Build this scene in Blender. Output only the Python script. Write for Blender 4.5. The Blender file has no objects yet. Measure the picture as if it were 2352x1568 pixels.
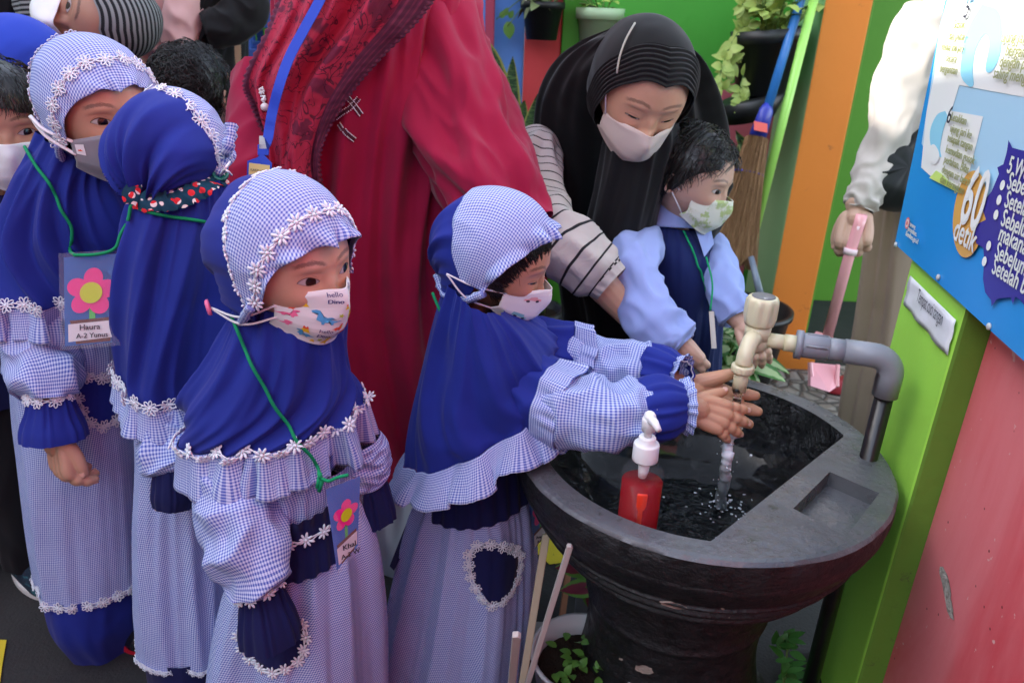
import bpy, bmesh, math, random
import numpy as np
from mathutils import Vector as V, Matrix, noise
from mathutils.bvhtree import BVHTree
random.seed(7)
PI = math.pi
rad = math.radians
sc = bpy.context.scene
COL = sc.collection
# ------------------------------------------------------------------ camera
FPX = 1734.6; PIT = rad(23.15); ROL = rad(2.25); CAMH = 1.25
CF = V((0, math.cos(PIT), -math.sin(PIT)))
_r = V((1, 0, 0)); _u = V((0, math.sin(PIT), math.cos(PIT)))
CR = _r*math.cos(ROL) + _u*math.sin(ROL)
CU = _u*math.cos(ROL) - _r*math.sin(ROL)
CC = V((0, 0, CAMH))
cam = bpy.data.objects.new('camera', bpy.data.cameras.new('camera')); COL.objects.link(cam)
cam.matrix_world = Matrix(((CR.x, CU.x, -CF.x, 0), (CR.y, CU.y, -CF.y, 0), (CR.z, CU.z, -CF.z, CAMH), (0, 0, 0, 1)))
cam.data.sensor_width = 36; cam.data.lens = 36*FPX/2352; cam.data.clip_start = .05; cam.data.clip_end = 500
cam.data.dof.use_dof = True; cam.data.dof.focus_distance = 1.10; cam.data.dof.aperture_fstop = 6.3
sc.camera = cam
WD = V((math.sin(rad(8.4)), math.cos(rad(8.4)), 0))      # direction of the right-hand wall
WN = V((-WD.y, WD.x, 0))                                  # its outward normal (towards the yard)
def ray(px, py): return CF + CR*((px-1176)/FPX) + CU*((784-py)/FPX)
def P(px, py, d): return CC + ray(px, py)*d
def PY(px, py, Y): r = ray(px, py); return CC + r*(Y/r.y)
def PZ(px, py, z): r = ray(px, py); return CC + r*((z-CAMH)/r.z)
def PW(px, py, w): r = ray(px, py); return CC + r*(w/(-(r.dot(WN))))
def lerp(a, b, t): return a+(b-a)*t
def sst(a, b, x):
    t = min(1, max(0, (x-a)/(b-a))); return t*t*(3-2*t)
def nz(x, y, z): return noise.noise(V((x, y, z)))
# ------------------------------------------------------------------ objects
def link(o, parent=None):
    COL.objects.link(o)
    if parent is not None:
        o.parent = parent; o.matrix_parent_inverse = Matrix.Translation(-BASE[parent.name]) if parent.name in BASE else Matrix.Identity(4)
    return o
BASE = {}
def thing(name, label, cat, loc, group=None):
    o = bpy.data.objects.new(name, None); COL.objects.link(o); o.location = loc; o.empty_display_size = .05
    BASE[o.name] = V(loc); o['label'] = label; o['category'] = cat
    if group: o['group'] = group
    return o
def tag(o, label, cat, group=None, kind=None):
    if kind: o['kind'] = kind
    if label: o['label'] = label
    if cat: o['category'] = cat
    if group: o['group'] = group
    return o
def struct(o): o['kind'] = 'structure'; return o
def mk(name, vs, fs, mat, parent=None, uvs=None, smooth=True, attr=None):
    me = bpy.data.meshes.new(name); me.from_pydata([tuple(v) for v in vs], [], fs); me.update()
    if smooth: me.polygons.foreach_set('use_smooth', [True]*len(me.polygons))
    if uvs is not None:
        ul = me.uv_layers.new(name='UVMap')
        idx = np.zeros(len(me.loops), dtype=np.int32); me.loops.foreach_get('vertex_index', idx)
        a = np.array([tuple(u) for u in uvs], dtype=np.float32)[idx]
        ul.data.foreach_set('uv', a.ravel())
    if attr is not None:
        at = me.attributes.new('hl', 'FLOAT_VECTOR', 'POINT'); at.data.foreach_set('vector', np.array(attr, dtype=np.float32).ravel())
    if mat:
        for m_ in (mat if isinstance(mat, (list, tuple)) else [mat]): me.materials.append(m_)
    o = bpy.data.objects.new(name, me); link(o, parent); return o
def solid(o, t, off=0):
    m = o.modifiers.new('s', 'SOLIDIFY'); m.thickness = t; m.offset = off; return o
def bevel(o, w, seg=2, ang=35):
    m = o.modifiers.new('b', 'BEVEL'); m.width = w; m.segments = seg; m.limit_method = 'ANGLE'; m.angle_limit = rad(ang); return o
def subs(o, n=1):
    m = o.modifiers.new('ss', 'SUBSURF'); m.levels = n; m.render_levels = n; return o
class MB:
    """collects shapes into one mesh"""
    def __init__(s): s.v = []; s.f = []; s.u = []; s.mi = []
    def add(s, vs, fs, uv=None, mi=0):
        n = len(s.v); s.v += [V(v) for v in vs]; s.f += [tuple(i+n for i in f) for f in fs]; s.u += (list(uv) if uv else [(0, 0)]*len(vs)); s.mi += [mi]*len(fs); return s
    def box(s, c, sx, sy, sz, X=V((1, 0, 0)), Y=V((0, 1, 0)), Z=V((0, 0, 1)), mi=0):
        vs = [V(c)+X*(a*sx/2)+Y*(b*sy/2)+Z*(d*sz/2) for d in (-1, 1) for b in (-1, 1) for a in (-1, 1)]
        return s.add(vs, [(0, 2, 3, 1), (4, 5, 7, 6), (0, 1, 5, 4), (2, 6, 7, 3), (0, 4, 6, 2), (1, 3, 7, 5)], mi=mi)
    def tube(s, pts, rr, n=10, cap=True, mi=0, wob=None, flat=1.0):
        pts = [V(p) for p in pts]
        if not isinstance(rr, (list, tuple)): rr = [rr]*len(pts)
        vs, fs, uv = [], [], []; X = None; L = 0
        for i, p in enumerate(pts):
            t = (pts[min(i+1, len(pts)-1)]-pts[max(i-1, 0)]).normalized()
            if X is None:
                X = t.orthogonal().normalized()
            X = (X-t*X.dot(t)).normalized(); Y = t.cross(X)
            if i: L += (p-pts[i-1]).length
            for k in range(n):
                a = 2*PI*k/n; r = rr[i]*(wob(i, k) if wob else 1)
                vs.append(p+X*(math.cos(a)*r)+Y*(math.sin(a)*r*flat)); uv.append((a*rr[i], L))
        m = len(pts)
        for i in range(m-1):
            for k in range(n):
                k2 = (k+1) % n; fs.append((i*n+k, i*n+k2, (i+1)*n+k2, (i+1)*n+k))
        if cap:
            fs.append(tuple(range(n))[::-1]); fs.append(tuple((m-1)*n+k for k in range(n)))
        return s.add(vs, fs, uv, mi)
    def ball(s, c, r, nu=12, nv=8, X=V((1, 0, 0)), Y=V((0, 1, 0)), Z=V((0, 0, 1)), mi=0):
        if not isinstance(r, (tuple, list)): r = (r, r, r)
        vs = []; fs = []
        for j in range(nv+1):
            la = PI*(j/nv-.5)
            for i in range(nu):
                a = 2*PI*i/nu
                vs.append(V(c)+X*(math.cos(la)*math.cos(a)*r[0])+Y*(math.cos(la)*math.sin(a)*r[1])+Z*(math.sin(la)*r[2]))
        for j in range(nv):
            for i in range(nu):
                i2 = (i+1) % nu; fs.append((j*nu+i, j*nu+i2, (j+1)*nu+i2, (j+1)*nu+i))
        return s.add(vs, fs, mi=mi)
    def lathe(s, prof, c=V((0, 0, 0)), n=48, X=V((1, 0, 0)), Y=V((0, 1, 0)), Z=V((0, 0, 1)), fn=None, mi=0, close=False):
        vs = []; fs = []; m = len(prof)
        for j, (r, z) in enumerate(prof):
            for i in range(n):
                a = 2*PI*i/n; rr = r if fn is None else fn(r, z, a)
                vs.append(V(c)+X*(math.cos(a)*rr)+Y*(math.sin(a)*rr)+Z*z)
        for j in range(m-1+(1 if close else 0)):
            for i in range(n):
                i2 = (i+1) % n; j2 = (j+1) % m; fs.append((j*n+i, j*n+i2, j2*n+i2, j2*n+i))
        return s.add(vs, fs, mi=mi)
    def poly(s, pts, off=V((0, 0, 0)), thick=None, mi=0):
        pts = [V(p)+off for p in pts]; n = len(pts)
        if thick is None: return s.add(pts, [tuple(range(n))], mi=mi)
        s.add(pts+[p+thick for p in pts], [tuple(range(n))[::-1], tuple(range(n, 2*n))]+[(i, (i+1) % n, n+(i+1) % n, n+i) for i in range(n)], mi=mi); return s
    def build(s, name, mat, parent=None, smooth=True, uv=False):
        o = mk(name, s.v, s.f, mat, parent, s.u if uv else None, smooth)
        if any(s.mi): o.data.polygons.foreach_set('material_index', s.mi)
        return o
def crom(pts, n):
    """Catmull-Rom through pts (vectors or tuples), n samples"""
    pts = [np.array(p, dtype=float) for p in pts]; m = len(pts); out = []
    for k in range(n):
        t = k/(n-1)*(m-1); i = min(int(t), m-2); f = t-i
        p0 = pts[max(i-1, 0)] if i > 0 else 2*pts[0]-pts[1]; p1 = pts[i]; p2 = pts[i+1]
        p3 = pts[i+2] if i+2 < m else 2*pts[-1]-pts[-2]
        out.append(.5*((2*p1)+(-p0+p2)*f+(2*p0-5*p1+4*p2-p3)*f*f+(-p0+3*p1-3*p2+p3)*f**3))
    return out
def cv(pts, n): return [V(p) for p in crom([tuple(q) for q in pts], n)]
# ------------------------------------------------------------------ node expressions
class E:
    def __init__(s, nt, sock): s.nt = nt; s.s = sock
    def _m(s, op, *a):
        n = s.nt.nodes.new('ShaderNodeMath'); n.operation = op
        for i, x in enumerate((s,)+a):
            if isinstance(x, E): s.nt.links.new(x.s, n.inputs[i])
            else: n.inputs[i].default_value = x
        return E(s.nt, n.outputs[0])
    def __add__(s, o): return s._m('ADD', o)
    def __radd__(s, o): return s._m('ADD', o)
    def __sub__(s, o): return s._m('SUBTRACT', o)
    def __rsub__(s, o): return s._m('MULTIPLY', -1.0)._m('ADD', o)
    def __mul__(s, o): return s._m('MULTIPLY', o)
    def __rmul__(s, o): return s._m('MULTIPLY', o)
    def __truediv__(s, o): return s._m('DIVIDE', o)
    def abs(s): return s._m('ABSOLUTE')
    def sqrt(s): return s._m('SQRT')
    def frac(s): return s._m('FRACT')
    def sin(s): return s._m('SINE')
    def lt(s, o): return s._m('LESS_THAN', o)
    def gt(s, o): return s._m('GREATER_THAN', o)
    def min(s, o): return s._m('MINIMUM', o)
    def max(s, o): return s._m('MAXIMUM', o)
    def step(s, a, b):
        n = s.nt.nodes.new('ShaderNodeMapRange'); n.interpolation_type = 'SMOOTHSTEP'
        s.nt.links.new(s.s, n.inputs[0]); n.inputs[1].default_value = a; n.inputs[2].default_value = b
        if a > b:
            n.inputs[1].default_value = b; n.inputs[2].default_value = a; n.inputs[3].default_value = 1; n.inputs[4].default_value = 0
        return E(s.nt, n.outputs[0])
class Mat:
    def __init__(s, name, rough=.6, spec=.4):
        s.m = bpy.data.materials.new(name); s.m.use_nodes = True; s.nt = s.m.node_tree; s.nt.nodes.clear()
        s.out = s.nt.nodes.new('ShaderNodeOutputMaterial'); s.b = s.nt.nodes.new('ShaderNodeBsdfPrincipled')
        s.nt.links.new(s.b.outputs[0], s.out.inputs[0]); s.b.inputs['Roughness'].default_value = rough; s.b.inputs['Specular IOR Level'].default_value = spec
        s.bumps = None; s._oc = None
    def setc(s, inp, x):
        i = s.b.inputs[inp]
        if isinstance(x, E): s.nt.links.new(x.s, i)
        elif isinstance(x, (tuple, list)): i.default_value = (*x[:3], 1)
        else: i.default_value = x
        return s
    def coord(s, kind='Object'):
        n = s.nt.nodes.new('ShaderNodeTexCoord'); return E(s.nt, n.outputs[kind])
    def attr(s, name):
        n = s.nt.nodes.new('ShaderNodeAttribute'); n.attribute_name = name; return E(s.nt, n.outputs['Vector'])
    def xyz(s, v):
        n = s.nt.nodes.new('ShaderNodeSeparateXYZ'); s.nt.links.new(v.s, n.inputs[0]); return [E(s.nt, o) for o in n.outputs]
    def map(s, v, scale=(1, 1, 1), loc=(0, 0, 0), rot=(0, 0, 0)):
        n = s.nt.nodes.new('ShaderNodeMapping'); s.nt.links.new(v.s, n.inputs[0]); n.inputs[1].default_value = loc; n.inputs[2].default_value = rot; n.inputs[3].default_value = scale
        return E(s.nt, n.outputs[0])
    def noise(s, scale, detail=3, v=None, dist=0, rough=.5):
        n = s.nt.nodes.new('ShaderNodeTexNoise'); n.inputs['Scale'].default_value = scale; n.inputs['Detail'].default_value = detail
        n.inputs['Distortion'].default_value = dist; n.inputs['Roughness'].default_value = rough
        s.nt.links.new((v or s.coord()).s, n.inputs['Vector']); return E(s.nt, n.outputs[0])
    def voro(s, scale, v=None, feat='F1'):
        n = s.nt.nodes.new('ShaderNodeTexVoronoi'); n.inputs['Scale'].default_value = scale; n.feature = feat
        s.nt.links.new((v or s.coord()).s, n.inputs['Vector']); return E(s.nt, n.outputs[0]), E(s.nt, n.outputs[1]) if feat == 'F1' else None
    def mix(s, f, a, b):
        n = s.nt.nodes.new('ShaderNodeMix'); n.data_type = 'RGBA'
        ins = [i for i in n.inputs if i.enabled] ; ins = [n.inputs[0], n.inputs[6], n.inputs[7]]
        for i, x in zip(ins, (f, a, b)):
            if isinstance(x, E): s.nt.links.new(x.s, i)
            elif isinstance(x, (tuple, list)): i.default_value = (*x[:3], 1)
            else: i.default_value = x
        return E(s.nt, n.outputs[2])
    def bump(s, h, strength=.3, dist=.01):
        n = s.nt.nodes.new('ShaderNodeBump'); n.inputs['Strength'].default_value = strength; n.inputs['Distance'].default_value = dist
        s.nt.links.new(h.s, n.inputs['Height'])
        if s.bumps is not None: s.nt.links.new(s.bumps.s, n.inputs['Normal'])
        s.bumps = E(s.nt, n.outputs[0]); s.nt.links.new(s.bumps.s, s.b.inputs['Normal']); return s
def sh(c, k): return tuple(min(1, x*k) for x in c[:3])
def paint(name, c, rough=.6, spec=.4, var=.12, vs=4, bump=.15, bs=60, bd=.002, c2=None, amt=.5, cs=8):
    m = Mat(name, rough, spec); col = m.mix(m.noise(vs, 4), sh(c, 1-var), sh(c, 1+var))
    if c2: col = m.mix(m.noise(cs, 8, rough=.7).step(amt, amt+.06), col, c2)
    m.setc('Base Color', col); 
    if bump: m.bump(m.noise(bs, 4), bump, bd)
    return m.m
def cloth(name, c, var=.1, rough=.9, weave=900, sheen=.06, fold=.0):
    m = Mat(name, rough, .2); m.setc('Base Color', m.mix(m.noise(9, 4), sh(c, 1-var), sh(c, 1+var)))
    m.setc('Sheen Weight', sheen); m.setc('Sheen Roughness', .5)
    if fold: m.bump(m.noise(11, 1, dist=.25), fold, .02)
    m.bump(m.noise(weave*.5, 2), .15, .0006); return m.m
def gingham(name, pitch=.0041, lo=(.060, .105, .45), hi=(.64, .73, .88)):
    m = Mat(name, .9, .2); x, y, z = m.xyz(m.coord('UV'))
    def st(a): 
        t = (a/pitch).frac(); return ((t-.5).abs()).step(.21, .29)
    sx, sy = st(x), st(y); k = (sx+sy)*.5
    col = m.mix(k, hi, lo); col = m.mix(m.noise(14, 3)*.22, col, sh(lo, .8))
    m.setc('Base Color', col)
    m.bump(m.noise(18, 2, dist=.3), .3, .012); m.bump(m.noise(1200, 1), .2, .0005); return m.m
# ------------------------------------------------------------------ grid surfaces
class Surf:
    def __init__(s, f, u0=0, u1=1, wrap=False): s.f = f; s.u0 = u0; s.u1 = u1; s.wrap = wrap
    def n(s, u, v, e=.004):
        a = s.f(u+e, v)-s.f(u-e, v); b = s.f(u, min(1, v+e))-s.f(u, max(0, v-e)); n = a.cross(b)
        return n.normalized() if n.length > 1e-12 else V((0, -1, 0))
    def build(s, name, mat, parent, nu=100, nv=60, uc=.25, thick=0, v0=0, v1=1, usc=1.0, fixed=None):
        vs = []; uv = []; fs = []; cols = nu if s.wrap else nu+1
        g = [[s.f(lerp(s.u0, s.u1, i/nu), lerp(v0, v1, j/nv)) for i in range(cols)] for j in range(nv+1)]
        cc = (uc-s.u0)/(s.u1-s.u0); vl = 0
        for j in range(nv+1):
            row = g[j]; circ = fixed or sum((row[(i+1) % cols]-row[i]).length for i in range(cols if s.wrap else cols-1))
            if j: 
                st = max(1, cols//16); vl += sum((row[i]-g[j-1][i]).length for i in range(0, cols, st))/len(range(0, cols, st))
            for i in range(cols): vs.append(row[i]); uv.append(((i/nu-cc)*circ*usc, vl))
        for j in range(nv):
            for i in range(nu):
                i2 = (i+1) % cols; fs.append((j*cols+i, j*cols+i2, (j+1)*cols+i2, (j+1)*cols+i))
        o = mk(name, vs, fs, mat, parent, uv)
        if s.wrap:   # repair the uv seam
            ul = o.data.uv_layers[0].data
            for j in range(nv):
                pi_ = j*nu+nu-1; pl = o.data.polygons[pi_]
                row = g[j]; row2 = g[j+1]
                for li in pl.loop_indices:
                    vi = o.data.loops[li].vertex_index
                    if vi % cols == 0:
                        rr = g[vi//cols]; circ = fixed or sum((rr[(i+1) % cols]-rr[i]).length for i in range(cols))
                        ul[li].uv = ((1-cc)*circ*usc, ul[li].uv[1])
        if thick: solid(o, thick)
        return o
def crease(u, v, ku, kv, seed, warp=.0):
    """crease-like fold field in about [-1,1]; u wraps at 1"""
    a = 2*PI*u; x = math.cos(a)*ku; y = math.sin(a)*ku
    if warp: w = nz(x*.5+seed, y*.5, v*kv*.5)*warp; x += w; y += w*.7
    n1 = nz(x+seed, y-seed, v*kv); n2 = nz(2.1*x+seed*3, 2.1*y, v*kv*1.7+5)
    r = 1-math.sqrt(n1*n1+.003)*3.0
    return (max(r, -.55)*abs(max(r, -.55))**.25 if r > 0 else max(r, -.6))*.8+.4*n2
def rings(rs, up=V((0, 0, 1)), pw=2.0):
    """rs: list of (L, R, thickness) -> function (u,v); u=.75 faces the camera"""
    arr = [tuple(r[0])+tuple(r[1])+(r[2],) for r in rs]
    N = 160; tab = crom(arr, N)
    def f(u, v):
        t = min(1, max(0, v))*(N-1); i = min(int(t), N-2); q = tab[i]*(1-(t-i))+tab[i+1]*(t-i)
        L = V(q[:3]); R = V(q[3:6]); c = (L+R)/2; ax = (R-L)/2
        ay = (up.cross(ax)).normalized()*q[6]
        a = 2*PI*u; ca, sa = math.cos(a), math.sin(a)
        if pw != 2.0:
            ca = math.copysign(abs(ca)**(2/pw), ca); sa = math.copysign(abs(sa)**(2/pw), sa)
        return c+ax*ca+ay*sa, (ax.normalized()*ca*max(.3, q[6]/max(ax.length, 1e-5))+ay.normalized()*sa).normalized()
    return f
def drape(rs, disp, up=V((0, 0, 1)), pw=2.0):
    b = rings(rs, up, pw)
    def f(u, v):
        p, n = b(u, v); return p+n*disp(u % 1.0, v)
    return Surf(f, 0, 1, True)
def tubesurf(pts, rr, disp=None, flat=1.0, X0=None):
    N = 80; tab = crom([tuple(p)+(r,) for p, r in zip(pts, rr)], N); fr = []; X = X0
    for i in range(N):
        t = V(tab[min(i+1, N-1)][:3]-tab[max(i-1, 0)][:3]).normalized()
        if X is None: X = t.orthogonal().normalized()
        X = (X-t*X.dot(t)).normalized(); fr.append((X.copy(), t.cross(X)))
    def f(u, v):
        t = min(1, max(0, v))*(N-1); i = min(int(t), N-2); q = tab[i]*(1-(t-i))+tab[i+1]*(t-i)
        X, Y = fr[i]; X2, Y2 = fr[i+1]; k = t-i; Xx = X.lerp(X2, k); Yy = Y.lerp(Y2, k)
        a = 2*PI*u; r = q[3]+(disp(u % 1.0, v) if disp else 0)
        return V(q[:3])+Xx*(math.cos(a)*r)+Yy*(math.sin(a)*r*flat)
    return Surf(f, 0, 1, True)
def bvh(objs):
    vs = []; fs = []
    for o in objs:
        me = o.data; n = len(vs)
        vs += [v.co.copy() for v in me.vertices]; fs += [tuple(i+n for i in p.vertices) for p in me.polygons]
    return BVHTree.FromPolygons(vs, fs)
def hit(b, px, py, off=.002, dflt=None):
    r = ray(px, py).normalized(); loc, n, i, d = b.ray_cast(CC, r)
    if loc is None: return (P(px, py, dflt), -r) if dflt else (None, None)
    if n.dot(r) > 0: n = -n
    return loc+n*off, n
# ------------------------------------------------------------------ lace
def flower_into(mb, c, n, t, r, solidp=False, np_=8, rnd=None):
    b = n.cross(t).normalized(); t = b.cross(n).normalized(); R_ = rnd or random
    ro = R_.uniform(0, .8)
    for k in range(np_):
        a = 2*PI*k/np_+ro; d = t*math.cos(a)+b*math.sin(a); s = n.cross(d); rr = r*R_.uniform(.9, 1.08)
        if solidp:
            mb.ball(c+d*(rr*.60)+n*(.0012), (rr*.42, rr*.17, .0016), 8, 4, d, s, n)
        else:
            ring = []
            for q in range(8):
                g = 2*PI*q/8; ring.append(c+d*(rr*(.62+.36*math.cos(g)))+s*(rr*.19*math.sin(g))+n*.0016)
            vs = []; fs = []; tw = rr*.085
            for q in range(8):
                tt = (ring[(q+1) % 8]-ring[q-1]).normalized(); sd = tt.cross(n)
                for h in range(4):
                    an = 2*PI*h/4; vs.append(ring[q]+sd*(math.cos(an)*tw)+n*(math.sin(an)*tw*.8))
            for q in range(8):
                for h in range(4):
                    q2 = (q+1) % 8; h2 = (h+1) % 4; fs.append((q*4+h, q*4+h2, q2*4+h2, q2*4+h))
            mb.add(vs, fs)
    mb.ball(c+n*.0015, (r*.24, r*.24, .0022), 8, 4, t, b, n)
def lace(name, pts, nrm, mat, parent, r=.0125, gap=.026, solidp=False, cord=True):
    """row of daisies along a 3D polyline with normals"""
    mb = MB(); L = [0]
    for i in range(1, len(pts)): L.append(L[-1]+(pts[i]-pts[i-1]).length)
    n = max(2, int(round(L[-1]/gap))); j = 0; rnd = random.Random(len(pts)+n)
    for k in range(n+1):
        d = L[-1]*(k/n)
        while j < len(L)-2 and L[j+1] < d: j += 1
        q = (d-L[j])/max(1e-9, L[j+1]-L[j]); p = pts[j].lerp(pts[j+1], q); nn = nrm[j].lerp(nrm[j+1], q).normalized()
        t = (pts[j+1]-pts[j]).normalized(); nn = (nn+V((rnd.uniform(-.18, .18), rnd.uniform(-.18, .18), rnd.uniform(-.18, .18)))).normalized()
        flower_into(mb, p+nn*.0015, nn, t, r, solidp, rnd=rnd)
    if cord:
        for sgn in (-1, 1):
            pp = []
            for i in range(len(pts)):
                t = (pts[min(i+1, len(pts)-1)]-pts[max(i-1, 0)]).normalized(); b = nrm[i].cross(t)
                pp.append(pts[i]+b*(sgn*.0022*(1+.6*math.sin(L[i]/gap*2*PI)))+nrm[i]*.0015)
            mb.tube(pp, .0011, 5)
    return mb.build(name, mat, parent)
def outn(n, p, out): return -n if n.dot(p-out) < 0 else n
def vline(S, v, u0, u1, n, out):
    """v-line of a surface with normals pointing away from the point out"""
    pts = []; nr = []
    for i in range(n+1):
        u = lerp(u0, u1, i/n); p = S.f(u, v); m = outn(S.n(u, v), p, out)
        pts.append(p); nr.append(m)
    return pts, nr
# ------------------------------------------------------------------ remeshed flesh
def flesh(lines, voxel=.0016, sm=6, extra=None):
    """capsule chains fused by a voxel remesh; returns verts, faces"""
    mb = MB()
    for pts, rr in lines:
        n = max(2, 4*(len(pts)-1)+1); c = crom([tuple(p)+(r,) for p, r in zip(pts, rr)], n)
        pp = [V(q[:3]) for q in c]; r2 = [q[3] for q in c]
        mb.tube(pp, r2, 14); mb.ball(pp[0], r2[0], 12, 8); mb.ball(pp[-1], r2[-1], 12, 8)
    if extra: extra(mb)
    o = mk('tmp', mb.v, mb.f, None, None, smooth=False)
    m = o.modifiers.new('r', 'REMESH'); m.mode = 'VOXEL'; m.voxel_size = voxel
    m = o.modifiers.new('s', 'SMOOTH'); m.iterations = sm; m.factor = .5
    dg = bpy.context.evaluated_depsgraph_get(); me = bpy.data.meshes.new_from_object(o.evaluated_get(dg))
    vs = [v.co.copy() for v in me.vertices]; fs = [tuple(p.vertices) for p in me.polygons]
    bpy.data.objects.remove(o); bpy.data.meshes.remove(me); return vs, fs
NAILS = []
def nails(parent, mat):
    for p, d, u, r in NAILS:
        b = MB(); b.ball(p, (r*.95, r*.70, r*.22), 12, 6, d, u.cross(d), u); b.build('fingernail', mat, parent)
    NAILS.clear()
def hand(M, s=1.0, curl=(.2, .2, .2, .2), spread=.12, thumb=(.6, .3), right=True, wrist=.04):
    """hand in local frame: +y to the fingertips, +z back of the hand, x across. s=1: child's hand, 11.5 cm"""
    k = .115*s; m = 1 if right else -1; lines = []
    T = lambda x, y, z: M @ V((x*k*m, y*k, z*k))
    xs = (-.20, -.07, .065, .19); ln = (.36, .41, .38, .30); y0 = (.50, .53, .51, .46); r0 = (.090, .094, .090, .080)
    for i in range(4):
        a = -spread*(i-1.5)*-1; c = curl[i]; x, y, z = xs[i], y0[i], 0; pts = [T(xs[i]*.75, .08, 0), T(x*.95, .3, .01), T(x, y, .015)]
        rr = [k*.095, k*.10, k*r0[i]*1.12]; an = 0
        for j, f in enumerate((.42, .33, .25)):
            an += c*(1.0 if j < 2 else .7); L = ln[i]*f*1.05*.5
            for h in (0, 1):
                x += math.sin(a)*L*math.cos(an); y += math.cos(a)*L*math.cos(an); z -= math.sin(an)*L
                pts.append(T(x, y, z)); rr.append(k*r0[i]*((.90, .99), (.84, .92), (.82, .70))[j][h])
        dv = (pts[-1]-pts[-2]).normalized(); upv = (T(0, 0, 1)-T(0, 0, 0)).normalized(); upv = (upv-dv*upv.dot(dv)).normalized()
        NAILS.append((pts[-1].lerp(pts[-2], .15)+upv*(rr[-1]*.86), dv, upv, rr[-1]))
        lines.append((pts, rr))
    ta, tc = thumb; x, y, z = -.17, .12, -.03; pts = [T(x*.6, .04, 0), T(x, y, z)]; rr = [k*.10, k*.12]
    for j, L in enumerate((.19, .15, .11)):
        an = ta-tc*j*.5; x -= math.sin(an)*L; y += math.cos(an)*L; z -= .35*L*(1 if j == 0 else .6); pts.append(T(x, y, z)); rr.append(k*(.105, .088, .066)[j])
    dv = (pts[-1]-pts[-2]).normalized(); upv = ((T(-.6, 0, .8)-T(0, 0, 0))).normalized(); upv = (upv-dv*upv.dot(dv)).normalized(); NAILS.append((pts[-1].lerp(pts[-2], .1)+upv*(rr[-1]*.86), dv, upv, rr[-1]))
    lines.append((pts, rr))
    lines.append(([T(0, -.45*wrist/.04-.02, 0), T(0, -.1*min(1, wrist/.04), 0), T(.01, .1, 0)], [k*.21, k*.17, k*.19]))
    lines.append(([T(-.12, .1, -.01), T(-.13, .4, -.01)], [k*.11, k*.09])); lines.append(([T(.12, .1, -.01), T(.13, .38, -.01)], [k*.11, k*.09]))
    return lines
# ------------------------------------------------------------------ heads
def headM(pos, yaw, pitch, roll, s):
    """pos world centre; yaw: 0 faces the camera (-y), + turns towards +x; pitch + looks down; roll about the face axis"""
    return Matrix.Translation(pos) @ Matrix.Rotation(PI+rad(yaw), 4, 'Z') @ Matrix.Rotation(-rad(pitch), 4, 'X') @ Matrix.Rotation(rad(roll), 4, 'Y') @ Matrix.Scale(s, 4)
EX = .165
def g2(x, z, sx, sz): return math.exp(-(x/sx)**2-(z/sz)**2)
def face_pt(th, la, nose=1.0, chub=1.0):
    cl = math.cos(la); dx, dy, dz = math.sin(th)*cl, math.cos(th)*cl, math.sin(la)
    x = .385*math.copysign(abs(dx)**.92, dx); z = .5*dz
    y = .445*abs(dy)**.82 if dy > 0 else -.50*abs(dy)**.92
    if dz < 0:
        k = 1-.26*sst(.15, 1, -dz); x *= k
        if dy < 0: y *= 1-.45*sst(0, 1, -dz)
        else: y *= 1-.05*sst(.3, 1, -dz)
    if dy > -.1:
        w = sst(-.1, .25, dy); ax = abs(x)
        y += w*(.030*nose*g2(x, z+.05, .045, .075)+.075*nose*g2(x, z+.135, .05, .045)+.028*nose*g2(ax-.05, z+.145, .03, .03)
             -.030*g2(ax-EX, z-.005, .085, .055)+.020*g2(ax-EX, z, .06, .034)+.012*g2(ax-.14, z-.105, .12, .035)
             +.030*chub*g2(ax-.19, z+.15, .10, .09)+.010*g2(x, z-.26, .2, .12)-.012*g2(x, z-.02, .04, .05)*(1-nose*.3)
             +.022*g2(x, z+.27, .08, .035)+.02*g2(x, z+.42, .09, .05)-.010*g2(ax-.075, z+.02, .02, .04))
        # lid crease and lower lid
        e = ax-EX; up = .052-.55*e*e*4
        y -= w*.006*g2(z-up-.012, 0, .008, 1)*g2(e, 0, .07, 1)
    return x, y, z
def head_mesh(M, nose=1.0, chub=1.0, nu=150, nv=120):
    vs = []; fs = []; hl = []
    for j in range(nv+1):
        t = 2*j/nv-1; la = (PI/2)*(.62*t+.38*t**3)
        for i in range(nu):
            q = 2*i/nu-1; th = PI*(.45*q+.55*q**3)
            x, y, z = face_pt(th, la, nose, chub); vs.append(M @ V((x, y, z))); hl.append((x, y, z))
    for j in range(nv):
        for i in range(nu):
            i2 = (i+1) % nu; fs.append((j*nu+i, j*nu+i2, (j+1)*nu+i2, (j+1)*nu+i))
    return vs, fs, hl
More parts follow.
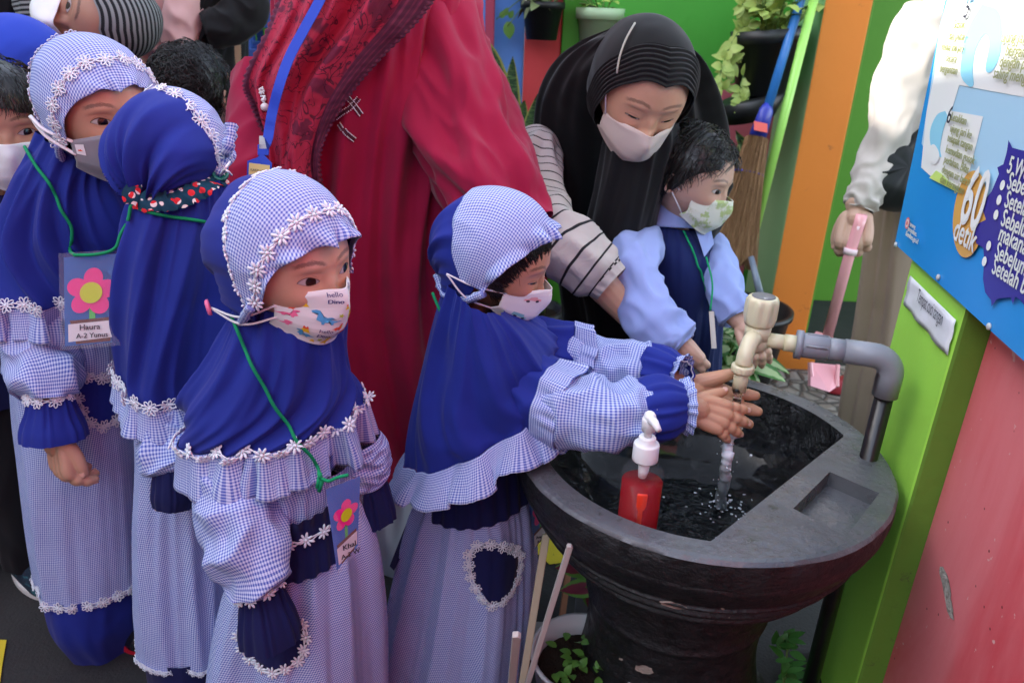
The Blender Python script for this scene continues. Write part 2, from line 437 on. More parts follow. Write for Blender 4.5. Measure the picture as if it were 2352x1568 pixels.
def skin(name, c, hu=.034, hl_=.02, a=.072, slant=.06, lip=False, brow=(.012, .008, .006), shift=0.0):
    """skin with an almond opening for each eye; coordinates from the head-local attribute"""
    m = Mat(name, .47, .42); at = m.attr('hl'); x, y, z = m.xyz(at); ax = x.abs(); e = ax-EX; zz = z-e*slant-shift
    front = y.gt(.15)
    q = 1-(e*e)/(a*a); up = q*hu*(1+e*1.5); lo = q*hl_*-1
    inside = (up-zz).step(-.002, .002)*(zz-lo).step(-.002, .002)*front
    lash = ((zz-up).abs().step(.008, .0015))*q.step(-.12, .05)*front
    lash2 = ((zz-lo).abs().step(.006, .001))*q.step(-.02, .1)*front*.45
    crz = q*(hu+.020)+.004
    cr = (zz-crz).abs().step(.009, .001)*q.step(-.1, .3)*front*.35
    be = e+.01; bz = z-(.118+.012*0)-(.022-(be*be)*2.4)
    nb = m.noise(60, 3, m.map(at, (1.0, 1, 3.0)))
    bw = (bz.abs()-(nb-.5)*.03).step(.021, .006)*be.abs().step(.125, .075)*front*.62
    n1 = m.noise(5, 3, at)
    obj = m.noise(70, 3)
    base = m.mix(n1, sh(c, .88), sh(c, 1.1)); base = m.mix((ax-.2).abs().step(.16, .0)*(z+.14).abs().step(.16, 0)*front*.35, base, (c[0]*1.1, c[1]*.78, c[2]*.72))
    base = m.mix(m.noise(260, 2)*.18, base, sh(c, .72))
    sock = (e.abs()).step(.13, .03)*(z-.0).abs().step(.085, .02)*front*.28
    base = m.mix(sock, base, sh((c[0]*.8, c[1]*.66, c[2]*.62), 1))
    col = m.mix(cr, base, sh(c, .45)); col = m.mix(bw, col, brow); col = m.mix((lash+lash2).min(1.0), col, (.01, .006, .005))
    m.setc('Base Color', col); m.setc('Subsurface Weight', .12); m.b.inputs['Subsurface Radius'].default_value = (.012, .005, .003); m.b.inputs['Subsurface Scale'].default_value = .4
    m.bump(m.noise(420, 2), .12, .0008); m.bump(obj, .10, .002)
    tr = m.nt.nodes.new('ShaderNodeBsdfTransparent'); mx = m.nt.nodes.new('ShaderNodeMixShader')
    m.nt.links.new(inside.s, mx.inputs[0]); m.nt.links.new(m.b.outputs[0], mx.inputs[1]); m.nt.links.new(tr.outputs[0], mx.inputs[2]); m.nt.links.new(mx.outputs[0], m.out.inputs[0])
    return m.m
def mk_eye_mat():
    m = Mat('eye_surface', .16, .5); x, y, z = m.xyz(m.coord('UV')); r = (x*x+y*y).sqrt()
    c = m.mix(r.step(.0385, .034), (.38, .35, .34), (.014, .007, .004)); c = m.mix(r.step(.018, .014), c, (.002, .002, .002))
    m.setc('Base Color', c); m.setc('Coat Weight', .2); return m.m
def eyes(M, parent, mat, bv, gaze=(0, 0)):
    """gaze: offset of the irises in head units (x to the person's right (+), z)"""
    Mi = M.inverted(); d = (M.to_3x3() @ V((0, -1, 0))).normalized()
    for sx in (-1, 1):
        vs = []; fs = []; uv = []; nu, nv = 22, 14
        for j in range(nv+1):
            for i in range(nu+1):
                dx = lerp(-.088, .088, i/nu); dz = lerp(-.058, .058, j/nv); x = sx*EX+dx
                loc, n, k, dist = bv.ray_cast(M @ V((x, 2, dz)), d); y = (Mi @ loc).y if loc else .2
                vs.append(M @ V((x, y-.006+.0045*max(0, 1-(dx/.088)**2-(dz/.05)**2), dz))); uv.append((dx-gaze[0], dz-gaze[1]))
        for j in range(nv):
            for i in range(nu): fs.append((j*(nu+1)+i, j*(nu+1)+i+1, (j+1)*(nu+1)+i+1, (j+1)*(nu+1)+i))
        mk('eye', vs, fs, mat, parent, uv)
# hood in polar coordinates round the face axis
def hood_pt(M, al, ph, off=0., k=(1, 1, 1), c=(0, -.04, .03)):
    d = V((math.sin(al)*math.sin(ph), math.cos(al), math.sin(al)*math.cos(ph)))
    ry = .52 if d.y > 0 else .60; rz = .545 if d.z > 0 else .60
    p = V((c[0]+d.x*.455*k[0], c[1]+d.y*ry*k[1], c[2]+d.z*rz*k[2]))
    s = M.to_scale()[0]
    nd = V((d.x/.455, d.y/ry, d.z/rz)).normalized()
    return M @ (p+nd*(off/s))
def tabf(tab):
    def f(x):
        x = abs(x)
        for (a, p), (b, q) in zip(tab, tab[1:]):
            if x <= b:
                t = (x-a)/(b-a); return lerp(p, q, t*t*(3-2*t)*.4+t*.6)
        return tab[-1][1]
    return f
A0 = tabf([(0, 27), (45, 38), (90, 62), (120, 74), (150, 86), (180, 92)])
def hood(M, parent, mat, a_open=A0, folds=.006, seed=1.0, k=(1, 1, 1), pull=1.0, off=0, nu=150, nv=90):
    """whole hood from the face edge to the back of the head; folds run towards the nape"""
    s = M.to_scale()[0]
    def f(u, v):
        ph = 2*PI*u-PI; a0 = rad(a_open(math.degrees(ph))); al = lerp(a0, PI*.998, v)
        p = hood_pt(M, al, ph, off, k)
        lp = M.inverted() @ p
        # gather to the nape: creases radiate from local (0,-.45,-.45)
        dv = V((lp.x, lp.y+.42, lp.z+.48)); an = math.atan2(dv.x, dv.z); dist = dv.length
        w = sst(1.25, .2, dist)*pull*1.5
        cr = max(-.5, 1-3.0*math.sqrt(nz(an*2.6+seed, dist*.5, seed*2)**2+.004))*.8+max(-.4, 1-3*math.sqrt(nz(an*6+seed, dist*.8, 3.)**2+.004))*.3*w
        lp2 = hood_pt(M, al, ph, off+folds*cr*(w*1.6+.35), k)
        return lp2
    S = Surf(f, 0, 1, True); o = S.build('hood', mat, parent, nu, nv, thick=0); return o, S
def hood_panel(M, parent, mat, a0=A0, a1=None, span=112, off=.0045, seed=3., ruff=.006, lead=7, name='hood_panel', k=(1, 1, 1), lim=.75):
    """checked front panel with a ruffled brim"""
    a1 = a1 or tabf([(0, 104), (50, 100), (90, 86), (112, 76), (180, 76)])
    def f(u, v):
        ph = rad(lerp(-span, span, u)); d = math.degrees(ph); lo = a0(d)-lead; hi = max(a1(d), lo+lead+3); al = rad(lerp(lo, hi, v))
        e = sst(.20, 0, v); ar = u*34+seed
        r = ruff*e*(math.sin(ar+1.4*math.sin(ar*.37+seed))+.5*nz(ar*.6, seed, v)+.6)
        w = .0022*((1-2.4*abs(nz(u*9+seed, v*1.3, seed)))*sst(0, .3, abs(u-.5)))
        return hood_pt(M, al, ph, off+r+w-(.0045*sst(.93, 1, v)), k)
    S = Surf(f, 0, 1, False); o = S.build(name, mat, parent, 150, 50, uc=.5, thick=.0012)
    # metric polar uvs so the check stays square
    ul = o.data.uv_layers[0].data; s = M.to_scale()[0]; Mi = M.inverted()
    for l in o.data.loops:
        p = Mi @ o.data.vertices[l.vertex_index].co
        al = math.acos(max(-1, min(1, (p.y+.04)/math.sqrt(p.x**2+(p.y+.04)**2+(p.z-.03)**2)))); ph = math.atan2(p.x, p.z-.03)
        ul[l.index].uv = (ph*.47*s*max(.55, math.sin(al)), al*.54*s)
    return o, S
def mask_surf(M, w=.33, top=-.035, bot=-.53, yo=.020, nosey=.075, pleat=.006, seed=1.0, wrap=.30):
    """cloth mask over nose and chin; s in [0,1] across, t in [0,1] down"""
    def f(u, v):
        s = 2*u-1; t = v; ww = w*(1.0-.10*t*t-.05*(1-t)); 
        x = s*ww; zt = top-.075*s*s*1.0; zb = bot+.17*s*s; z = lerp(zt, zb, t)
        y = .50+yo-wrap*abs(s)**2.1-.10*sst(.62, 1.0, t)*(1-.3*abs(s))
        y += nosey*math.exp(-(s/.22)**2)*sst(.75, .1, t)*(.55+.45*sst(0, .3, t))+.02*math.exp(-(s/.5)**2)*math.sin(PI*t)
        y += pleat*(math.sin(t*17+.5*s)*.5+nz(s*2+seed, t*5, seed)*1.4)
        y -= .02*sst(.06, 0, t)*(1-math.exp(-(s/.3)**2))
        return M @ V((x, y, z))
    return Surf(f, 0, 1, False)
def decal(S, polys, mat, name, parent, off=.0007, out=V((0, 2, 1))):
    """flat coloured shapes in (u,v) printed on a surface"""
    mb = MB()
    for pl in polys:
        vs = []; n = len(pl); cx = sum(p[0] for p in pl)/n; cy = sum(p[1] for p in pl)/n
        for u, v in [(cx, cy)]+list(pl):
            p = S.f(u, v); vs.append(p+outn(S.n(u, v), p, out)*off)
        mb.add(vs, [(0, i+1, (i+1) % n+1) for i in range(n)])
    return mb.build(name, mat, parent)
def text_polys(txt, size=1.0, align='LEFT'):
    """triangulated lettering as 2D verts and faces"""
    c = bpy.data.curves.new('t', 'FONT'); c.body = txt; c.size = size; c.align_x = align; c.resolution_u = 3
    o = bpy.data.objects.new('t', c); COL.objects.link(o); dg = bpy.context.evaluated_depsgraph_get()
    me = bpy.data.meshes.new_from_object(o.evaluated_get(dg)); vs = [(v.co.x, v.co.y) for v in me.vertices]; fs = [tuple(p.vertices) for p in me.polygons]
    bpy.data.objects.remove(o); bpy.data.curves.remove(c); bpy.data.meshes.remove(me); return vs, fs
def text_on(txt, O, X, Y, size, mat, parent, name='lettering', align='LEFT', bold=0, mb=None, off=V((0, 0, 0)), sx=1.0):
    vs, fs = text_polys(txt, size, align); own = mb is None; mb = mb or MB()
    offs = [(0, 0)] if not bold else [(0, 0), (bold, 0), (0, bold), (bold, bold)]
    nrm_ = X.cross(Y).normalized(); nrm_ = -nrm_ if nrm_.dot(CC-O) < 0 else nrm_
    for i, (bx, by) in enumerate(offs): mb.add([O+X*((a+bx)*sx)+Y*(b+by)+nrm_*(.00025*i) for a, b in vs], fs)
    if own: return mb.build(name, mat, parent, smooth=False)
def strands(M, parent, mat, n, fn, name='hair', w=.0011, seg=6, base=None):
    """fn(k)-> list of world points for lock k"""
    mb = MB()
    if base: base(mb)
    for k in range(n):
        pts = fn(k)
        if not pts: continue
        m = len(pts); rr = [w*(1.0-.75*(i/(m-1))**1.5) for i in range(m)]; mb.tube(pts, rr, 3, False)
    return mb.build(name, mat, parent)
# ------------------------------------------------------------------ materials
BLUE = (.012, .026, .235)
m_blue = cloth('royal_blue_cotton', BLUE, .14, .75, fold=.5, sheen=.06)
m_navy = cloth('navy_cotton', (.007, .010, .065), .12, .85, fold=.3)
m_ging = gingham('blue_gingham')
m_lace = paint('white_lace', (.72, .78, .84), .8, .2, .06, 30, .3, 900, .001)
m_green_cord = paint('green_cord', (.005, .26, .10), .7, .2, .1, 60, .5, 700, .001)
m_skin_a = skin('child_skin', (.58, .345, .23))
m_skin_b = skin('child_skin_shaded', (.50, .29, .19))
m_eye = mk_eye_mat()
m_white_cloth = paint('white_mask_cloth', (.76, .80, .78), .85, .2, .04, 20, .2, 300, .001)
m_elastic = paint('elastic_cord', (.72, .72, .74), .8, .2, .05, 60, .2, 500, .0005)
m_hair = Mat('dark_hair', .38, .5); m_hair.setc('Base Color', m_hair.mix(m_hair.noise(30), (.0022, .0018, .002), (.007, .005, .004))); m_hair = m_hair.m
def flat(name, c, rough=.5, spec=.3): m = Mat(name, rough, spec); m.setc('Base Color', c); return m.m
m_pink = flat('card_pink', (.90, .035, .30)); m_yellow = flat('card_yellow', (.62, .72, .02)); m_cardblue = flat('card_blue', (.06, .25, .72), .35)
m_cardwhite = flat('card_white', (.80, .80, .82), .4); m_brown = flat('card_brown', (.16, .05, .035)); m_ink = flat('dark_ink', (.03, .03, .05)); m_stem = flat('card_green', (.10, .60, .10))
def glassy(name, c=(1, 1, 1), rough=.05, ior=1.45, trans=1.0):
    m = Mat(name, rough, .5); m.setc('Base Color', c); m.setc('Transmission Weight', trans); m.b.inputs['IOR'].default_value = ior; return m
m_plastic_clear = Mat('clear_sleeve', .08, .5)
_t = m_plastic_clear.nt.nodes.new('ShaderNodeBsdfTransparent'); _x = m_plastic_clear.nt.nodes.new('ShaderNodeMixShader'); _x.inputs[0].default_value = .88
m_plastic_clear.setc('Base Color', (.8, .85, .9)); m_plastic_clear.nt.links.new(m_plastic_clear.b.outputs[0], _x.inputs[1]); m_plastic_clear.nt.links.new(_t.outputs[0], _x.inputs[2]); m_plastic_clear.nt.links.new(_x.outputs[0], m_plastic_clear.out.inputs[0]); m_plastic_clear = m_plastic_clear.m
m_nail = paint('fingernail', (.62, .36, .28), .25, .5, .05, 60, 0)
# ------------------------------------------------------------------ light
w = bpy.data.worlds.new('World'); sc.world = w; w.use_nodes = True
sky = w.node_tree.nodes.new('ShaderNodeTexSky'); sky.sky_type = 'NISHITA'; sky.sun_disc = False
SUN_EL, SUN_DIR = 36, V((1, .18, 0)).normalized()      # direction the light travels
sky.sun_elevation = rad(SUN_EL); sky.sun_rotation = math.atan2(-SUN_DIR.x, -SUN_DIR.y)
bg = w.node_tree.nodes['Background']; bg.inputs[1].default_value = .15
hs = w.node_tree.nodes.new('ShaderNodeHueSaturation'); hs.inputs['Saturation'].default_value = .55
w.node_tree.links.new(sky.outputs[0], hs.inputs['Color']); w.node_tree.links.new(hs.outputs[0], bg.inputs[0])
sl = bpy.data.lights.new('sun', 'SUN'); sl.energy = 1.8; sl.angle = rad(.5); sl.color = (1, .95, .86)
so = bpy.data.objects.new('sun', sl); COL.objects.link(so)
sd = V((SUN_DIR.x*math.cos(rad(SUN_EL)), SUN_DIR.y*math.cos(rad(SUN_EL)), -math.sin(rad(SUN_EL))))
so.rotation_euler = sd.to_track_quat('-Z', 'Y').to_euler()
sc.view_settings.view_transform = 'Standard'; sc.view_settings.look = 'None'; sc.view_settings.exposure = 2.6
sc.cycles.max_bounces = 8; sc.cycles.transparent_max_bounces = 16; sc.cycles.caustics_reflective = False; sc.cycles.caustics_refractive = False
sc.cycles.sample_clamp_indirect = 4; sc.cycles.use_denoising = True
# ------------------------------------------------------------------ ground
m = Mat('wet_dark_asphalt', .75, .4); n = m.noise(5, 6, rough=.65); c = m.mix(n, (.012, .012, .013), (.035, .034, .033))
c = m.mix(m.voro(220)[0].step(.25, .1)*.5, c, (.06, .058, .055)); m.setc('Base Color', c); m.bump(m.noise(150, 4), .5, .004); m.bump(m.noise(8, 3), .3, .02); m_asph = m.m
g = MB(); N = 24
for j in range(N+1):
    for i in range(N+1):
        f_ = lambda t: math.copysign(abs(t)**3*120+abs(t)*6, t); g.v.append(V((f_(2*i/N-1), f_(2*j/N-1), 0))); g.u.append((0, 0))
for j in range(N):
    for i in range(N): g.f.append((j*(N+1)+i, j*(N+1)+i+1, (j+1)*(N+1)+i+1, (j+1)*(N+1)+i))
struct(g.build('ground', m_asph))
m_ymark = paint('worn_yellow_paint', (.62, .50, .03), .7, .3, .15, 14, .4, 200, .002, (.09, .08, .05), .60, 22)
ym = MB()
for pts in ([(-22, 1470), (16, 1472), (6, 1530), (0, 1580), (-40, 1580)], [(1240, 1205), (1330, 1195), (1328, 1290), (1262, 1298), (1230, 1270)], [(1800, 1330), (1870, 1310), (1872, 1368), (1800, 1372)]):
    ym.poly([PZ(a, b, 0) for a, b in pts], V((0, 0, .004)))
struct(ym.build('yellow_marking', m_ymark, smooth=False))
pb = Mat('pebble_paving', .7, .4); d, cc = pb.voro(17); ed = pb.voro(17, feat='DISTANCE_TO_EDGE')[0]
pb.setc('Base Color', pb.mix(ed.step(.0, .12), (.05, .045, .04), pb.mix(pb.noise(9), (.16, .135, .11), (.34, .30, .26)))); pb.bump(ed.step(0, .3), .8, .02)
pv = MB(); pv.poly([(.72, 2.25, .012), (1.75, 2.25, .012), (1.75, 2.78, .012), (.72, 2.78, .012)], thick=V((0, 0, -.010)))
struct(pv.build('pavement', pb.m, smooth=False))
# ------------------------------------------------------------------ right-hand wall, pillar, board
m_pinkw = Mat('scuffed_pink_wall', .55, .4); mm = m_pinkw; o_ = mm.coord()
n1 = mm.noise(3.2, 5, mm.map(o_, (1, 1, .45)), dist=.6, rough=.6).step(.38, .66); c = mm.mix(n1, (.66, .07, .09), (.76, .20, .22))
c = mm.mix(mm.noise(26, 6, mm.map(o_, (1, 1, .12)), rough=.7).step(.56, .76)*.16, c, (.74, .30, .30)); c = mm.mix(mm.voro(38)[0].step(.10, .05)*mm.noise(11).gt(.52), c, (.16, .02, .02))
c = mm.mix(mm.noise(60, 3).step(.70, .74), c, (.75, .42, .40)); mm.setc('Base Color', c); mm.bump(mm.noise(40, 5), .25, .004); m_pinkw = mm.m
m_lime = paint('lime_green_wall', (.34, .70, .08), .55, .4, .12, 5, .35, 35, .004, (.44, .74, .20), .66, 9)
m_lime_shade = paint('shaded_lime_paint', (.12, .25, .03), .6, .35, .2, 6, .5, 40, .004, (.09, .14, .03), .62, 14)  # darkened lime: shade of the camera-facing side put into the colour
FW = .492                         # wall-plane distances: face of the pillar, face of the pink wall
def wl(s, ww, z): return WD*s-WN*ww+V((0, 0, z))
def s_of(p): return p.dot(WD)
def wallbox(s0, s1, w0, w1, z0, z1, sub=1):
    b = MB(); c = wl((s0+s1)/2, (w0+w1)/2, (z0+z1)/2); return b.box(c, s1-s0, w1-w0, z1-z0, WD, -WN, V((0, 0, 1)))
sL = s_of(PW(1905, 1335, FW)); sR = s_of(PW(2087, 1157, FW)); DW = .042
pil = wallbox(sR, sL, FW, FW+.30, 0, 2.9).build('green_pillar', [m_lime, m_lime_shade], smooth=False); bevel(pil, .006)
pil.data.polygons[4].material_index = 1  # near face gets the lime with shade painted in
tag(pil, 'lime green pillar at the end of the pink wall, behind the basin tap', 'pillar')
pw = wallbox(-2.6, sR-.001, FW+DW, FW+.30-.004, 0, 2.88).build('pink_wall', m_pinkw, smooth=False); tag(pw, 'scuffed pink painted wall with a chipped plaster gash under the blue board', 'wall')
# chipped plaster gash
gash = Mat('bare_plaster', .9, .2); gash.setc('Base Color', gash.mix(gash.noise(80, 4), (.22, .19, .16), (.55, .50, .46))); gash.bump(gash.noise(120, 4), 1, .006)
gp = [(2163, 1300), (2172, 1303), (2181, 1330), (2186, 1350), (2187, 1375), (2192, 1400), (2194, 1425), (2186, 1420), (2178, 1400), (2172, 1370), (2165, 1335), (2160, 1312)]
rr = random.Random(3); gb = MB(); gg = []
for (a, b), (a2, b2) in zip(gp, gp[1:]+gp[:1]):
    for q in (0, .33, .66): gg.append((lerp(a, a2, q)+rr.uniform(-1.3, 1.3), lerp(b, b2, q)+rr.uniform(-2, 2)))
gb.poly([PW(a, b, FW+DW) for a, b in gg], WN*.002); o = gb.build('plaster_gash', gash.m, pw, smooth=False); o['label'] = 'bare grey plaster gash in the pink paint'
# info board
m_bd = Mat('printed_board', .22, .5); m_bd.setc('Base Color', m_bd.mix(m_bd.noise(3, 2), (.012, .24, .66), (.03, .33, .78))); m_bd.bump(m_bd.noise(500, 2), .05, .0005)
m_bdl = Mat('printed_board_pale', .22, .5); m_bdl.setc('Base Color', (.42, .66, .84)); m_bdw = flat('board_white', (.85, .86, .84), .22, .5); m_bdo = flat('board_orange', (.72, .40, .10), .25, .5)
m_bdn = flat('board_indigo', (.045, .035, .30), .25, .5); m_bdg = flat('board_text_olive', (.38, .40, .16), .3, .4); m_bdt = flat('board_text_white', (.85, .88, .85), .25, .5); m_bdc = flat('board_cyan', (.30, .66, .84), .22, .5)
m_bdr = flat('board_red', (.70, .12, .10), .3); m_bdy = flat('board_lime', (.60, .80, .20), .3)
BW = FW-.012
bl = PW(2055, 560, BW); br = PW(2352, 829, BW)
corner = [(2055, 560), (2175, 0)]
sA = s_of(bl); zb0 = bl.z; sB = s_of(br)
slope = (br.z-bl.z)/(sB-sA)
top = PW(2172, 0, BW); zt = top.z+.10; sT = s_of(top)
def bp(px, py, lay): return PW(px, py, BW)+WN*(.0008*lay)
quad = [PW(2055, 560, BW), wl(sA+(sT-sA)*1.3, BW, zt+.02), wl(-.25, BW, zt+.02), wl(-.25, BW, bl.z+slope*(-.25-sA))]
bd = MB(); bd.poly(quad, thick=-WN*.010)
board = bd.build('hand_washing_board', m_bd.m, smooth=False); tag(board, 'large blue printed hand washing instruction board on the pink wall', 'sign board')
def shape(pts, lay, mat, name='print'):
    b = MB(); b.poly([bp(a, c, lay) for a, c in pts]); return b.build(name, mat, board, smooth=False)
shape([(2176, 0), (2200, -60), (2420, -60), (2420, 720), (2284, 520), (2282, 480), (2200, 415), (2150, 395), (2118, 330), (2160, 60)], 1, m_bdl.m, 'pale_blue_panel')
shape([(2182, 12), (2352, -2), (2420, -10), (2420, 240), (2352, 223), (2206, 196), (2188, 255), (2261, 268), (2218, 440), (2140, 405), (2118, 385), (2130, 260)], 2, m_bdw, 'white_panel')
def blob(cx, cy, pts, lay, mat, name): return shape([(cx+a, cy+b) for a, b in cv([(x, y, 0) for x, y in pts+pts[:1]], len(pts)*5)[0:0] or [(q.x, q.y) for q in cv([(x, y, 0) for x, y in pts+pts[:1]], len(pts)*5)]], lay, mat, name)
blob(2240, 90, [(20, -80), (60, -60), (64, 20), (45, 72), (28, 70), (36, 10), (25, -10), (5, 25), (-2, 70), (0, 105), (-12, 108), (-30, 80), (-24, 20), (-10, -30)], 3, m_bdc, 'palm_drawing')
blob(2165, 300, [(10, -45), (14, -30), (5, 0), (-2, 40), (0, 62), (-22, 40), (-25, 0), (-10, -35)], 3, m_bdc, 'finger_drawing')
blob(2146, 344, [(-14, -10), (-6, -8), (4, -12), (14, 2), (16, 20), (4, 34), (-8, 20), (-16, 4)], 4, m_bdw, 'soap_foam_drawing')
shape([(2139, 409), (2155, 392), (2168, 400), (2210, 445)], 4, m_bdy, 'lime_tip')
oc = (2233, 492); ov = [(oc[0]+38*math.cos(t)*1.0+10*math.sin(-t)*1.0, oc[1]+100*math.sin(t)) for t in [2*PI*i/48 for i in range(48)]]
shape(ov, 4, m_bdo, 'orange_oval')
shape([(2324, 322), (2333, 340), (2352, 345), (2420, 360), (2420, 780), (2352, 690), (2340, 682), (2334, 700), (2330, 684), (2310, 685), (2296, 688), (2285, 705), (2284, 690), (2270, 672), (2265, 640), (2268, 600), (2266, 570), (2250, 560), (2243, 540), (2252, 515), (2272, 505), (2260, 470), (2285, 440), (2302, 400), (2298, 385), (2312, 378), (2320, 350)], 5, m_bdn, 'indigo_splash')
def btext(txt, px, py, size, mat, px2, py2, lay=7, bold=0, name='lettering', sx=1.0):
    """text whose baseline starts at one point and runs toward the other on the board"""
    a = bp(px, py, lay); b_ = bp(px2, py2, lay); X = (b_-a).normalized(); Y = (V((0, 0, 1))-X*X.z).normalized()
    return text_on(txt, a, X, Y, size, mat, board, name, bold=bold, sx=sx)
def base2(px, py): # baseline follows the board's horizontal
    a = PW(px, py, BW); b_ = a-WD*.1; d = (b_-CC); k = d.dot(CF); return (1176+FPX*d.dot(CR)/k, 784-FPX*d.dot(CU)/k)
for t, x, y, s_, b_ in [('5', 2219, 42, .042, 0), ('Gosok', 2196, 66, .018, .0004), ('dan putar', 2186, 92, .018, .0004), ('kedua ibu jari', 2170, 116, .017, .0004), ('secara', 2180, 142, .018, .0004), ('bergantian', 2166, 166, .018, .0004),
                     ('ujung jari', 2308, 98, .021, .0005), ('bergantian', 2318, 129, .021, .0005), ('dengan pangkal', 2304, 154, .021, .0005), ('saling mengunci', 2290, 180, .021, .0005)]:
    btext(t, x, y, s_, m_ink if t == '5' else m_bdg, *base2(x, y), bold=b_)
for t, x, y, s_ in [('6', 2181, 282, .036), ('Letakkan', 2192, 277, .017), ('ujung jari ke', 2190, 303, .017), ('telapak tangan', 2184, 325, .017), ('kemudian gosok', 2180, 351, .017), ('perlahan. Bilas', 2176, 374, .017), ('dengan air bersih', 2171, 397, .017), ('dan keringkan', 2167, 419, .017)]:
    btext(t, x, y, s_, m_ink if t == '6' else m_bdg, *base2(x, y), bold=.0004)
btext('60', 2208, 508, .115, m_bdt, *base2(2208, 508), bold=.004, sx=.62); btext('detik', 2196, 548, .048, m_bdt, *base2(2196, 548), bold=.0015, sx=.8)
for t, x, y in [('5 Waktu', 2322, 393), ('Sebelum', 2322, 430), ('Setelah', 2316, 472), ('Sebelum', 2308, 514), ('makanan', 2302, 548), ('Sebelum makan', 2294, 588), ('Setelah beraktivitas', 2287, 623)]:
    btext(t, x, y+4, .030, m_bdt, *base2(x, y), bold=.0010, sx=.85)
for x, y in [(2313, 426), (2305, 460), (2298, 494), (2281, 565), (2271, 601)]:
    mb_ = MB(); c_ = bp(x, y, 7); mb_.add([c_]+[c_+(WD*math.cos(t)+V((0, 0, 1))*math.sin(t))*.0065 for t in [2*PI*i/14 for i in range(14)]], [(0, i+1, (i+1) % 14+1) for i in range(14)])
    mb_.build('bullet_dot', m_bdt, board, smooth=False)
for t, x, y in [('www.', 2098, 517), ('promkes.', 2093, 527), ('kemkes.go.id', 2088, 538)]: btext(t, x, y+3, .012, m_bdt, *base2(x, y), bold=.0003)
c_ = bp(2092, 513, 7); mb_ = MB()
for k in range(3): 
    r_ = .010-.003*k; mb_.add([c_+WN*.0003*k]+[c_+WN*.0003*k+(WD*math.cos(t)+V((0, 0, 1))*math.sin(t))*r_ for t in [2*PI*i/14 for i in range(14)]], [(0, i+1, (i+1) % 14+1) for i in range(14)], mi=k % 2)
o = mb_.build('emblem', [m_bdr, m_bdw], board, smooth=False)
mt_screw = paint('screw_metal', (.5, .5, .48), .35, .5, .1)
for x, y in [(2158, 637), (2275, 750), (2060, 562)]:
    b = MB(); b.ball(PW(x, y, BW)+WN*.002, (.005, .003, .005), 10, 6, WD, WN, V((0, 0, 1))); b.build('screw', mt_screw, board)
# paper sign on the pillar
m_paper = Mat('laminated_paper', .25, .5); m_paper.setc('Base Color', m_paper.mix(m_paper.noise(8), (.72, .74, .80), (.84, .85, .88))); m_paper.bump(m_paper.noise(16, 2), .4, .01)
pc = [PW(x, y, FW-.003) for x, y in [(2093, 633), (2198, 735), (2176, 816), (2078, 700)]]
pb_ = MB(); nU, nV_ = 16, 6
for j in range(nV_+1):
    for i in range(nU+1):
        a_ = pc[0].lerp(pc[1], i/nU).lerp(pc[3].lerp(pc[2], i/nU), j/nV_); pb_.v.append(a_+WN*(.002*math.sin(i*.9+j)*math.sin(j*.8)+.0015)); pb_.u.append((0, 0))
for j in range(nV_):
    for i in range(nU): pb_.f.append((j*(nU+1)+i, j*(nU+1)+i+1, (j+1)*(nU+1)+i+1, (j+1)*(nU+1)+i))
ps = pb_.build('paper_sign', m_paper.m); solid(ps, .0008); tag(ps, 'small white laminated paper sign taped to the green pillar', 'sign')
a_ = PW(2104, 690, FW-.008); X_ = -WD; Xs = (PW(2170, 757, FW-.008)-a_); 
text_on('Tempat cuci tangan', a_, Xs.normalized(), (V((0, 0, 1))-Xs.normalized()*Xs.normalized().z).normalized(), .031, m_ink, ps, sx=(Xs.length/.031)/8.9)
# ------------------------------------------------------------------ unseen blockers added to shade the yard, left and rear
bh = MB(); bh.box((-4.3, -3.2, 2.04), 2.0, 9.6, 4.08); bh.box((-4.3, 5.6, 2.45), 2.0, 8.0, 4.90)  # added sun blockers; the taller one keeps sun off the orange pillar
light_blocker = bh.build('light_blocker', paint('cream_plaster', (.55, .50, .42), .8, .3), smooth=False); tag(light_blocker, 'tall cream box out of view, added to block the sun, left of the people', 'light_blocker')
rb = MB(); rb.box((-4.3, -3.2, 4.11), 1.99, 9.6, .06); rb.build('blocker_cap', paint('cap_red', (.25, .08, .05), .7), light_blocker, smooth=False)  # top slab of the added sun blocker
rv = MB(); rv.box((1.5, -5.1, 1.3), 9, .3, 2.6); rh = rv.build('rear_blocker', light_blocker.data.materials[0], smooth=False); tag(rh, 'unseen cream wall and overhang added behind the camera to cut light from there', 'light_blocker')  # added out of view so that camera-facing sides get less light
rv = MB(); rv.box((1.5, -4.85, 2.63), 9, .8, .06); rv.build('blocker_overhang', light_blocker.data.materials[0], rh, smooth=False)  # overhang of the added rear blocker
# ------------------------------------------------------------------ back walls
YB = 3.15
def XZ(px, py, Y): p = PY(px, py, Y); return p.x, p.z
m_g1 = paint('green_back_wall', (.055, .30, .03), .6, .35, .10, 3, .25, 30, .004); m_g2 = paint('dark_green_paint', (.05, .22, .015), .6, .35, .15, 3, .25, 30, .004)
m_bw = paint('sky_blue_wall', (.09, .24, .62), .6, .35, .07, 3, .25, 30, .004); m_rd = paint('red_panel_paint', (.50, .045, .05), .6, .35, .1, 6, .3, 30, .004, (.35, .20, .16), .70, 12)
m_pk = paint('worn_pink_paint', (.50, .11, .15), .6, .35, .12, 5, .3, 30, .004, (.20, .30, .10), .62, 9); m_or = paint('orange_pillar_paint', (.72, .22, .03), .6, .35, .10, 3, .3, 20, .004, (.50, .15, .03), .62, 10)
m_pg = paint('pale_green_paint', (.26, .50, .24), .5, .4, .12, 4, .25, 30, .004); m_gg = paint('olive_green_wall', (.09, .26, .02), .6, .35, .12, 3, .25, 30, .004)
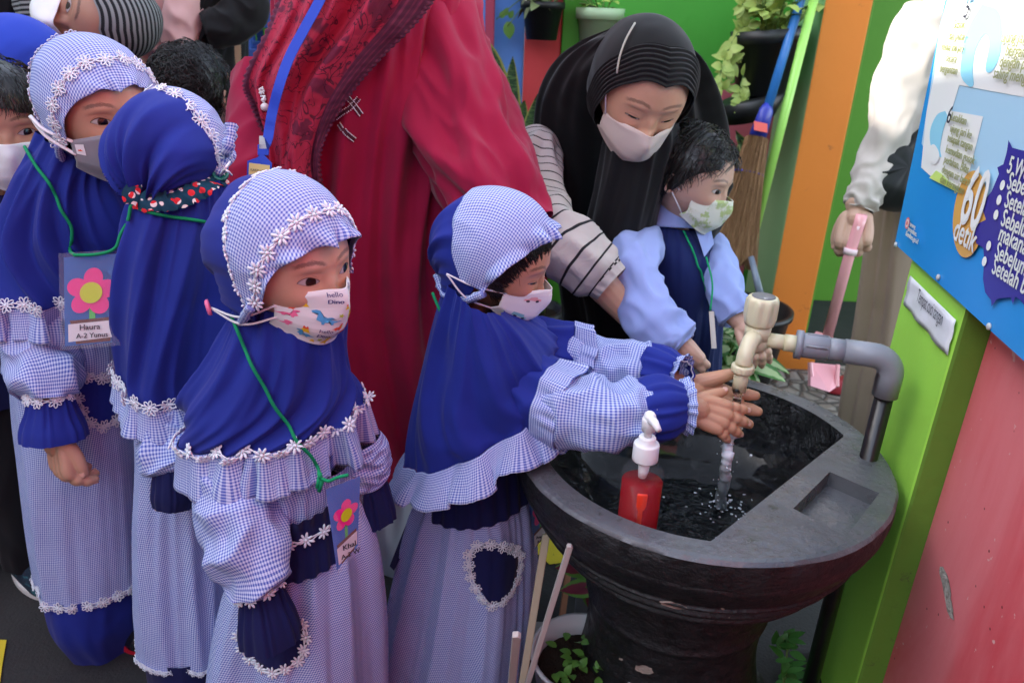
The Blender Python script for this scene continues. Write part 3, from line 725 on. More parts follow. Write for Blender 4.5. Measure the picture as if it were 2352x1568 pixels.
def panel(name, x0, x1, z0, z1, y0, y1, mat, label, cat='wall'):
    b = MB(); b.box(((x0+x1)/2, (y0+y1)/2, (z0+z1)/2), x1-x0, y1-y0, z1-z0); o = b.build(name, mat, smooth=False); bevel(o, .004); tag(o, label, cat); return o
xb0 = XZ(1018, 200, YB)[0]; xb1 = XZ(1200, 200, YB)[0]; xr1 = XZ(1288, 100, YB)[0]; xg1 = XZ(1352, 40, YB)[0]; xo0 = XZ(1800, 529, 2.80)[0]; xo1 = XZ(1899, 529, 2.80)[0]
panel('blue_wall', xb0-.06, xb1, 0, 1.95, YB, YB+.12, m_bw, 'sky blue section of the back wall behind the snake plants')
panel('red_wall', xb1+.001, xr1, 0, 1.95, YB-.02, YB+.12, m_rd, 'red section of the back wall carrying the small black hanging pot')
panel('green_pilaster', xr1+.001, xg1, 0, 1.95, YB-.035, YB+.12, m_g2, 'darker green pilaster between the red panel and the pale green pot')
gw = panel('green_wall', xg1+.001, xo0+.2, 0, 1.95, YB+.02, YB+.14, m_g1, 'bright green back wall behind the woman in black')
panel('dark_green_wall', -3.2, xb0-.061, 0, 1.95, YB+.05, YB+.17, m_g2, 'dark green back wall behind the blue rack')
# worn pink lower area with an irregular top edge
rr = random.Random(5); pts = []
for i in range(25):
    px = lerp(1560, 1800, i/24); py = {0: 190}.get(i, 190)+ (0 if px < 1575 else (25 if 1600 < px < 1660 else 5))+rr.uniform(-12, 12)
    pts.append(PY(px, py, YB+.018))
pts += [V((xo0-.02, YB+.018, .1)), V((pts[0].x, YB+.018, .1))]
b = MB(); b.poly(pts, thick=V((0, -.004, 0))); o = b.build('worn_pink_area', m_pk, gw, smooth=False)
post = MB(); post.box((XZ(1123, 150, YB-.06)[0], YB-.06, 1.3), .035, .035, 2.6); tag(bevel(post.build('red_post', paint('red_post_paint', (.30, .03, .07), .5), smooth=False), .004), 'thin dark red post in front of the blue wall', 'post')
zc = 2.6
col_ = MB(); col_.box(((xo0+xo1)/2, 2.80+.17, zc/2), xo1-xo0, .34, zc)
oc_ = col_.build('orange_pillar', [m_or, m_pg], smooth=False); bevel(oc_, .005); oc_.data.polygons[4].material_index = 1
tag(oc_, 'orange fronted pillar with a pale green side, behind the brooms', 'pillar')
panel('olive_wall', xo1+.15, 4.2, 0, 2.1, 3.60, 3.72, m_gg, 'olive green wall beyond the orange pillar, behind the person in the white shirt')
panel('side_wall', xo1-.02, xo1+.149, .0, 2.55, 3.141, 3.62, m_gg, 'short olive green return wall beside the orange pillar')
# low orange planter kerb at the foot of the column
kb = MB(); a_ = PZ(1650, 838, .10); kb.box((.98, 2.78, .05), .44, .10, .10); tag(bevel(kb.build('planter_kerb', m_or, smooth=False), .006), 'low orange kerb at the foot of the orange pillar', 'kerb')
tc = MB(); tc.lathe([(0, 0), (.05, 0), (.062, .10), (.068, .10), (.068, .12), (.055, .12), (.05, .10), (0, .10)], PZ(1655, 882, .0), 24)
tag(tc.build('terracotta_pot', paint('terracotta', (.42, .13, .05), .8)), 'small terracotta pot at the edge of the pebble paving behind the basin', 'pot')
# ------------------------------------------------------------------ blue rack
m_rack = paint('blue_rack_paint', (.05, .12, .42), .5, .4, .1)
rk0 = thing('rack', 'blue slatted plant rack beside the red dressed person, behind the children', 'rack', (XZ(590, 300, 2.75)[0], 2.75, 0))
YR = 2.75; xs_ = XZ(530, 300, YR)[0], XZ(655, 300, YR)[0]
for yy in (0, .30):
    for x in (xs_[0], lerp(xs_[0], xs_[1], .45), xs_[1]):
        b = MB(); b.box((x, YR+yy, .85), .03, .03, 1.7); bevel(b.build('upright', m_rack, rk0, smooth=False), .003)
for k, py in enumerate((47, 128, 212, 287)):
    z = XZ(590, py, YR)[1]; 
    for yq in (-.008, .30): b = MB(); b.box(((xs_[0]+xs_[1])/2, YR+yq, z), xs_[1]-xs_[0]+.03, .02, .045); bevel(b.build('rail', m_rack, rk0, smooth=False), .003)
    s = MB(); s.box(((xs_[0]+xs_[1])/2, YR+.15, z+.03), xs_[1]-xs_[0], .28, .012); s.build('shelf', m_rack, rk0, smooth=False)
for q in range(4):
    b = MB(); b.box((lerp(xs_[0], xs_[1], (q+.6)/4.2), YR+.33, .85), .022, .012, 1.7); b.build('back_slat', m_rack, rk0, smooth=False)
m_bpot = paint('black_plastic', (.010, .011, .012), .45, .5, .2, 8)
for i, px in enumerate((594, 622)):
    c = PY(px, 27, YR+.12); b = MB(); z0 = XZ(590, 47, YR)[1]+.037
    b.lathe([(0, 0), (.045, 0), (.055, .075), (.06, .075), (.06, .09), (.052, .09), (.044, .01), (0, .01)], V((c.x, c.y, z0)), 20)
    tag(b.build('seedling_pot', m_bpot), ['small black seedling pot on the blue rack, nearer the person in black', 'small black seedling pot on the blue rack, nearer the red dressed person'][i], 'pot', 'seedling pots on the rack')
# ------------------------------------------------------------------ leaves
def leaf(mb, base, d, n, L, W, droop=.3, seg=6, fold=.15, mi=0):
    """one curved leaf"""
    d = d.normalized(); s = d.cross(n).normalized(); n = s.cross(d).normalized(); vs = []; fs = []
    for i in range(seg+1):
        t = i/seg; w_ = W*math.sin(PI*min(1, t*.92+.06))**.8*(1-.25*t); p = base+d*(L*t)-n*(droop*L*t*t)
        vs += [p-s*w_+n*(fold*w_), p, p+s*w_+n*(fold*w_)]
    for i in range(seg):
        a = 3*i; fs += [(a, a+1, a+4, a+3), (a+1, a+2, a+5, a+4)]
    mb.add(vs, fs, [(k/2.0-.5 if 0 else ((j-1)*1.0, i_/seg)) for i_ in range(seg+1) for j in range(3)], mi)
def leafmat(name, c, c2, edge=None, scale=12):
    m = Mat(name, .45, .4); x, y, z = m.xyz(m.coord('UV')); col = m.mix(m.noise(scale, 3), c, c2)
    if edge: col = m.mix((x.abs()+(m.noise(40, 3)-.5)*.5).step(edge[1], edge[1]+.12), col, edge[0])
    m.setc('Base Color', col); m.setc('Subsurface Weight', .05); m.bump(m.noise(60, 3), .3, .003); return m.m
m_lf = leafmat('green_leaf', (.05, .14, .02), (.11, .26, .04)); m_lfy = leafmat('yellow_green_leaf', (.16, .30, .05), (.45, .48, .12), scale=25)
m_snake = Mat('snake_plant_leaf', .45, .4); x, y, z = m_snake.xyz(m_snake.coord('UV')); wv = m_snake.noise(34, 4, m_snake.map(m_snake.coord(), (.5, .5, 2.6)), dist=1.5)
m_snake.setc('Base Color', m_snake.mix(x.abs().step(.72, .85), m_snake.mix(wv.step(.45, .58), (.015, .045, .018), (.07, .13, .045)), (.22, .24, .06))); m_snake = m_snake.m
m_white_var = leafmat('variegated_leaf', (.45, .52, .30), (.30, .42, .16), ((.05, .17, .03), .45)); m_coleus = leafmat('coleus_leaf', (.22, .02, .05), (.09, .02, .03), ((.10, .24, .04), .55), 40)
m_soil = paint('potting_soil', (.02, .014, .01), .95, .1, .3, 30, 1, 120, .006); m_stemg = paint('plant_stem', (.10, .18, .04), .6)
rp = random.Random(11)
def potted(name, label, c, prof, mpot, grow, cat='plant pot', soil_r=.05, soil_z=.1, group=None, n=28):
    t = thing(name, label, cat, c, group); b = MB(); b.lathe(prof, V(c), n); b.build('pot', mpot, t)
    b = MB(); b.lathe([(0, soil_z), (soil_r, soil_z)], V(c), 20); b.build('soil', m_soil, t, smooth=False)
    if grow: grow(t, V(c)+V((0, 0, soil_z)))
    return t
def bushy(mat, n, L, W, R, up=.5, stems=8, droop=.5, ls=(.0, .1)):
    def g(t, c):
        mb = MB(); st = MB()
        for k in range(stems):
            a = rp.uniform(0, 2*PI); q = c+V((math.cos(a), math.sin(a), 0))*R*.25; e = q+V((math.cos(a)*R*rp.uniform(.2, 1), math.sin(a)*R*rp.uniform(.2, 1), up*R*rp.uniform(.4, 1.4)))
            pts = cv([q, q.lerp(e, .5)+V((0, 0, R*.15)), e], 6); st.tube(pts, .0025, 5)
            for i in range(n//stems):
                p = pts[rp.randint(1, 5)]; a2 = rp.uniform(0, 2*PI); d = V((math.cos(a2), math.sin(a2), rp.uniform(-.3, .7)))
                leaf(mb, p, d, V((0, 0, 1))+V((rp.uniform(-.4, .4), rp.uniform(-.4, .4), 0)), L*rp.uniform(.6, 1.2), W*rp.uniform(.7, 1.2), droop, 5)
        st.build('stem', m_stemg, t); mb.build('leaves', mat, t, uv=True)
    return g
POT = lambda r, h: [(0, 0), (r*.72, 0), (r*.93, h*.82), (r*1.05, h*.82), (r*1.05, h), (r*.92, h), (r*.70, .01), (0, .01)]
p_ = PY(2080/1.7*1.0, 80, YB-.13); hp = PY(1243, 92, YB-.12)
hang = potted('hanging_pot', 'black hanging pot with a leafy plant on the red wall panel', (hp.x, hp.y, hp.z), POT(.078, .13), m_bpot, bushy(leafmat('grey_green_leaf', (.10, .15, .06), (.22, .26, .12)), 46, .075, .022, .13, .8, 9, .6), 'hanging pot', .07, .115)
b = MB(); b.box((hp.x, YB-.035, hp.z+.11), .02, .03, .03); b.build('hook', m_bpot, hang)
b = MB(); rp2 = random.Random(4)
for (tx, ty) in [(1140, 45), (1165, 62)]:
    e = PY(tx, ty, YB-.10); pts = cv([hp+V((-.05, 0, .13)), e.lerp(hp, .5)+V((0, 0, .10)), e], 10); b.tube(pts, .002, 5)
b.build('runner', m_stemg, hang)
b = MB()
for (tx, ty, L) in [(1168, 50, .06), (1158, 36, .03), (1150, 42, .03), (1170, 42, .03)]:
    e = PY(tx, ty, YB-.10); leaf(b, e, V((.1, -.05, -1 if L > .05 else .2)), V((0, -1, .2)), L, L*.42, .1)
b.build('runner_leaf', m_lf, hang, uv=True)
c = PY(1372, 118, YB-.06)
pgp = potted('pale_green_pot', 'pale green pot with small yellowish plant on the green wall, behind the woman in black', (c.x, c.y, c.z), [(0, 0), (.066, 0), (.08, .11), (.09, .11), (.092, .15), (.078, .15), (.06, .01), (0, .01)], paint('pale_green_plastic', (.36, .50, .30), .5), bushy(m_lfy, 26, .05, .016, .10, .6, 7, .4), 'plant pot', .07, .13)
b = MB(); b.box((c.x, YB-.0, c.z+.13), .02, .06, .02); b.build('hook', m_bpot, pgp)
c = PY(1745, 215, 2.86); rpz = V((c.x, c.y, c.z))
bp_ = thing('large_hanging_pot', 'large black hanging pot trailing yellow green leaves beside the brooms', 'hanging pot', rpz)
b = MB(); b.lathe([(0, 0), (.085, 0), (.115, .17), (.128, .17), (.132, .215), (.115, .215), (.08, .01), (0, .01)], rpz, 36, V((1, 0, .12)).normalized()); b.build('pot', m_bpot, bp_)
b = MB(); b.lathe([(0, .05), (.095, -.03), (.12, .04), (.10, .05), (0, .05)], rpz+V((-.03, .0, -.06)), 30, V((1, 0, .25)).normalized()); b.build('saucer', m_bpot, bp_)
b = MB(); b.lathe([(0, .19), (.115, .19)], rpz, 24); b.build('soil', m_soil, bp_, smooth=False)
b = MB(); b.box((rpz.x, 3.03, rpz.z+.19), .02, .30, .02); b.build('bracket', m_bpot, bp_)
bushy(m_lfy, 90, .055, .022, .16, 1.0, 14, .5)(bp_, rpz+V((0, -.03, .2)))
b = MB(); st = MB()
trails = [[(1742, 95), (1715, 60), (1685, 90), (1660, 150), (1648, 200)], [(1725, 120), (1690, 120), (1668, 190), (1650, 215)], [(1735, 100), (1725, 130), (1700, 200), (1705, 240)], [(1770, 60), (1760, 20), (1740, 5)], [(1712, 60), (1712, 20), (1705, 10)], [(1800, 90), (1790, 30), (1778, 0)]]
for tr in trails:
    pts = cv([PY(a, c_, 2.84-.02*i) for i, (a, c_) in enumerate(tr)], 14); st.tube(pts, .002, 5)
    for i in range(26):
        p = pts[rp.randint(1, 13)]; a2 = rp.uniform(0, 2*PI); leaf(b, p, V((math.cos(a2), -.5, math.sin(a2))), V((rp.uniform(-.5, .5), -1, .5)), rp.uniform(.03, .055), rp.uniform(.012, .02), .3, 5)
st.build('trailing_stem', m_stemg, bp_); b.build('trailing_leaves', m_lfy, bp_, uv=True)
# snake plants along the foot of the wall
def snake(px, py0, pts, label, Y=2.85):
    base = V((XZ(px, 450, Y)[0], Y, .0)); t = thing('snake_plant', label, 'plant', base, 'snake plants at the blue wall')
    b = MB(); b.lathe(POT(.12, .22), base, 28); b.build('pot', m_bpot, t); b = MB(); b.lathe([(0, .19), (.105, .19)], base, 20); b.build('soil', m_soil, t, smooth=False)
    for (x0, y0, x1, y1, w_) in pts:
        lb = MB(); a = base+V((rp.uniform(-.05, .05), rp.uniform(-.05, .05), .19)); m_ = PY(x0, y0, Y-.02); e = PY(x1, y1, Y-.03); c_ = cv([a, m_, e], 16); vs = []; fs = []; uv = []
        for i, p in enumerate(c_):
            tt = i/15; d = (c_[min(i+1, 15)]-c_[max(i-1, 0)]).normalized(); s = d.cross(V((rp.uniform(-.01, .01), -1, 0))).normalized(); wv = 1.4*w_*(min(1, .55+tt*1.2))*(1-max(0, tt-.55)/.45)**.7+.001
            for j in (-1, 0, 1): vs.append(p+s*(wv*j)+V((0, .008*abs(j)*-1, 0))); uv.append((j, tt))
        for i in range(15): fs += [(3*i, 3*i+1, 3*i+4, 3*i+3), (3*i+1, 3*i+2, 3*i+5, 3*i+4)]
        mk('leaf', vs, fs, m_snake, t, uv)
snake(1165, 500, [(1150, 230, 1088, 55, .030), (1170, 300, 1178, 130, .030), (1190, 330, 1205, 230, .028), (1160, 330, 1150, 215, .03), (1205, 380, 1222, 290, .022)], 'tallest snake plant, standing against the blue back wall', 2.9)
snake(1235, 500, [(1212, 360, 1235, 215, .024), (1225, 400, 1245, 300, .03), (1200, 400, 1195, 280, .026)], 'shorter snake plant partly hidden by the shoulder of the woman in black', 2.75)
snake(1700, 480, [(1682, 430, 1662, 340, .03), (1700, 420, 1700, 320, .03), (1715, 400, 1690, 300, .022), (1690, 440, 1735, 350, .02)], 'snake plant behind the fan of the broom', 2.80)
# ------------------------------------------------------------------ brooms
m_bh = paint('blue_handle_plastic', (.03, .17, .50), .3, .5, .05); m_bc = paint('indigo_plastic', (.03, .04, .35), .35, .5, .05); m_straw = Mat('broom_straw', .8, .2); m_straw.setc('Base Color', m_straw.mix(m_straw.noise(180, 3, m_straw.map(m_straw.coord(), (1, 1, .06))), (.16, .08, .04), (.45, .26, .13))); m_straw.bump(m_straw.noise(260, 2, m_straw.map(m_straw.coord(), (1, 1, .05))), .8, .006); m_straw = m_straw.m
br_t = thing('broom', 'straw broom with a blue handle leaning on the orange pillar', 'broom', PY(1690, 580, 2.62))
b = MB(); b.tube([PY(1858, -60, 2.80), PY(1764, 245, 2.66)], .0155, 12); b.build('handle', m_bh, br_t)
b = MB(); a_, c_ = PY(1760, 255, 2.66), PY(1740, 315, 2.64); b.tube([a_+(a_-c_)*.25, a_, c_], [.019, .031, .038], 16, flat=.7); b.build('socket', m_bc, br_t)
b = MB(); q = PY(1747, 292, 2.60); X_ = (CR*.95+CU*-.2).normalized(); Y_ = CU; b.box(q, .045, .004, .03, X_, CF, Y_); b.build('label_sticker', m_bdr, br_t, smooth=False)
def fan(u, v):
    a = 2*PI*u; q = PY(1738, 318, 2.64).lerp(PY(lerp(1620, 1725, .5), lerp(585, 605, .5), 2.58), v); w_ = lerp(.036, .095, v**1.2)
    return q+X_*(math.cos(a)*w_*(1+.0*v))+CF*(math.sin(a)*lerp(.022, .03, v))+V((0, 0, -1))*(.03*v**6*nz(a*4, 3, 1))+X_*(.0035*nz(a*14, v*2, 2))
o = Surf(fan, 0, 1, True).build('straw_core', m_straw, br_t, 120, 20)
b = MB()
for k in range(380):
    a = rp.uniform(0, 2*PI); rr_ = rp.uniform(.7, 1.04); q0 = PY(1738, 318, 2.64); q1 = PY(1672, 600, 2.58); pts = []
    for i in range(6):
        v = i/5*rp.uniform(.96, 1.04); w_ = lerp(.036, .10, v**1.2); pts.append(q0.lerp(q1, v)+X_*(math.cos(a)*w_*rr_)+CF*(math.sin(a)*.032*rr_)+V((rp.uniform(-1, 1), 0, rp.uniform(-1, 1)))*.002)
    b.tube(pts, .0011, 3, False)
b.build('bristles', m_straw, br_t)
b = MB(); q = fan(.25, .30); ring = [fan(i/28, .28)+CF*-.0+ (fan(i/28, .28)-PY(1715, 390, 2.62))*.02 for i in range(29)]; b.tube(ring, .0035, 6); b.build('binding', m_bc, br_t)
b = MB(); b.tube([PY(1884, -60, 2.74), PY(1722, 575, 2.62)], [.0155, .0155], 12); stick = b.build('green_pole', paint('lime_plastic', (.36, .72, .13), .3, .5, .05)); tag(stick, 'thin lime green pole leaning beside the blue handled broom', 'pole')
# black bin and tools behind the broom
b = MB(); q = PY(1690, 620, 2.60); b.lathe([(0, 0), (.14, 0), (.17, .26), (.18, .26), (.18, .28), (.165, .28), (.13, .01), (0, .01)], V((.86, 2.66, .012)), 32); tag(b.build('black_bucket', m_bpot), 'black bucket on the ground under the broom', 'bucket')
b = MB(); b.tube([PY(1725, 590, 2.55), PY(1752, 700, 2.45)], [.010, .014], 10); tag(b.build('metal_tool_handle', paint('grey_metal', (.16, .20, .26), .3, .6)), 'short grey metal tool handle leaning at the foot of the pillar', 'tool')
# variegated plant behind the basin
vp = PY(1640, 850, 1.98); base = V((vp.x, 1.98, 0))
t = thing('variegated_plant', 'white and green variegated plant behind the far rim of the basin', 'plant', base); b = MB(); b.lathe([(0, 0), (.10, 0), (.12, .2), (.13, .2), (.13, .22), (.11, .22), (.09, .01), (0, .01)], base, 28); b.build('pot', m_bpot, t)
b = MB(); b.lathe([(0, .2), (.11, .2)], base, 20); b.build('soil', m_soil, t, smooth=False)
b = MB(); st = MB(); e0 = PY(1660, 800, 1.95)
for k in range(46):
    tgt = PY(rp.uniform(1595, 1725), rp.uniform(715, 850), rp.uniform(1.86, 2.04)); a2 = rp.uniform(0, 2*PI); leaf(b, tgt, V((math.cos(a2), math.sin(a2)-.3, rp.uniform(-.1, .9))), V((0, -.5, 1)), rp.uniform(.07, .13), rp.uniform(.02, .032), .5, 7)
    if k % 4 == 0: st.tube(cv([base+V((0, 0, .2)), base.lerp(tgt, .6)+V((0, 0, .1)), tgt], 6), .004, 5)
st.build('stem', m_stemg, t); b.build('leaves', m_white_var, t, uv=True)
# ------------------------------------------------------------------ concrete basin
BZ = .59; BC = V((.328, 1.133, 0)); BR = .315
m_conc = Mat('black_painted_concrete', .5, .45); mm = m_conc; o_ = mm.coord(); n1 = mm.noise(7, 6, rough=.7); c = mm.mix(n1, (.0045, .0045, .005), (.016, .016, .017))
c = mm.mix(mm.noise(90, 5, mm.map(o_, (1, 1, .5)), dist=2, rough=.8).step(.60, .72)*.35, c, (.10, .11, .12)); c = mm.mix(mm.voro(55)[0].step(.07, .03)*mm.noise(13).gt(.5), c, (.32, .29, .25))
mm.setc('Base Color', c); mm.bump(mm.noise(38, 6, mm.map(o_, (1, 1, 1.5)), rough=.6), .6, .012); mm.bump(mm.noise(230, 4), .4, .002); mm.setc('Roughness', mm.noise(30, 4).step(.3, .7)*.3+.35); m_conc = mm.m
m_rim = Mat('worn_rim_concrete', .35, .5); mm = m_rim; n1 = mm.noise(6, 6, rough=.7); c = mm.mix(n1, (.038, .040, .044), (.14, .145, .155)); st_ = mm.noise(14, 5, rough=.7).step(.60, .70); c = mm.mix(st_, c, (.030, .034, .026))
c = mm.mix(mm.noise(110, 4, rough=.7).step(.63, .72)*.6, c, (.22, .22, .22)); mm.setc('Base Color', c); mm.setc('Roughness', (mm.noise(9, 5, rough=.7).step(.35, .62))*.36+.06); mm.bump(mm.noise(70, 5, rough=.6), .45, .004); mm.bump(mm.noise(12, 3), .5, .012); m_rim = mm.m
m_wet = Mat('wet_black_concrete', .24, .4); mm = m_wet; mm.setc('Base Color', mm.mix(mm.noise(9, 5), (.004, .0045, .005), (.016, .017, .018))); mm.setc('Coat Weight', .25); mm.setc('Coat Roughness', .06); mm.bump(mm.noise(30, 5, mm.map(mm.coord(), (1, 1, .6)), dist=1.5, rough=.65), 1.0, .030); mm.bump(mm.noise(110, 3), .6, .005); m_wet = mm.m
q0 = PZ(1957, 987, BZ)-BC; q1 = PZ(1659, 1222, BZ)-BC; ch = (q1-q0).normalized(); cn = V((-ch.y, ch.x, 0)); 
if cn.x < 0: cn = -cn
cd = q0.dot(cn); ca = math.atan2(cn.y, cn.x)
RI = .272
def ri(a, r):
    k = math.cos(a-ca); return min(r, (cd-(RI-r)*.25)/k) if k > .05 else r
basin = thing('wash_basin', 'round black concrete wash basin on a thick pedestal by the lime pillar', 'basin', BC)
NB = 256
ang = [2*PI*i/NB for i in range(NB)]
def wobble(a, s, z): return 1+.006*nz(math.cos(a)*3+s, math.sin(a)*3, z*9)+.003*nz(math.cos(a)*11, math.sin(a)*11, z*30+s)
def loft(rs, mat, name, closed=False):
    vs = [V((BC.x+math.cos(a)*f_(a), BC.y+math.sin(a)*f_(a), z)) for f_, z in rs for a in ang]; fs = []
    for j in range(len(rs)-1+(1 if closed else 0)):
        for i in range(NB):
            i2 = (i+1) % NB; j2 = (j+1) % len(rs); fs.append((j*NB+i, j*NB+i2, j2*NB+i2, j2*NB+i))
    return vs, fs
inner = [(RI, .0), (RI-.004, -.012), (.262, -.05), (.245, -.09), (.215, -.130), (.170, -.158), (.10, -.172), (.052, -.176)]
rs = [((lambda a, r=r, z=z: ri(a, r)*(wobble(a, 2, z) if z < 0 else 1)), BZ+z) for r, z in inner]
outer = [(.300, -.176-.0), (.300, -.10)]
rim_rs = [((lambda a, r=r: r*wobble(a, 5, 0)), BZ+z) for r, z in [(BR, -.006), (BR-.006, .0)]]
# rim + deck block (closed solid so that the soap tray can be cut out of it)
blk = [((lambda a: ri(a, RI)), BZ), ((lambda a: ri(a, RI-.003)), BZ-.012), ((lambda a: ri(a, .266)), BZ-.04), ((lambda a: .300), BZ-.055), ((lambda a: BR-.004), BZ-.052), ((lambda a: BR*wobble(a, 5, 0)), BZ-.030), ((lambda a: BR*wobble(a, 5, .1)), BZ-.006), ((lambda a: BR-.005), BZ-.001), ((lambda a: (BR-.012)), BZ), ((lambda a: max(ri(a, RI)*.5+.5*(BR-.012), ri(a, RI)+.003)), BZ)]
vs, fs = loft(blk, m_rim, 'rim', True); rim = mk('rim', vs, fs, m_rim, basin)
tray = [PZ(1906, 1083, BZ), PZ(2020, 1132, BZ), PZ(1943, 1232, BZ), PZ(1822, 1167, BZ)]
cb = MB(); cb.poly([p-V((0, 0, .026)) for p in tray], thick=V((0, 0, .05))); cut = cb.build('cut', m_rim, None, smooth=False)
for o_q in (rim, cut):
    bq = bmesh.new(); bq.from_mesh(o_q.data); bmesh.ops.remove_doubles(bq, verts=bq.verts, dist=1e-6); bmesh.ops.recalc_face_normals(bq, faces=bq.faces); bq.to_mesh(o_q.data); bq.free()
bo = rim.modifiers.new('tray', 'BOOLEAN'); bo.operation = 'DIFFERENCE'; bo.object = cut; bo.solver = 'EXACT'
dg = bpy.context.evaluated_depsgraph_get(); me = bpy.data.meshes.new_from_object(rim.evaluated_get(dg)); rim.modifiers.clear(); rim.data = me; bpy.data.objects.remove(cut)
me.materials.append(m_conc)
for p_ in me.polygons:
    p_.use_smooth = abs(p_.normal.z) < .9
    rc = math.hypot(p_.center.x-BC.x, p_.center.y-BC.y)
    if (p_.normal.z < .55 and rc > .295): p_.material_index = 1
m_ = rim.modifiers.new('e', 'EDGE_SPLIT'); m_.split_angle = rad(40)
vs, fs = loft(rs, m_wet, 'bowl'); bowl = mk('bowl', vs, fs, m_wet, basin)
# drain: a sunken ring near the front of the bowl floor
vs, fs = loft([((lambda a: .052), BZ-.176), ((lambda a: .050), BZ-.215), ((lambda a: .001), BZ-.216)], m_wet, 'drain'); mk('drain', vs, fs, m_wet, basin)
prof = [(.300, -.052), (.306, -.050), (.308, -.062), (.296, -.085), (.284, -.105), (.286, -.112), (.276, -.121), (.268, -.127), (.272, -.136), (.262, -.147), (.252, -.153), (.255, -.162), (.242, -.175), (.222, -.188), (.205, -.200), (.190, -.213), (.178, -.228), (.172, -.25), (.168, -.30), (.170, -.315), (.165, -.33), (.160, -.38), (.163, -.43), (.170, -.47), (.180, -.52), (.195, -.56), (.215, -.588), (.0, -.588)]
pt = crom([(r, z, 0) for r, z in prof], 150)
vs, fs = loft([((lambda a, r=float(q[0]), z=float(q[1]): r*wobble(a, 9, z)), BZ+float(q[1])) for q in pt], m_conc, 'pedestal')
mk('pedestal', vs, fs, m_conc, basin)
pbv = bvh([o for o in basin.children if o.name.startswith('pedestal')]); m_chip = paint('bare_concrete_chip', (.36, .30, .25), .9, .2, .2, 60, .8, 120, .004)
for cx, cy, sx, sy in [(1545, 1388, 34, 8), (1480, 1536, 24, 10), (1427, 1512, 5, 3), (1660, 1396, 5, 3)]:
    pts = []
    for k in range(18):
        a = 2*PI*k/18; q, n_ = hit(pbv, cx+math.cos(a)*sx*rp.uniform(.75, 1.1), cy+math.sin(a)*sy*rp.uniform(.7, 1.15)+(math.cos(a)*sx*.18), .0012, 1.1); pts.append(q)
    chip = MB(); chip.poly(pts); chip.build('chipped_paint', m_chip, basin, smooth=False)
# water in the bowl
m_water = Mat('water', .03, .5); m_water.setc('Base Color', (.008, .010, .011)); m_water.b.inputs['IOR'].default_value = 1.33
m_water.bump(m_water.noise(34, 4, dist=1.6), .9, .016); m_water = m_water.m
WZ = BZ-.164
def pool(u, v):
    a = 2*PI*u; r = min(ri(a, .232), .172)*v; x = math.cos(a)*r; y = math.sin(a)*r
    return V((BC.x+x, BC.y+y, WZ+.0015*nz(x*40, y*40, 1)+.001*nz(x*90, y*90, 4)))
po = Surf(pool, 0, 1, True).build('pool_water', m_water, None, 120, 40); tag(po, None, None, kind='structure'); po.name = 'water'
# ------------------------------------------------------------------ tap
m_pvc = paint('grey_pvc', (.24, .25, .28), .35, .5, .08, 12, .1, 90, .001, (.13, .12, .12), .66, 20); m_cream = paint('aged_cream_plastic', (.66, .61, .40), .3, .5, .08, 12, .1, 60, .001, (.30, .20, .09), .68, 26); m_blk = paint('black_pipe_paint', (.010, .008, .009), .28, .5, .2, 12, .4, 40, .002)
tb = PZ(1995, 1050, BZ); tt = thing('tap', 'cream plastic tap on a grey elbow pipe rising from the basin deck', 'tap', (tb.x, tb.y, 0))
def zat(px, py, q):   # height on the vertical line through q seen at py
    lo, hi = 0., 1.2
    for _ in range(40):
        m_ = (lo+hi)/2; d = V((q.x, q.y, m_))-CC; yy = 784-FPX*d.dot(CU)/d.dot(CF)
        if yy > py: lo = m_
        else: hi = m_
    return lo
z1 = zat(0, 905, tb); z2 = zat(0, 822, tb); R1 = .0145; R2 = .0200
b = MB(); b.tube([V((tb.x, tb.y, .0)), V((tb.x, tb.y, z1+.01))], R1, 20); b.build('standpipe', m_blk, tt)
top = V((tb.x, tb.y, z2)); far = PZ(1836, 791, z2); dh = (far-top); dh.z = 0; dh = dh.normalized()
b = MB(); pts = [V((tb.x, tb.y, z1-.002)), V((tb.x, tb.y, z2-.028))]+[top+V((0, 0, -.028))*math.cos(a) *1.0+dh*.028*(1-math.cos(a))*0+dh*.028*math.sin(a)*0 for a in []]
for k in range(1, 8):
    a = PI/2*k/8; pts.append(top+V((0, 0, -.030*(1-math.sin(a))))+dh*(.030*(1-math.cos(a))))
pts += [top+dh*.032, top+dh*.075]; b.tube(pts, R2, 24); b.build('elbow', m_pvc, tt)
b = MB(); L1 = (far-top).length; b.tube([top+dh*.073, top+dh*(L1-.04)], R2*.93, 24); b.tube([top+dh*(L1-.045), top+dh*(L1-.044), top+dh*(L1-.004), top+dh*L1], [R2*.95, R2*1.03, R2*1.03, R2*.98], 24); b.tube([top+dh*(L1-.004), top+dh*(L1+.006)], [R2*1.2, R2*1.2], 24); b.build('coupling', m_pvc, tt)
for a_ in (.4, 1.6, 2.8):
    b = MB(); sd_ = dh.cross(V((0, 0, 1))); rr_ = (sd_*math.cos(a_)+V((0, 0, 1))*math.sin(a_)); b.box(top+dh*(L1-.025)+rr_*(R2*1.04), .032, .003, .003, dh, sd_, V((0, 0, 1))); b.build('coupling_rib', m_pvc, tt)
vb = top+dh*(L1+.068)
b = MB(); b.tube([top+dh*(L1+.004), top+dh*(L1+.024)], .0150, 8); b.tube([top+dh*(L1+.022), top+dh*(L1+.05)], .0125, 18); b.build('inlet', m_cream, tt)
b = MB(); b.ball(vb+V((0, 0, -.004)), (.021, .021, .022), 24, 14); b.tube([vb, vb+V((0, 0, .026))], [.0205, .0215], 24); b.build('valve_body', m_cream, tt)
def knobr(r, z, a): return r*(1+.055*math.cos(a*9)*sst(.002, .012, z)*sst(.050, .040, z)) if r > .02 else r
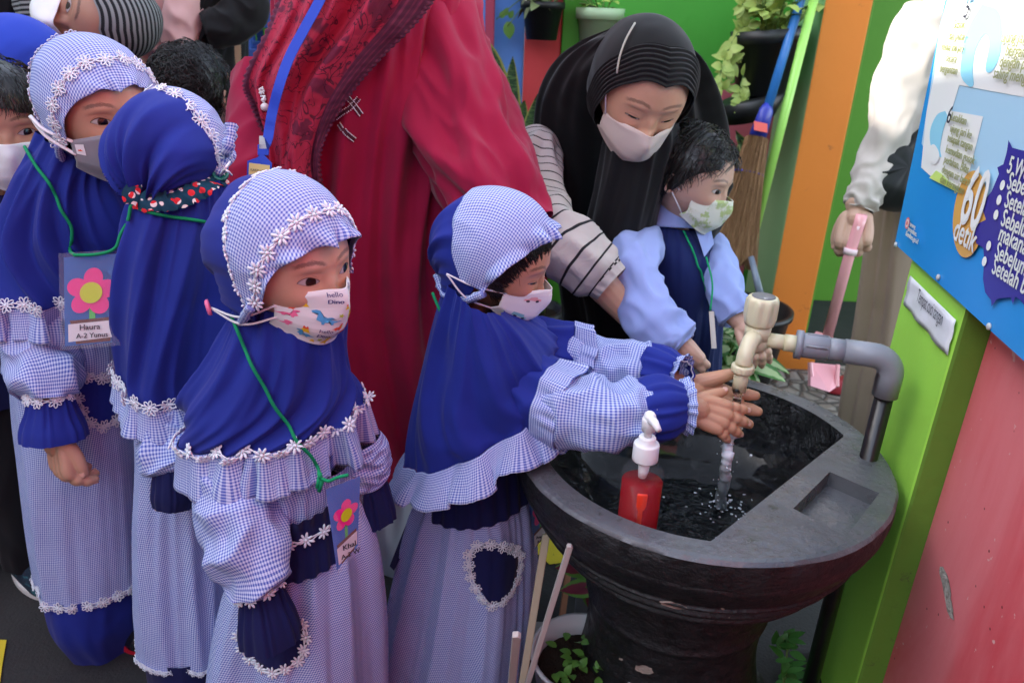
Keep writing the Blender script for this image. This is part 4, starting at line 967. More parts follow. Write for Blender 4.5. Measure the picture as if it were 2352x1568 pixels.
b = MB(); b.lathe([(0, 0), (.0235, 0), (.0245, .004), (.0262, .014), (.0262, .034), (.0255, .042), (.0232, .047), (.020, .048), (0, .0485)], vb+V((0, 0, .026)), 90, fn=knobr); knob = b.build('knob', m_cream, tt)
m_disc = paint('worn_grey_disc', (.16, .16, .16), .5, .4, .4, 60, .5, 200, .001, (.6, .6, .56), .6, 40); b = MB(); b.lathe([(0, .0008), (.0185, .0008), (.0190, 0)], vb+V((0, 0, .0745)), 30); b.build('knob_disc', m_disc, knob)
sp0 = vb+V((0, 0, .004)); sc_ = PZ(1702, 868, z2-.052)
sp1 = V((sc_.x, sc_.y, z2-.052)); hd = (sp1-sp0); hd.z = 0; hl_ = hd.length; hd.normalize()
b = MB(); pts = cv([sp0+hd*.012, sp0+hd*(hl_*.6)+V((0, 0, .004)), sp0+hd*(hl_*.92)+V((0, 0, -.014)), V((sp1.x, sp1.y, z2-.028))], 14); b.tube(pts, .0135, 18); b.build('spout', m_cream, tt)
b = MB(); b.lathe([(.009, 0), (.0175, 0), (.0182, .002), (.0182, .010), (.0172, .012), (.009, .012)], V((sp1.x, sp1.y, z2-.040)), 72, fn=lambda r, z, a: r*(1+.02*math.copysign(1, math.sin(a*18)))); b.tube([V((sp1.x, sp1.y, z2-.036)), V((sp1.x, sp1.y, z2-.075))], [.0125, .0115], 20); b.build('outlet', m_cream, tt)
OUT = V((sp1.x, sp1.y, z2-.075))
# water stream
m_stream = Mat('clear_water', .02, .5); m_stream.setc('Base Color', (1, 1, 1)); m_stream.setc('Transmission Weight', 1.0); m_stream.b.inputs['IOR'].default_value = 1.33; m_stream = m_stream.m
m_foam = Mat('water_foam', .25, .6); m_foam.setc('Base Color', (.85, .90, .95)); m_foam.setc('Transmission Weight', .20); m_foam.b.inputs['IOR'].default_value = 1.2; m_foam = m_foam.m
# ------------------------------------------------------------------ soap bottle
sb = PZ(1467, 1235, WZ-.005); 
def at_px(px, py, d): return P(px, py, d)
bt_top = PZ(1481, 1034, BZ+.03)
SBD = 1.125; sbp = P(1473, 1120, SBD); SX, SY = sbp.x, sbp.y
def zs(py): return zat(0, py, sbp)
zc_, zsh, zb_, zp = zs(1055), zs(1072), zs(1225), zs(985)
bot = thing('soap_bottle', 'clear pump bottle of red hand soap standing inside the black basin', 'bottle', (SX, SY, BZ-.16))
bz0 = BZ-.150; o3 = V((SX, SY, 0)); rB = .0315
zs_ = zat(0, 1072, o3); hB = zs_
m_pet = m_plastic_clear.copy(); [setattr(n_.inputs[0], 'default_value', .975) for n_ in m_pet.node_tree.nodes if n_.type == 'MIX_SHADER']
m_soap = Mat('red_liquid_soap', .12, .5); m_soap.setc('Base Color', (.22, .001, .004)); m_soap.b.inputs['IOR'].default_value = 1.2; m_soap = m_soap.m
b = MB(); b.lathe([(0, bz0), (rB-.003, bz0), (rB, bz0+.004), (rB, hB-.012), (rB-.002, hB-.004), (rB-.008, hB+.004), (.016, hB+.012), (.0155, hB+.018)], o3, 48); b.build('bottle_shell', m_pet, bot)
b = MB(); b.lathe([(0, bz0+.002), (rB-.0035, bz0+.002), (rB-.0016, bz0+.006), (rB-.0016, hB-.024), (0, hB-.024)], o3, 48); b.build('soap_liquid', m_soap, bot)
m_wp = paint('white_pump_plastic', (.82, .82, .80), .35, .4, .03); m_rt = flat('red_dip_tube', (.80, .05, .02), .4)
z = hB+.013; b = MB(); b.lathe([(0, z), (.0185, z), (.0188, z+.002), (.0185, z+.026), (.0175, z+.028), (.0125, z+.028), (.0125, z+.037), (.0110, z+.039), (0, z+.039)], o3, 60, fn=lambda r, z_, a: r*(1+.012*math.cos(a*30)) if r > .017 else r); b.build('pump_collar', m_wp, bot)
b = MB(); b.lathe([(0, z+.037), (.006, z+.037), (.0055, z+.047), (.0102, z+.049), (.0110, z+.066), (.0095, z+.070), (0, z+.072)], o3, 30); b.ball(o3+V((0, 0, z+.071)), (.009, .012, .008), 14, 8); b.tube([o3+V((0, 0, z+.067)), o3+V((.004, -.018, z+.071)), o3+V((.008, -.032, z+.067))], [.008, .006, .004], 12); b.build('pump_head', m_wp, bot)
b = MB(); b.tube([o3+V((0, 0, z)), o3+V((0, 0, z-.018)), o3+V((-.001, 0, z-.03))], [.009, .008, .006], 16); b.build('pump_housing', m_wp, bot)
# the tube stands in the liquid; the liquid is dark, so it lies against the near side of the bottle as in the photo
b = MB(); zt_ = hB-.027; b.lathe([(0, bz0+.004), (.0042, bz0+.004), (.0042, zt_-.030), (.0058, zt_-.028), (.0075, zt_-.022), (.0080, zt_-.004), (.0070, zt_), (0, zt_)], V((SX-.003, SY-.0290, 0)), 24, V((1, 0, 0)), V((0, .30, 0))); b.build('dip_tube', m_rt, bot)
# ------------------------------------------------------------------ stakes, planks, bucket and small plants by the pedestal
m_wd = Mat('weathered_white_wood', .75, .3); mm = m_wd; g_ = mm.noise(40, 4, mm.map(mm.coord(), (1, 1, .08))); mm.setc('Base Color', mm.mix(g_, (.34, .30, .26), (.58, .54, .50))); mm.bump(g_, .5, .003); m_wd = mm.m; m_wd2 = paint('bare_brown_wood', (.30, .13, .07), .8, .2, .2, 40)
def stake(p0, p1, w_, th, mat, label, tip=None):
    d = (p1-p0).normalized(); s = d.cross(V((0, -1, .3))).normalized(); n_ = s.cross(d); b = MB(); L = (p1-p0).length; vs = []
    prof_ = [(-.5, 0), (.5, 0), (.5, L-w_*.5), (.15, L), (-.5, L-w_*.2)]
    vs = [p0+s*(a*w_)+d*c_ for a, c_ in prof_]; b.poly(vs, n_*-(th/2), thick=n_*th); o = b.build('stake', mat, smooth=False); bevel(o, .0015); tag(o, label, 'stake', 'wooden stakes by the basin'); return o
stake(PZ(1163, 1690, 0), P(1187, 1455, 1.02), .012, .009, m_wd, 'short broken stake with a bare brown side beside the hem of the washing girl')
stake(PZ(1165, 1720, 0), P(1310, 1250, 1.12), .0095, .008, m_wd, 'long whitish stick leaning toward the basin from the skirt of the washing girl')
stake(P(1200, 1568, 1.35), P(1255, 1225, 1.30), .013, .009, paint('cream_wood', (.45, .38, .26), .8), 'upright cream stake close behind the skirt of the washing girl')
stake(PZ(1290, 1420, 0), PY(1312, 1265, 1.45), .014, .010, m_wd2, 'thin brown stake farthest back, behind the striped leaves')
wb = MB(); c_ = PZ(1265, 1500, .0); wb.box(c_+V((0, 0, .035)), .10, .06, .05); tag(bevel(wb.build('white_block', m_wd, smooth=False), .003), 'whitewashed wooden block beside the white bucket', 'block')
ws = MB(); c_ = PZ(1350, 1440, 0); ws.box(c_+V((0, .02, .12)), .06, .012, .24); tag(bevel(ws.build('grey_board', paint('grey_board_wood', (.14, .14, .15), .8), smooth=False), .002), 'upright grey board behind the striped leaves', 'board')
bk = PZ(1345, 1500, .17); m_wbk = paint('scratched_white_bucket', (.42, .44, .44), .5, .4, .15, 10, .2, 60, .002, (.12, .12, .11), .62, 16)
t = thing('white_bucket', 'scratched white bucket of dark soil with small sprouts beside the pedestal', 'bucket', (bk.x, bk.y, 0)); o3b = V((bk.x, bk.y, 0))
b = MB(); b.lathe([(0, 0), (.075, 0), (.098, .165), (.103, .166), (.103, .172), (.096, .172), (.090, .13), (.072, .01), (0, .01)], o3b, 40); b.build('pail', m_wbk, t)
b = MB(); b.lathe([(0, .13), (.0885, .13)], o3b, 24); b.build('soil', m_soil, t, smooth=False)
b = MB()
for k in range(34): a2 = rp.uniform(0, 2*PI); r_ = rp.uniform(0, .07); leaf(b, o3b+V((math.cos(a2)*r_, math.sin(a2)*r_, .13+rp.uniform(.005, .03))), V((rp.uniform(-1, 1), rp.uniform(-1, 1), .4)), V((0, 0, 1)), .022, .009, .3, 4)
b.build('sprouts', m_lf, t, uv=True)
cl = PZ(1330, 1370, 0); t = thing('coleus_plant', 'plant with magenta centred green leaves, left of the pedestal', 'plant', cl); st = MB(); b = MB()
for (x0, y0, x1, y1) in [(1365, 1310, 1280, 1300), (1372, 1350, 1290, 1352), (1362, 1300, 1322, 1262), (1362, 1330, 1400, 1300), (1365, 1340, 1350, 1395), (1372, 1310, 1345, 1250)]:
    p0 = PY(x0, y0, 1.30); p1 = PY(x1, y1, 1.28); leaf(b, p0, p1-p0, V((0, -.55, .8)), (p1-p0).length, .024, .12, 10, .25)
st.tube([cl, PY(1368, 1340, 1.31), PY(1365, 1290, 1.32)], .004, 6); st.build('stem', m_stemg, t); b.build('leaves', m_coleus, t, uv=True)
sh_ = PZ(1800, 1600, 0); t = thing('small_shrub', 'small glossy leaved shrub at the foot of the pedestal, beside the lime pillar', 'plant', sh_); st = MB(); b = MB()
for k in range(30):
    x1, y1 = rp.uniform(1775, 1815), rp.uniform(1462, 1600); p1 = PY(x1, y1, sh_.y+rp.uniform(-.03, .02)); 
    leaf(b, p1, V((rp.uniform(-.2, 1), rp.uniform(-.5, .3), rp.uniform(-.2, .8))), V((0, -.4, 1)), rp.uniform(.03, .045), rp.uniform(.007, .011), .2, 6)
    if k % 5 == 0: st.tube([sh_, sh_.lerp(p1, .5), p1], .002, 5)
st.build('stem', m_stemg, t); b.build('leaves', leafmat('glossy_green_leaf', (.03, .13, .02), (.07, .24, .04)), t, uv=True)
# ================================================================== people
def cape_disp(A=.012, ku=1.6, kv=1.6, seed=1., grow=.6, hi=.3):
    def d(u, v):
        g = .30+sst(0, grow, v)*.70; w = u+.10*math.sin(3*v+seed)*v
        return A*1.5*g*crease(w, v, ku*1.25, kv*.55, seed, .7)+A*hi*1.3*crease(w, v, ku*2.8, kv*.9, seed+7)
    return d
def skirt_disp(A=.012, ku=2.2, kv=.55, seed=1., hi=.3):
    def d(u, v): return A*1.35*(.3+.7*sst(0, .5, v))*crease(u, v, ku, kv, seed, .4)+A*hi*crease(u, v, ku*2.3, kv*2, seed+3)
    return d
def frill(S, v, out, dl, ex, name, mat, parent, ku=30, amp=.008, seed=1., drop=V((0, 0, -1)), nu=260, wrap=True, u0=0., u1=1.):
    """gathered strip hanging from the v-line of a surface; dl length, ex outward flare"""
    cache = {}
    def f(u, t):
        k = round(u*2000)
        if k not in cache:
            p = S.f(u, v); cache[k] = (p, outn(S.n(u, v), p, out))
        p, n = cache[k]; n = V((n.x, n.y, n.z*.2)).normalized() if drop.z < 0 else n
        a = 2*PI*u; w = crease(u, t*.3, ku/6.28, .8, seed)*.6+.6*math.sin(a*ku/6.28*1.9+3*nz(math.cos(a)*2+seed, math.sin(a)*2, 0))
        dd = dl(u) if callable(dl) else dl
        return p+n*(.0015+ex*t+amp*sst(0, .8, t)*w)+drop*(dd*t*(1+.04*w))
    F = Surf(f, u0, u1, wrap); cr_ = sum((S.f(lerp(u0, u1, (i+1)/60), v)-S.f(lerp(u0, u1, i/60), v)).length for i in range(60)); o = F.build(name, mat, parent, nu, 14, thick=.001, fixed=cr_*1.55); return o, F
def sleeve(pts, rr, mat, parent, name='sleeve', wr=.010, seed=1., kr=5, flat=1., nu=70, nv=70, X0=None):
    def d(u, v):
        a = 2*PI*u; x, y = math.cos(a), math.sin(a)
        r = 1-2.4*abs(nz(x*.9+seed, y*.9, v*kr)); q = nz(x*2.3, y*2.3+seed, v*kr*1.8)
        return wr*(.8*r+.4*q)*sst(0, .08, v)*sst(1, .94, v)
    S = tubesurf(pts, rr, d, flat, X0); return S.build(name, mat, parent, nu, nv, fixed=2*PI*max(rr)*1.02), S
def cuffs(pts, rr, mat, parent, name='cuff', amp=.004, k=13, seed=0.):
    def d(u, v): a = 2*PI*u; return amp*sst(0, .25, v)*math.sin(a*k+2*nz(math.cos(a)*2, math.sin(a)*2, seed)*2)*(1-.5*v)+amp*.6*nz(math.cos(a)*2+seed, math.sin(a)*2, v*3)
    S = tubesurf(pts, rr, d); return S.build(name, mat, parent, 90, 24), S
def body(parent, mat, M, nose=1., chub=1., extra=(), fl=(), voxel=.0016, bones=None):
    """one continuous skin mesh: head, neck, trunk, arms and hands"""
    vs, fs, hl = head_mesh(M, nose, chub); s = M.to_scale()[0]
    def add(v2, f2):
        nonlocal vs, fs, hl
        n = len(vs); vs = vs+list(v2); fs = fs+[tuple(i+n for i in f) for f in f2]; hl = hl+[(0, -9, 0)]*len(v2)
    hb = bvh_raw(vs, fs)
    neck = [M @ V((0, -.04, -.22)), M @ V((0, -.09, -.40))]
    L = [([neck[0], neck[1]]+[V(b) for b in (bones or [])][:3], [s*.15, s*.15]+[s*.17, s*.27, s*.30][:len(bones or [])])]
    add(*flesh(L, .006, 3))
    if fl:
        for grp in (fl if isinstance(fl[0], list) else [list(fl)]): add(*flesh(grp, voxel, 5))
    for e in extra: add(*e)
    o = mk('body', vs, fs, mat, parent, None, True, hl); nails(parent, m_nail); return o, hb
def bvh_raw(vs, fs): return BVHTree.FromPolygons(vs, fs)
def cord(pts, mat, parent, name='lanyard', r=.0022, n=60):
    b = MB(); b.tube(cv(pts, n), r, 8); return b.build(name, mat, parent, uv=True)
def proj(bv, pix, off=.003, dflt=1.0):
    out = []; nn = []
    for px, py in pix:
        p, n = hit(bv, px, py, off, dflt); out.append(p); nn.append(n)
    return out, nn
def dense(pix, n, closed=False):
    pix = [tuple(p) for p in pix]+([tuple(pix[0])] if closed else []); return [(q[0], q[1]) for q in crom([(a, b, 0) for a, b in pix], n)]
def smoothn(nn, k=3):
    return [sum((nn[max(0, min(len(nn)-1, i+j))] for j in range(-k, k+1)), V((0, 0, 0))).normalized() for i in range(len(nn))]
def lace_px(name, bv, pix, n, mat, parent, r=.0125, gap=.026, solidp=False, closed=False, dflt=1.0):
    p, m_ = proj(bv, dense(pix, n, closed), .0025, dflt); return lace(name, p, smoothn(m_), mat, parent, r, gap, solidp)
def patch(name, bv, pix, mat, parent, n=60, off=.0022, ring=6, dflt=1.0, closed=True):
    """cloth patch sewn onto a garment: outline in photo px, dropped onto the surface"""
    out = dense(pix, n, True)[:-1]; cx = sum(p[0] for p in out)/len(out); cy = sum(p[1] for p in out)/len(out); vs = []; fs = []; m_ = len(out)
    for k in range(1, ring+1):
        for x, y in out: vs.append(hit(bv, lerp(cx, x, k/ring), lerp(cy, y, k/ring), off, dflt)[0])
    vs.append(hit(bv, cx, cy, off, dflt)[0])
    for k in range(ring-1):
        for i in range(m_): i2 = (i+1) % m_; fs.append((k*m_+i, k*m_+i2, (k+1)*m_+i2, (k+1)*m_+i))
    for i in range(m_): fs.append(((i+1) % m_, i, ring*m_))
    uv = [(v.x, v.z) for v in vs]; o = mk(name, vs, fs, mat, parent, uv); solid(o, .0012, 1); return o
def name_card(parent, cor, lines, label_ink=None, flower=(.5, .42), clear=True, fw=1.0):
    """cor: TL, TR, BR, BL corners in world space"""
    TL, TR, BR, BL = [V(c) for c in cor]; n = (TR-TL).cross(BL-TL).normalized(); 
    if n.dot(CC-TL) < 0: n = -n
    def q(u, v, k=1): return TL.lerp(TR, u).lerp(BL.lerp(BR, u), v)+n*(.0008*k+.003*math.sin(PI*u)*0)
    card = MB(); g = 6
    
    for j in range(g+1):
        for i in range(g+1): card.v.append(q(.05+.9*i/g, .05+.92*j/g, 0)); card.u.append((0, 0))
    for j in range(g):
        for i in range(g): card.f.append((j*(g+1)+i, j*(g+1)+i+1, (j+1)*(g+1)+i+1, (j+1)*(g+1)+i)); card.mi.append(0); c = card.build('card', m_cardblue, parent, smooth=False)
    W = (TR-TL).length; Hh = (BL-TL).length; asp = W/Hh
    def disc(cx, cy, r, k, mat, nm, sx=1., rot=0., m_=26):
        pts = []
        for i in range(m_):
            a = 2*PI*i/m_; dx, dy = math.cos(a)*r*sx, math.sin(a)*r; x = dx*math.cos(rot)-dy*math.sin(rot); y = dx*math.sin(rot)+dy*math.cos(rot)
            pts.append(q(cx+x, cy+y*asp, k))
        b = MB(); b.poly(pts); return b.build(nm, mat, c, smooth=False)
    fx, fy = flower
    b = MB(); b.poly([q(fx-.045, fy+.1, 1), q(fx+.045, fy+.1, 1), q(fx+.05, fy+.28, 1), q(fx-.05, fy+.28, 1)]); b.build('flower_stem', m_stem, c, smooth=False)
    for k in range(5):
        a = -PI/2+.12+2*PI*k/5; disc(fx+math.cos(a)*.24*fw, fy+math.sin(a)*.24*asp, .155*fw, 2+k*.25, m_pink, 'petal', 1.12, a)
    disc(fx, fy, .18*fw, 4.5, m_yellow, 'flower_centre')
    b = MB(); b.poly([q(.14, .70, 1.5), q(.86, .69, 1.5), q(.78, .95, 1.5), q(.24, .955, 1.5)]); b.build('flower_pot', m_brown, c, smooth=False)
    b = MB(); b.poly([q(.12, .735, 2.5), q(.88, .725, 2.5), q(.88, .905, 2.5), q(.12, .925, 2.5)]); b.build('name_strip', m_cardwhite, c, smooth=False)
    X = (TR-TL).normalized(); Y = (TL-BL).normalized()
    for i, (t, sz, x0) in enumerate(lines): text_on(t, q(x0, .805+i*.085, 3.5), X, Y, sz*Hh, m_ink, c, bold=.0003)
    if clear:
        b = MB(); b.poly([q(0, 0, 6), q(1, 0, 6), q(1, 1, 6), q(0, 1, 6)]); b.build('sleeve_film', m_plastic_clear, parent, smooth=False)
    return c
# ------------------------------------------------------------------ girl in the dinosaur mask (front)
Y3 = .97
G3 = thing('person', 'girl in blue checked uniform and dinosaur print mask, looking right, nearest the camera', 'child', (PY(660, 1300, Y3).x, Y3, 0))
hp3 = P(658, 590, .985); M3 = headM(hp3, 58, 8, 3, .184)
b3, hb3 = body(G3, m_skin_a, M3, .9, 1.1, bones=[PY(655, 760, Y3), PY(640, 930, Y3), PY(680, 1200, Y3)])
eyes(M3, G3, m_eye, hb3, (-.012, 0))
h3, H3 = hood(M3, G3, m_blue, seed=2.3, folds=.0035)
pn3, PN3 = hood_panel(M3, G3, m_ging, seed=1.2, ruff=.0065)
cen = M3 @ V((0, -.05, 0))
pts, nn = vline(PN3, .30, .02, .98, 120, cen); lace('brim_lace', pts, nn, m_lace, G3, .0120, .0235, True)
pts, nn = vline(PN3, .985, .0, 1, 140, cen); lace('crown_lace', pts, nn, m_lace, G3, .0115, .023, True)
# tie of checked cloth round to the nape
def tie_pts(M, sgn, off=.008, a=(70, 130), z=(110, 176), n=20):
    return [hood_pt(M, rad(lerp(a[0], a[1], i/n)), sgn*rad(lerp(z[0], z[1], (i/n))), off) for i in range(n+1)]
for sg in (-1, 1):
    b = MB(); b.tube(tie_pts(M3, sg), [.0060]*21, 10, wob=lambda i, k: 1+.22*math.sin(i*2.1+k)); b.build('tie', m_ging, G3, uv=True)
R3 = [(PY(575, 655, Y3), PY(765, 690, Y3), .070), (PY(540, 720, Y3), PY(782, 745, Y3), .078), (PY(488, 800, Y3), PY(790, 815, Y3), .086), (PY(432, 885, Y3), PY(806, 875, Y3), .094), (PY(432, 935, Y3), PY(812, 905, Y3), .098), (PY(442, 972, Y3), PY(818, 932, Y3), .100)]
C3 = drape(R3, cape_disp(.013, 1.5, 1.5, 4.2)); cp3 = C3.build('cape', m_blue, G3, 220, 110)
cc3 = V((hp3.x, Y3, .8))
fr3, F3 = frill(C3, 1, cc3, .066, .014, 'cape_frill', m_ging, G3, 15, .0075, 2.)
pts, nn = vline(C3, .985, 0, 1, 220, cc3); pts = [p+n*.006 for p, n in zip(pts, nn)]; lace('cape_lace', pts, nn, m_lace, G3, .0125, .0262, True)
D3r = [(PY(560, 1060, Y3), PY(815, 1040, Y3), .085), (PY(585, 1160, Y3), PY(800, 1130, Y3), .085), (PY(560, 1250, Y3), PY(835, 1230, Y3), .095), (PY(515, 1400, Y3), PY(858, 1390, Y3), .12), (PY(490, 1560, Y3), PY(868, 1550, Y3), .14), (PY(485, 1760, Y3), PY(875, 1740, Y3), .16)]
D3 = drape(D3r, skirt_disp(.015, 2.0, .5, 3.1)); dr3 = D3.build('dress', m_ging, G3, 240, 120)
R3t = [(PY(600, 1130, Y3-.008), PY(806, 1095, Y3-.004), .100), (PY(592, 1165, Y3-.008), PY(808, 1125, Y3-.004), .094), (PY(600, 1205, Y3-.008), PY(812, 1175, Y3-.004), .096), (PY(590, 1245, Y3-.008), PY(822, 1222, Y3-.004), .106)]
bt3 = drape(R3t, lambda u, v: .003*math.sin(2*PI*u*26+2*nz(u*5, v, 1))*(.25+.75*abs(2*v-1))); bt3.build('waist_frill', m_navy, G3, 240, 30)
pts, nn = vline(bt3, .45, .02, .99, 160, V((hp3.x, Y3, .5))); lace('waist_lace', pts, nn, m_lace, G3, .012, .026, True)
# right arm hanging in front
sp = [PY(540, 1010, .95), PY(538, 1110, .905), PY(556, 1210, .865), PY(583, 1300, .835), PY(597, 1352, .83)]
sl3, SL3 = sleeve(sp, [.044, .050, .052, .047, .030], m_ging, G3, wr=.013, seed=5.5, kr=4.5)
cu3, CU3 = cuffs([PY(594, 1345, .83), PY(604, 1370, .828), PY(612, 1410, .825), PY(622, 1462, .822)], [.029, .030, .038, .043], m_navy, G3)
pts, nn = vline(CU3, .02, 0, 1, 60, PY(598, 1350, .83)); lace('cuff_lace', [p+(p-PY(596, 1352, .83)).normalized()*.002 for p in pts], nn, m_lace, G3, .0115, .0235, True)
# far arm
sleeve([PY(815, 1010, Y3+.03), PY(832, 1060, Y3+.03), PY(845, 1110, Y3+.03)], [.04, .04, .028], m_ging, G3, wr=.008, seed=8.)
cuffs([PY(844, 1105, Y3+.03), PY(850, 1130, Y3+.03), PY(860, 1190, Y3+.03)], [.024, .03, .034], m_navy, G3)
fbv = bvh([dr3])
patch('pocket', fbv, [(556, 1445), (600, 1462), (650, 1450), (690, 1425), (705, 1435), (708, 1470), (690, 1505), (650, 1535), (628, 1540), (590, 1515), (560, 1480)], m_navy, G3)
lace_px('pocket_lace', fbv, [(615, 1462), (655, 1440), (692, 1425), (706, 1450), (704, 1480), (690, 1510), (655, 1532), (625, 1540), (590, 1520), (560, 1490), (550, 1455)], 90, m_lace, G3, .0115, .023, True)
# cord and card
cbv = bvh([cp3, fr3])
pp, _ = proj(cbv, dense([(545, 728), (556, 770), (578, 820), (610, 880), (645, 940), (676, 995), (700, 1035), (722, 1070)], 10), .009)
pp += [PY(733, 1086, .80)]
cord(pp, m_green_cord, G3, r=.0024)
b = MB(); 
for a_, c_ in (((733, 1086), (738, 1100)), ((735, 1095), (729, 1120)), ((740, 1098), (733, 1128))): b.tube([PY(*a_, .798), PY(*c_, .796)], [.0034, .0026], 8)
b.build('cord_knot', m_green_cord, G3)
cord([PY(738, 1098, .796), PY(755, 1104, .794), PY(775, 1096, .794), PY(800, 1090, .796)], m_green_cord, G3, 'cord_loop', .0022, 16)
tc3 = thing('name_card', 'name card with a pink paper flower hanging from a green cord on the nearest girl', 'name card', PY(790, 1200, .80), 'flower name cards')
name_card(tc3, [PY(742, 1115, .793), PY(832, 1082, .835), PY(824, 1255, .835), PY(772, 1318, .793)], [('Khal', .085, .30), ('A-2 W', .075, .22)], fw=.95)
# ---- mask
MS3 = mask_surf(M3, seed=2.); mk3 = MS3.build('mask', m_white_cloth, G3, 60, 50, uc=.5, thick=.001); mout = M3 @ V((0, 0, -.2))
m_dblue = flat('print_blue', (.10, .42, .72)); m_dyel = flat('print_yellow', (.85, .60, .02)); m_dred = flat('print_red', (.78, .10, .05)); m_dpink = flat('print_pink', (.85, .18, .35)); m_dgrn = flat('print_lime', (.50, .62, .08)); m_dnav = flat('print_navy', (.03, .03, .18))
def tr(pts, cx, cy, s, fl=1, rot=0): 
    out = []
    for x, y in pts: x *= fl; X = x*math.cos(rot)-y*math.sin(rot); Y = x*math.sin(rot)+y*math.cos(rot); out.append((cx+X*s, cy+Y*s*1.35))
    return out
dino = [(-1.1, .1), (-.9, -.7), (-1.0, -.95), (-1.35, -.95), (-1.4, -1.25), (-1.0, -1.4), (-.65, -1.25), (-.5, -.5), (-.1, -.25), (.4, -.3), (.9, .1), (1.5, .25), (.9, .42), (.6, .5), (.6, .85), (.35, .85), (.3, .5), (-.3, .5), (-.35, .85), (-.6, .85), (-.65, .45)]
rex = [(-.6, -1.1), (.1, -1.3), (.5, -.9), (.4, -.3), (.7, .3), (1.3, .8), (.6, .8), (.2, .7), (.1, 1.1), (-.3, 1.1), (-.3, .5), (-.5, 0), (-.9, .0), (-.4, -.3), (-.3, -.6), (-.7, -.7)]
volc = [(-.7, .6), (-.25, -.5), (.25, -.5), (.7, .6)]; lava = [(-.35, -.25), (-.2, -.9), (0, -.5), (.25, -.95), (.35, -.25), (.1, -.05), (-.1, -.2)]
star = [(math.cos(a)*(1 if k % 2 else .45), math.sin(a)*(1 if k % 2 else .45)) for k, a in [(k, 2*PI*k/10) for k in range(10)]]
# u runs from the person's left to right side; the side nearer the camera is u=1
def du(x): return x
for nm, mat, lst in [('print_blue_dino', m_dblue, [tr(dino, .66, .46, .085, -1), tr(dino, .80, .82, .05, -1)]), ('print_yellow_dino', m_dyel, [tr(rex, .40, .44, .075, -1), tr(volc, .84, .20, .07), tr(volc, .82, .72, .06), tr(rex, .58, .90, .05), tr(dino, .28, .80, .06), tr(volc, .50, .28, .035), tr(rex, .12, .60, .06), tr(volc, .72, .92, .035)]),
                     ('print_red', m_dred, [tr(lava, .84, .18, .07), tr(dino, .45, .70, .05), tr(lava, .82, .70, .06), tr(lava, .15, .3, .06), tr(lava, .50, .26, .035), tr(star, .90, .30, .03), tr(dino, .56, .62, .04)]), ('print_pink_dino', m_dpink, [tr(rex, .20, .26, .06), tr(dino, .93, .44, .055), tr(rex, .93, .68, .04)]), ('print_lime', m_dgrn, [tr(star, .55, .40, .03), tr(star, .28, .2, .025), tr(star, .66, .88, .03), tr(star, .52, .60, .022), tr(star, .30, .62, .03)])]:
    for one in lst: decal(MS3, [one], mat, nm, mk3, .0011, mout)
def mask_text(S, txt, cu, cv_, size, mat, parent, out, rot=0, bold=.0):
    vs, fs = text_polys(txt, 1.0, 'CENTER'); b = MB(); o_ = []
    for bx in ((0, .03, .06) if bold else (0,)):
        o_ = []
        for x, y in vs:
            x += bx; X = x*math.cos(rot)-y*math.sin(rot); Y = x*math.sin(rot)+y*math.cos(rot); u = min(.995, max(.005, cu-X*size)); v = min(.995, max(.005, cv_-Y*size*1.4)); p = S.f(u, v); o_.append(p+outn(S.n(u, v), p, out)*.0013)
        b.add(o_, fs)
    b.build('print_lettering', mat, parent)
for cu_, cv_ in ((.60, .13), (.38, .10), (.66, .74), (.48, .80)):
    mask_text(MS3, 'hello', cu_, cv_-.03, .065, m_dnav, mk3, mout); mask_text(MS3, 'Dino', cu_, cv_+.07, .062, m_dnav, mk3, mout, bold=1)
for v_ in (.30, .52, .72):
    pts, nn = vline(MS3, v_, .03, .97, 40, mout); b = MB(); b.tube([p+n*.0003 for p, n in zip(pts, nn)], .0006, 4, flat=.5); b.build('pleat', m_white_cloth, mk3)
nape3 = M3 @ V((.40, -.36, -.40))
for v_ in (.30, .66):
    e = MS3.f(.985, v_); b = MB(); b.tube(cv([e, e.lerp(nape3, .4)+M3.to_3x3() @ V((.07, 0, -.06)), nape3], 16), .0016, 6); b.build('ear_cord', m_elastic, G3)
b = MB(); nd = (nape3-M3 @ V((0, -.1, -.3))).normalized(); b.lathe([(0, .002), (.006, .002), (.009, .004), (.011, .002), (.011, -.001), (0, -.002)], nape3, 24, nd.orthogonal().normalized(), nd.cross(nd.orthogonal()).normalized(), nd); b.build('button', m_dpink, G3)
# ------------------------------------------------------------------ washing girl
Y4 = 1.235
G4 = thing('person', 'girl in plain blue and checked uniform washing her hands at the basin', 'child', (PY(1060, 1300, Y4).x, Y4, 0))
hp4 = P(1148, 586, 1.185); M4 = headM(hp4, 74, 20, 4, .172)
m_skin_c = skin('child_skin_eyes_lowered', (.50, .26, .155), hu=.004, hl_=.010, a=.066, shift=-.022)
HD = 1.195
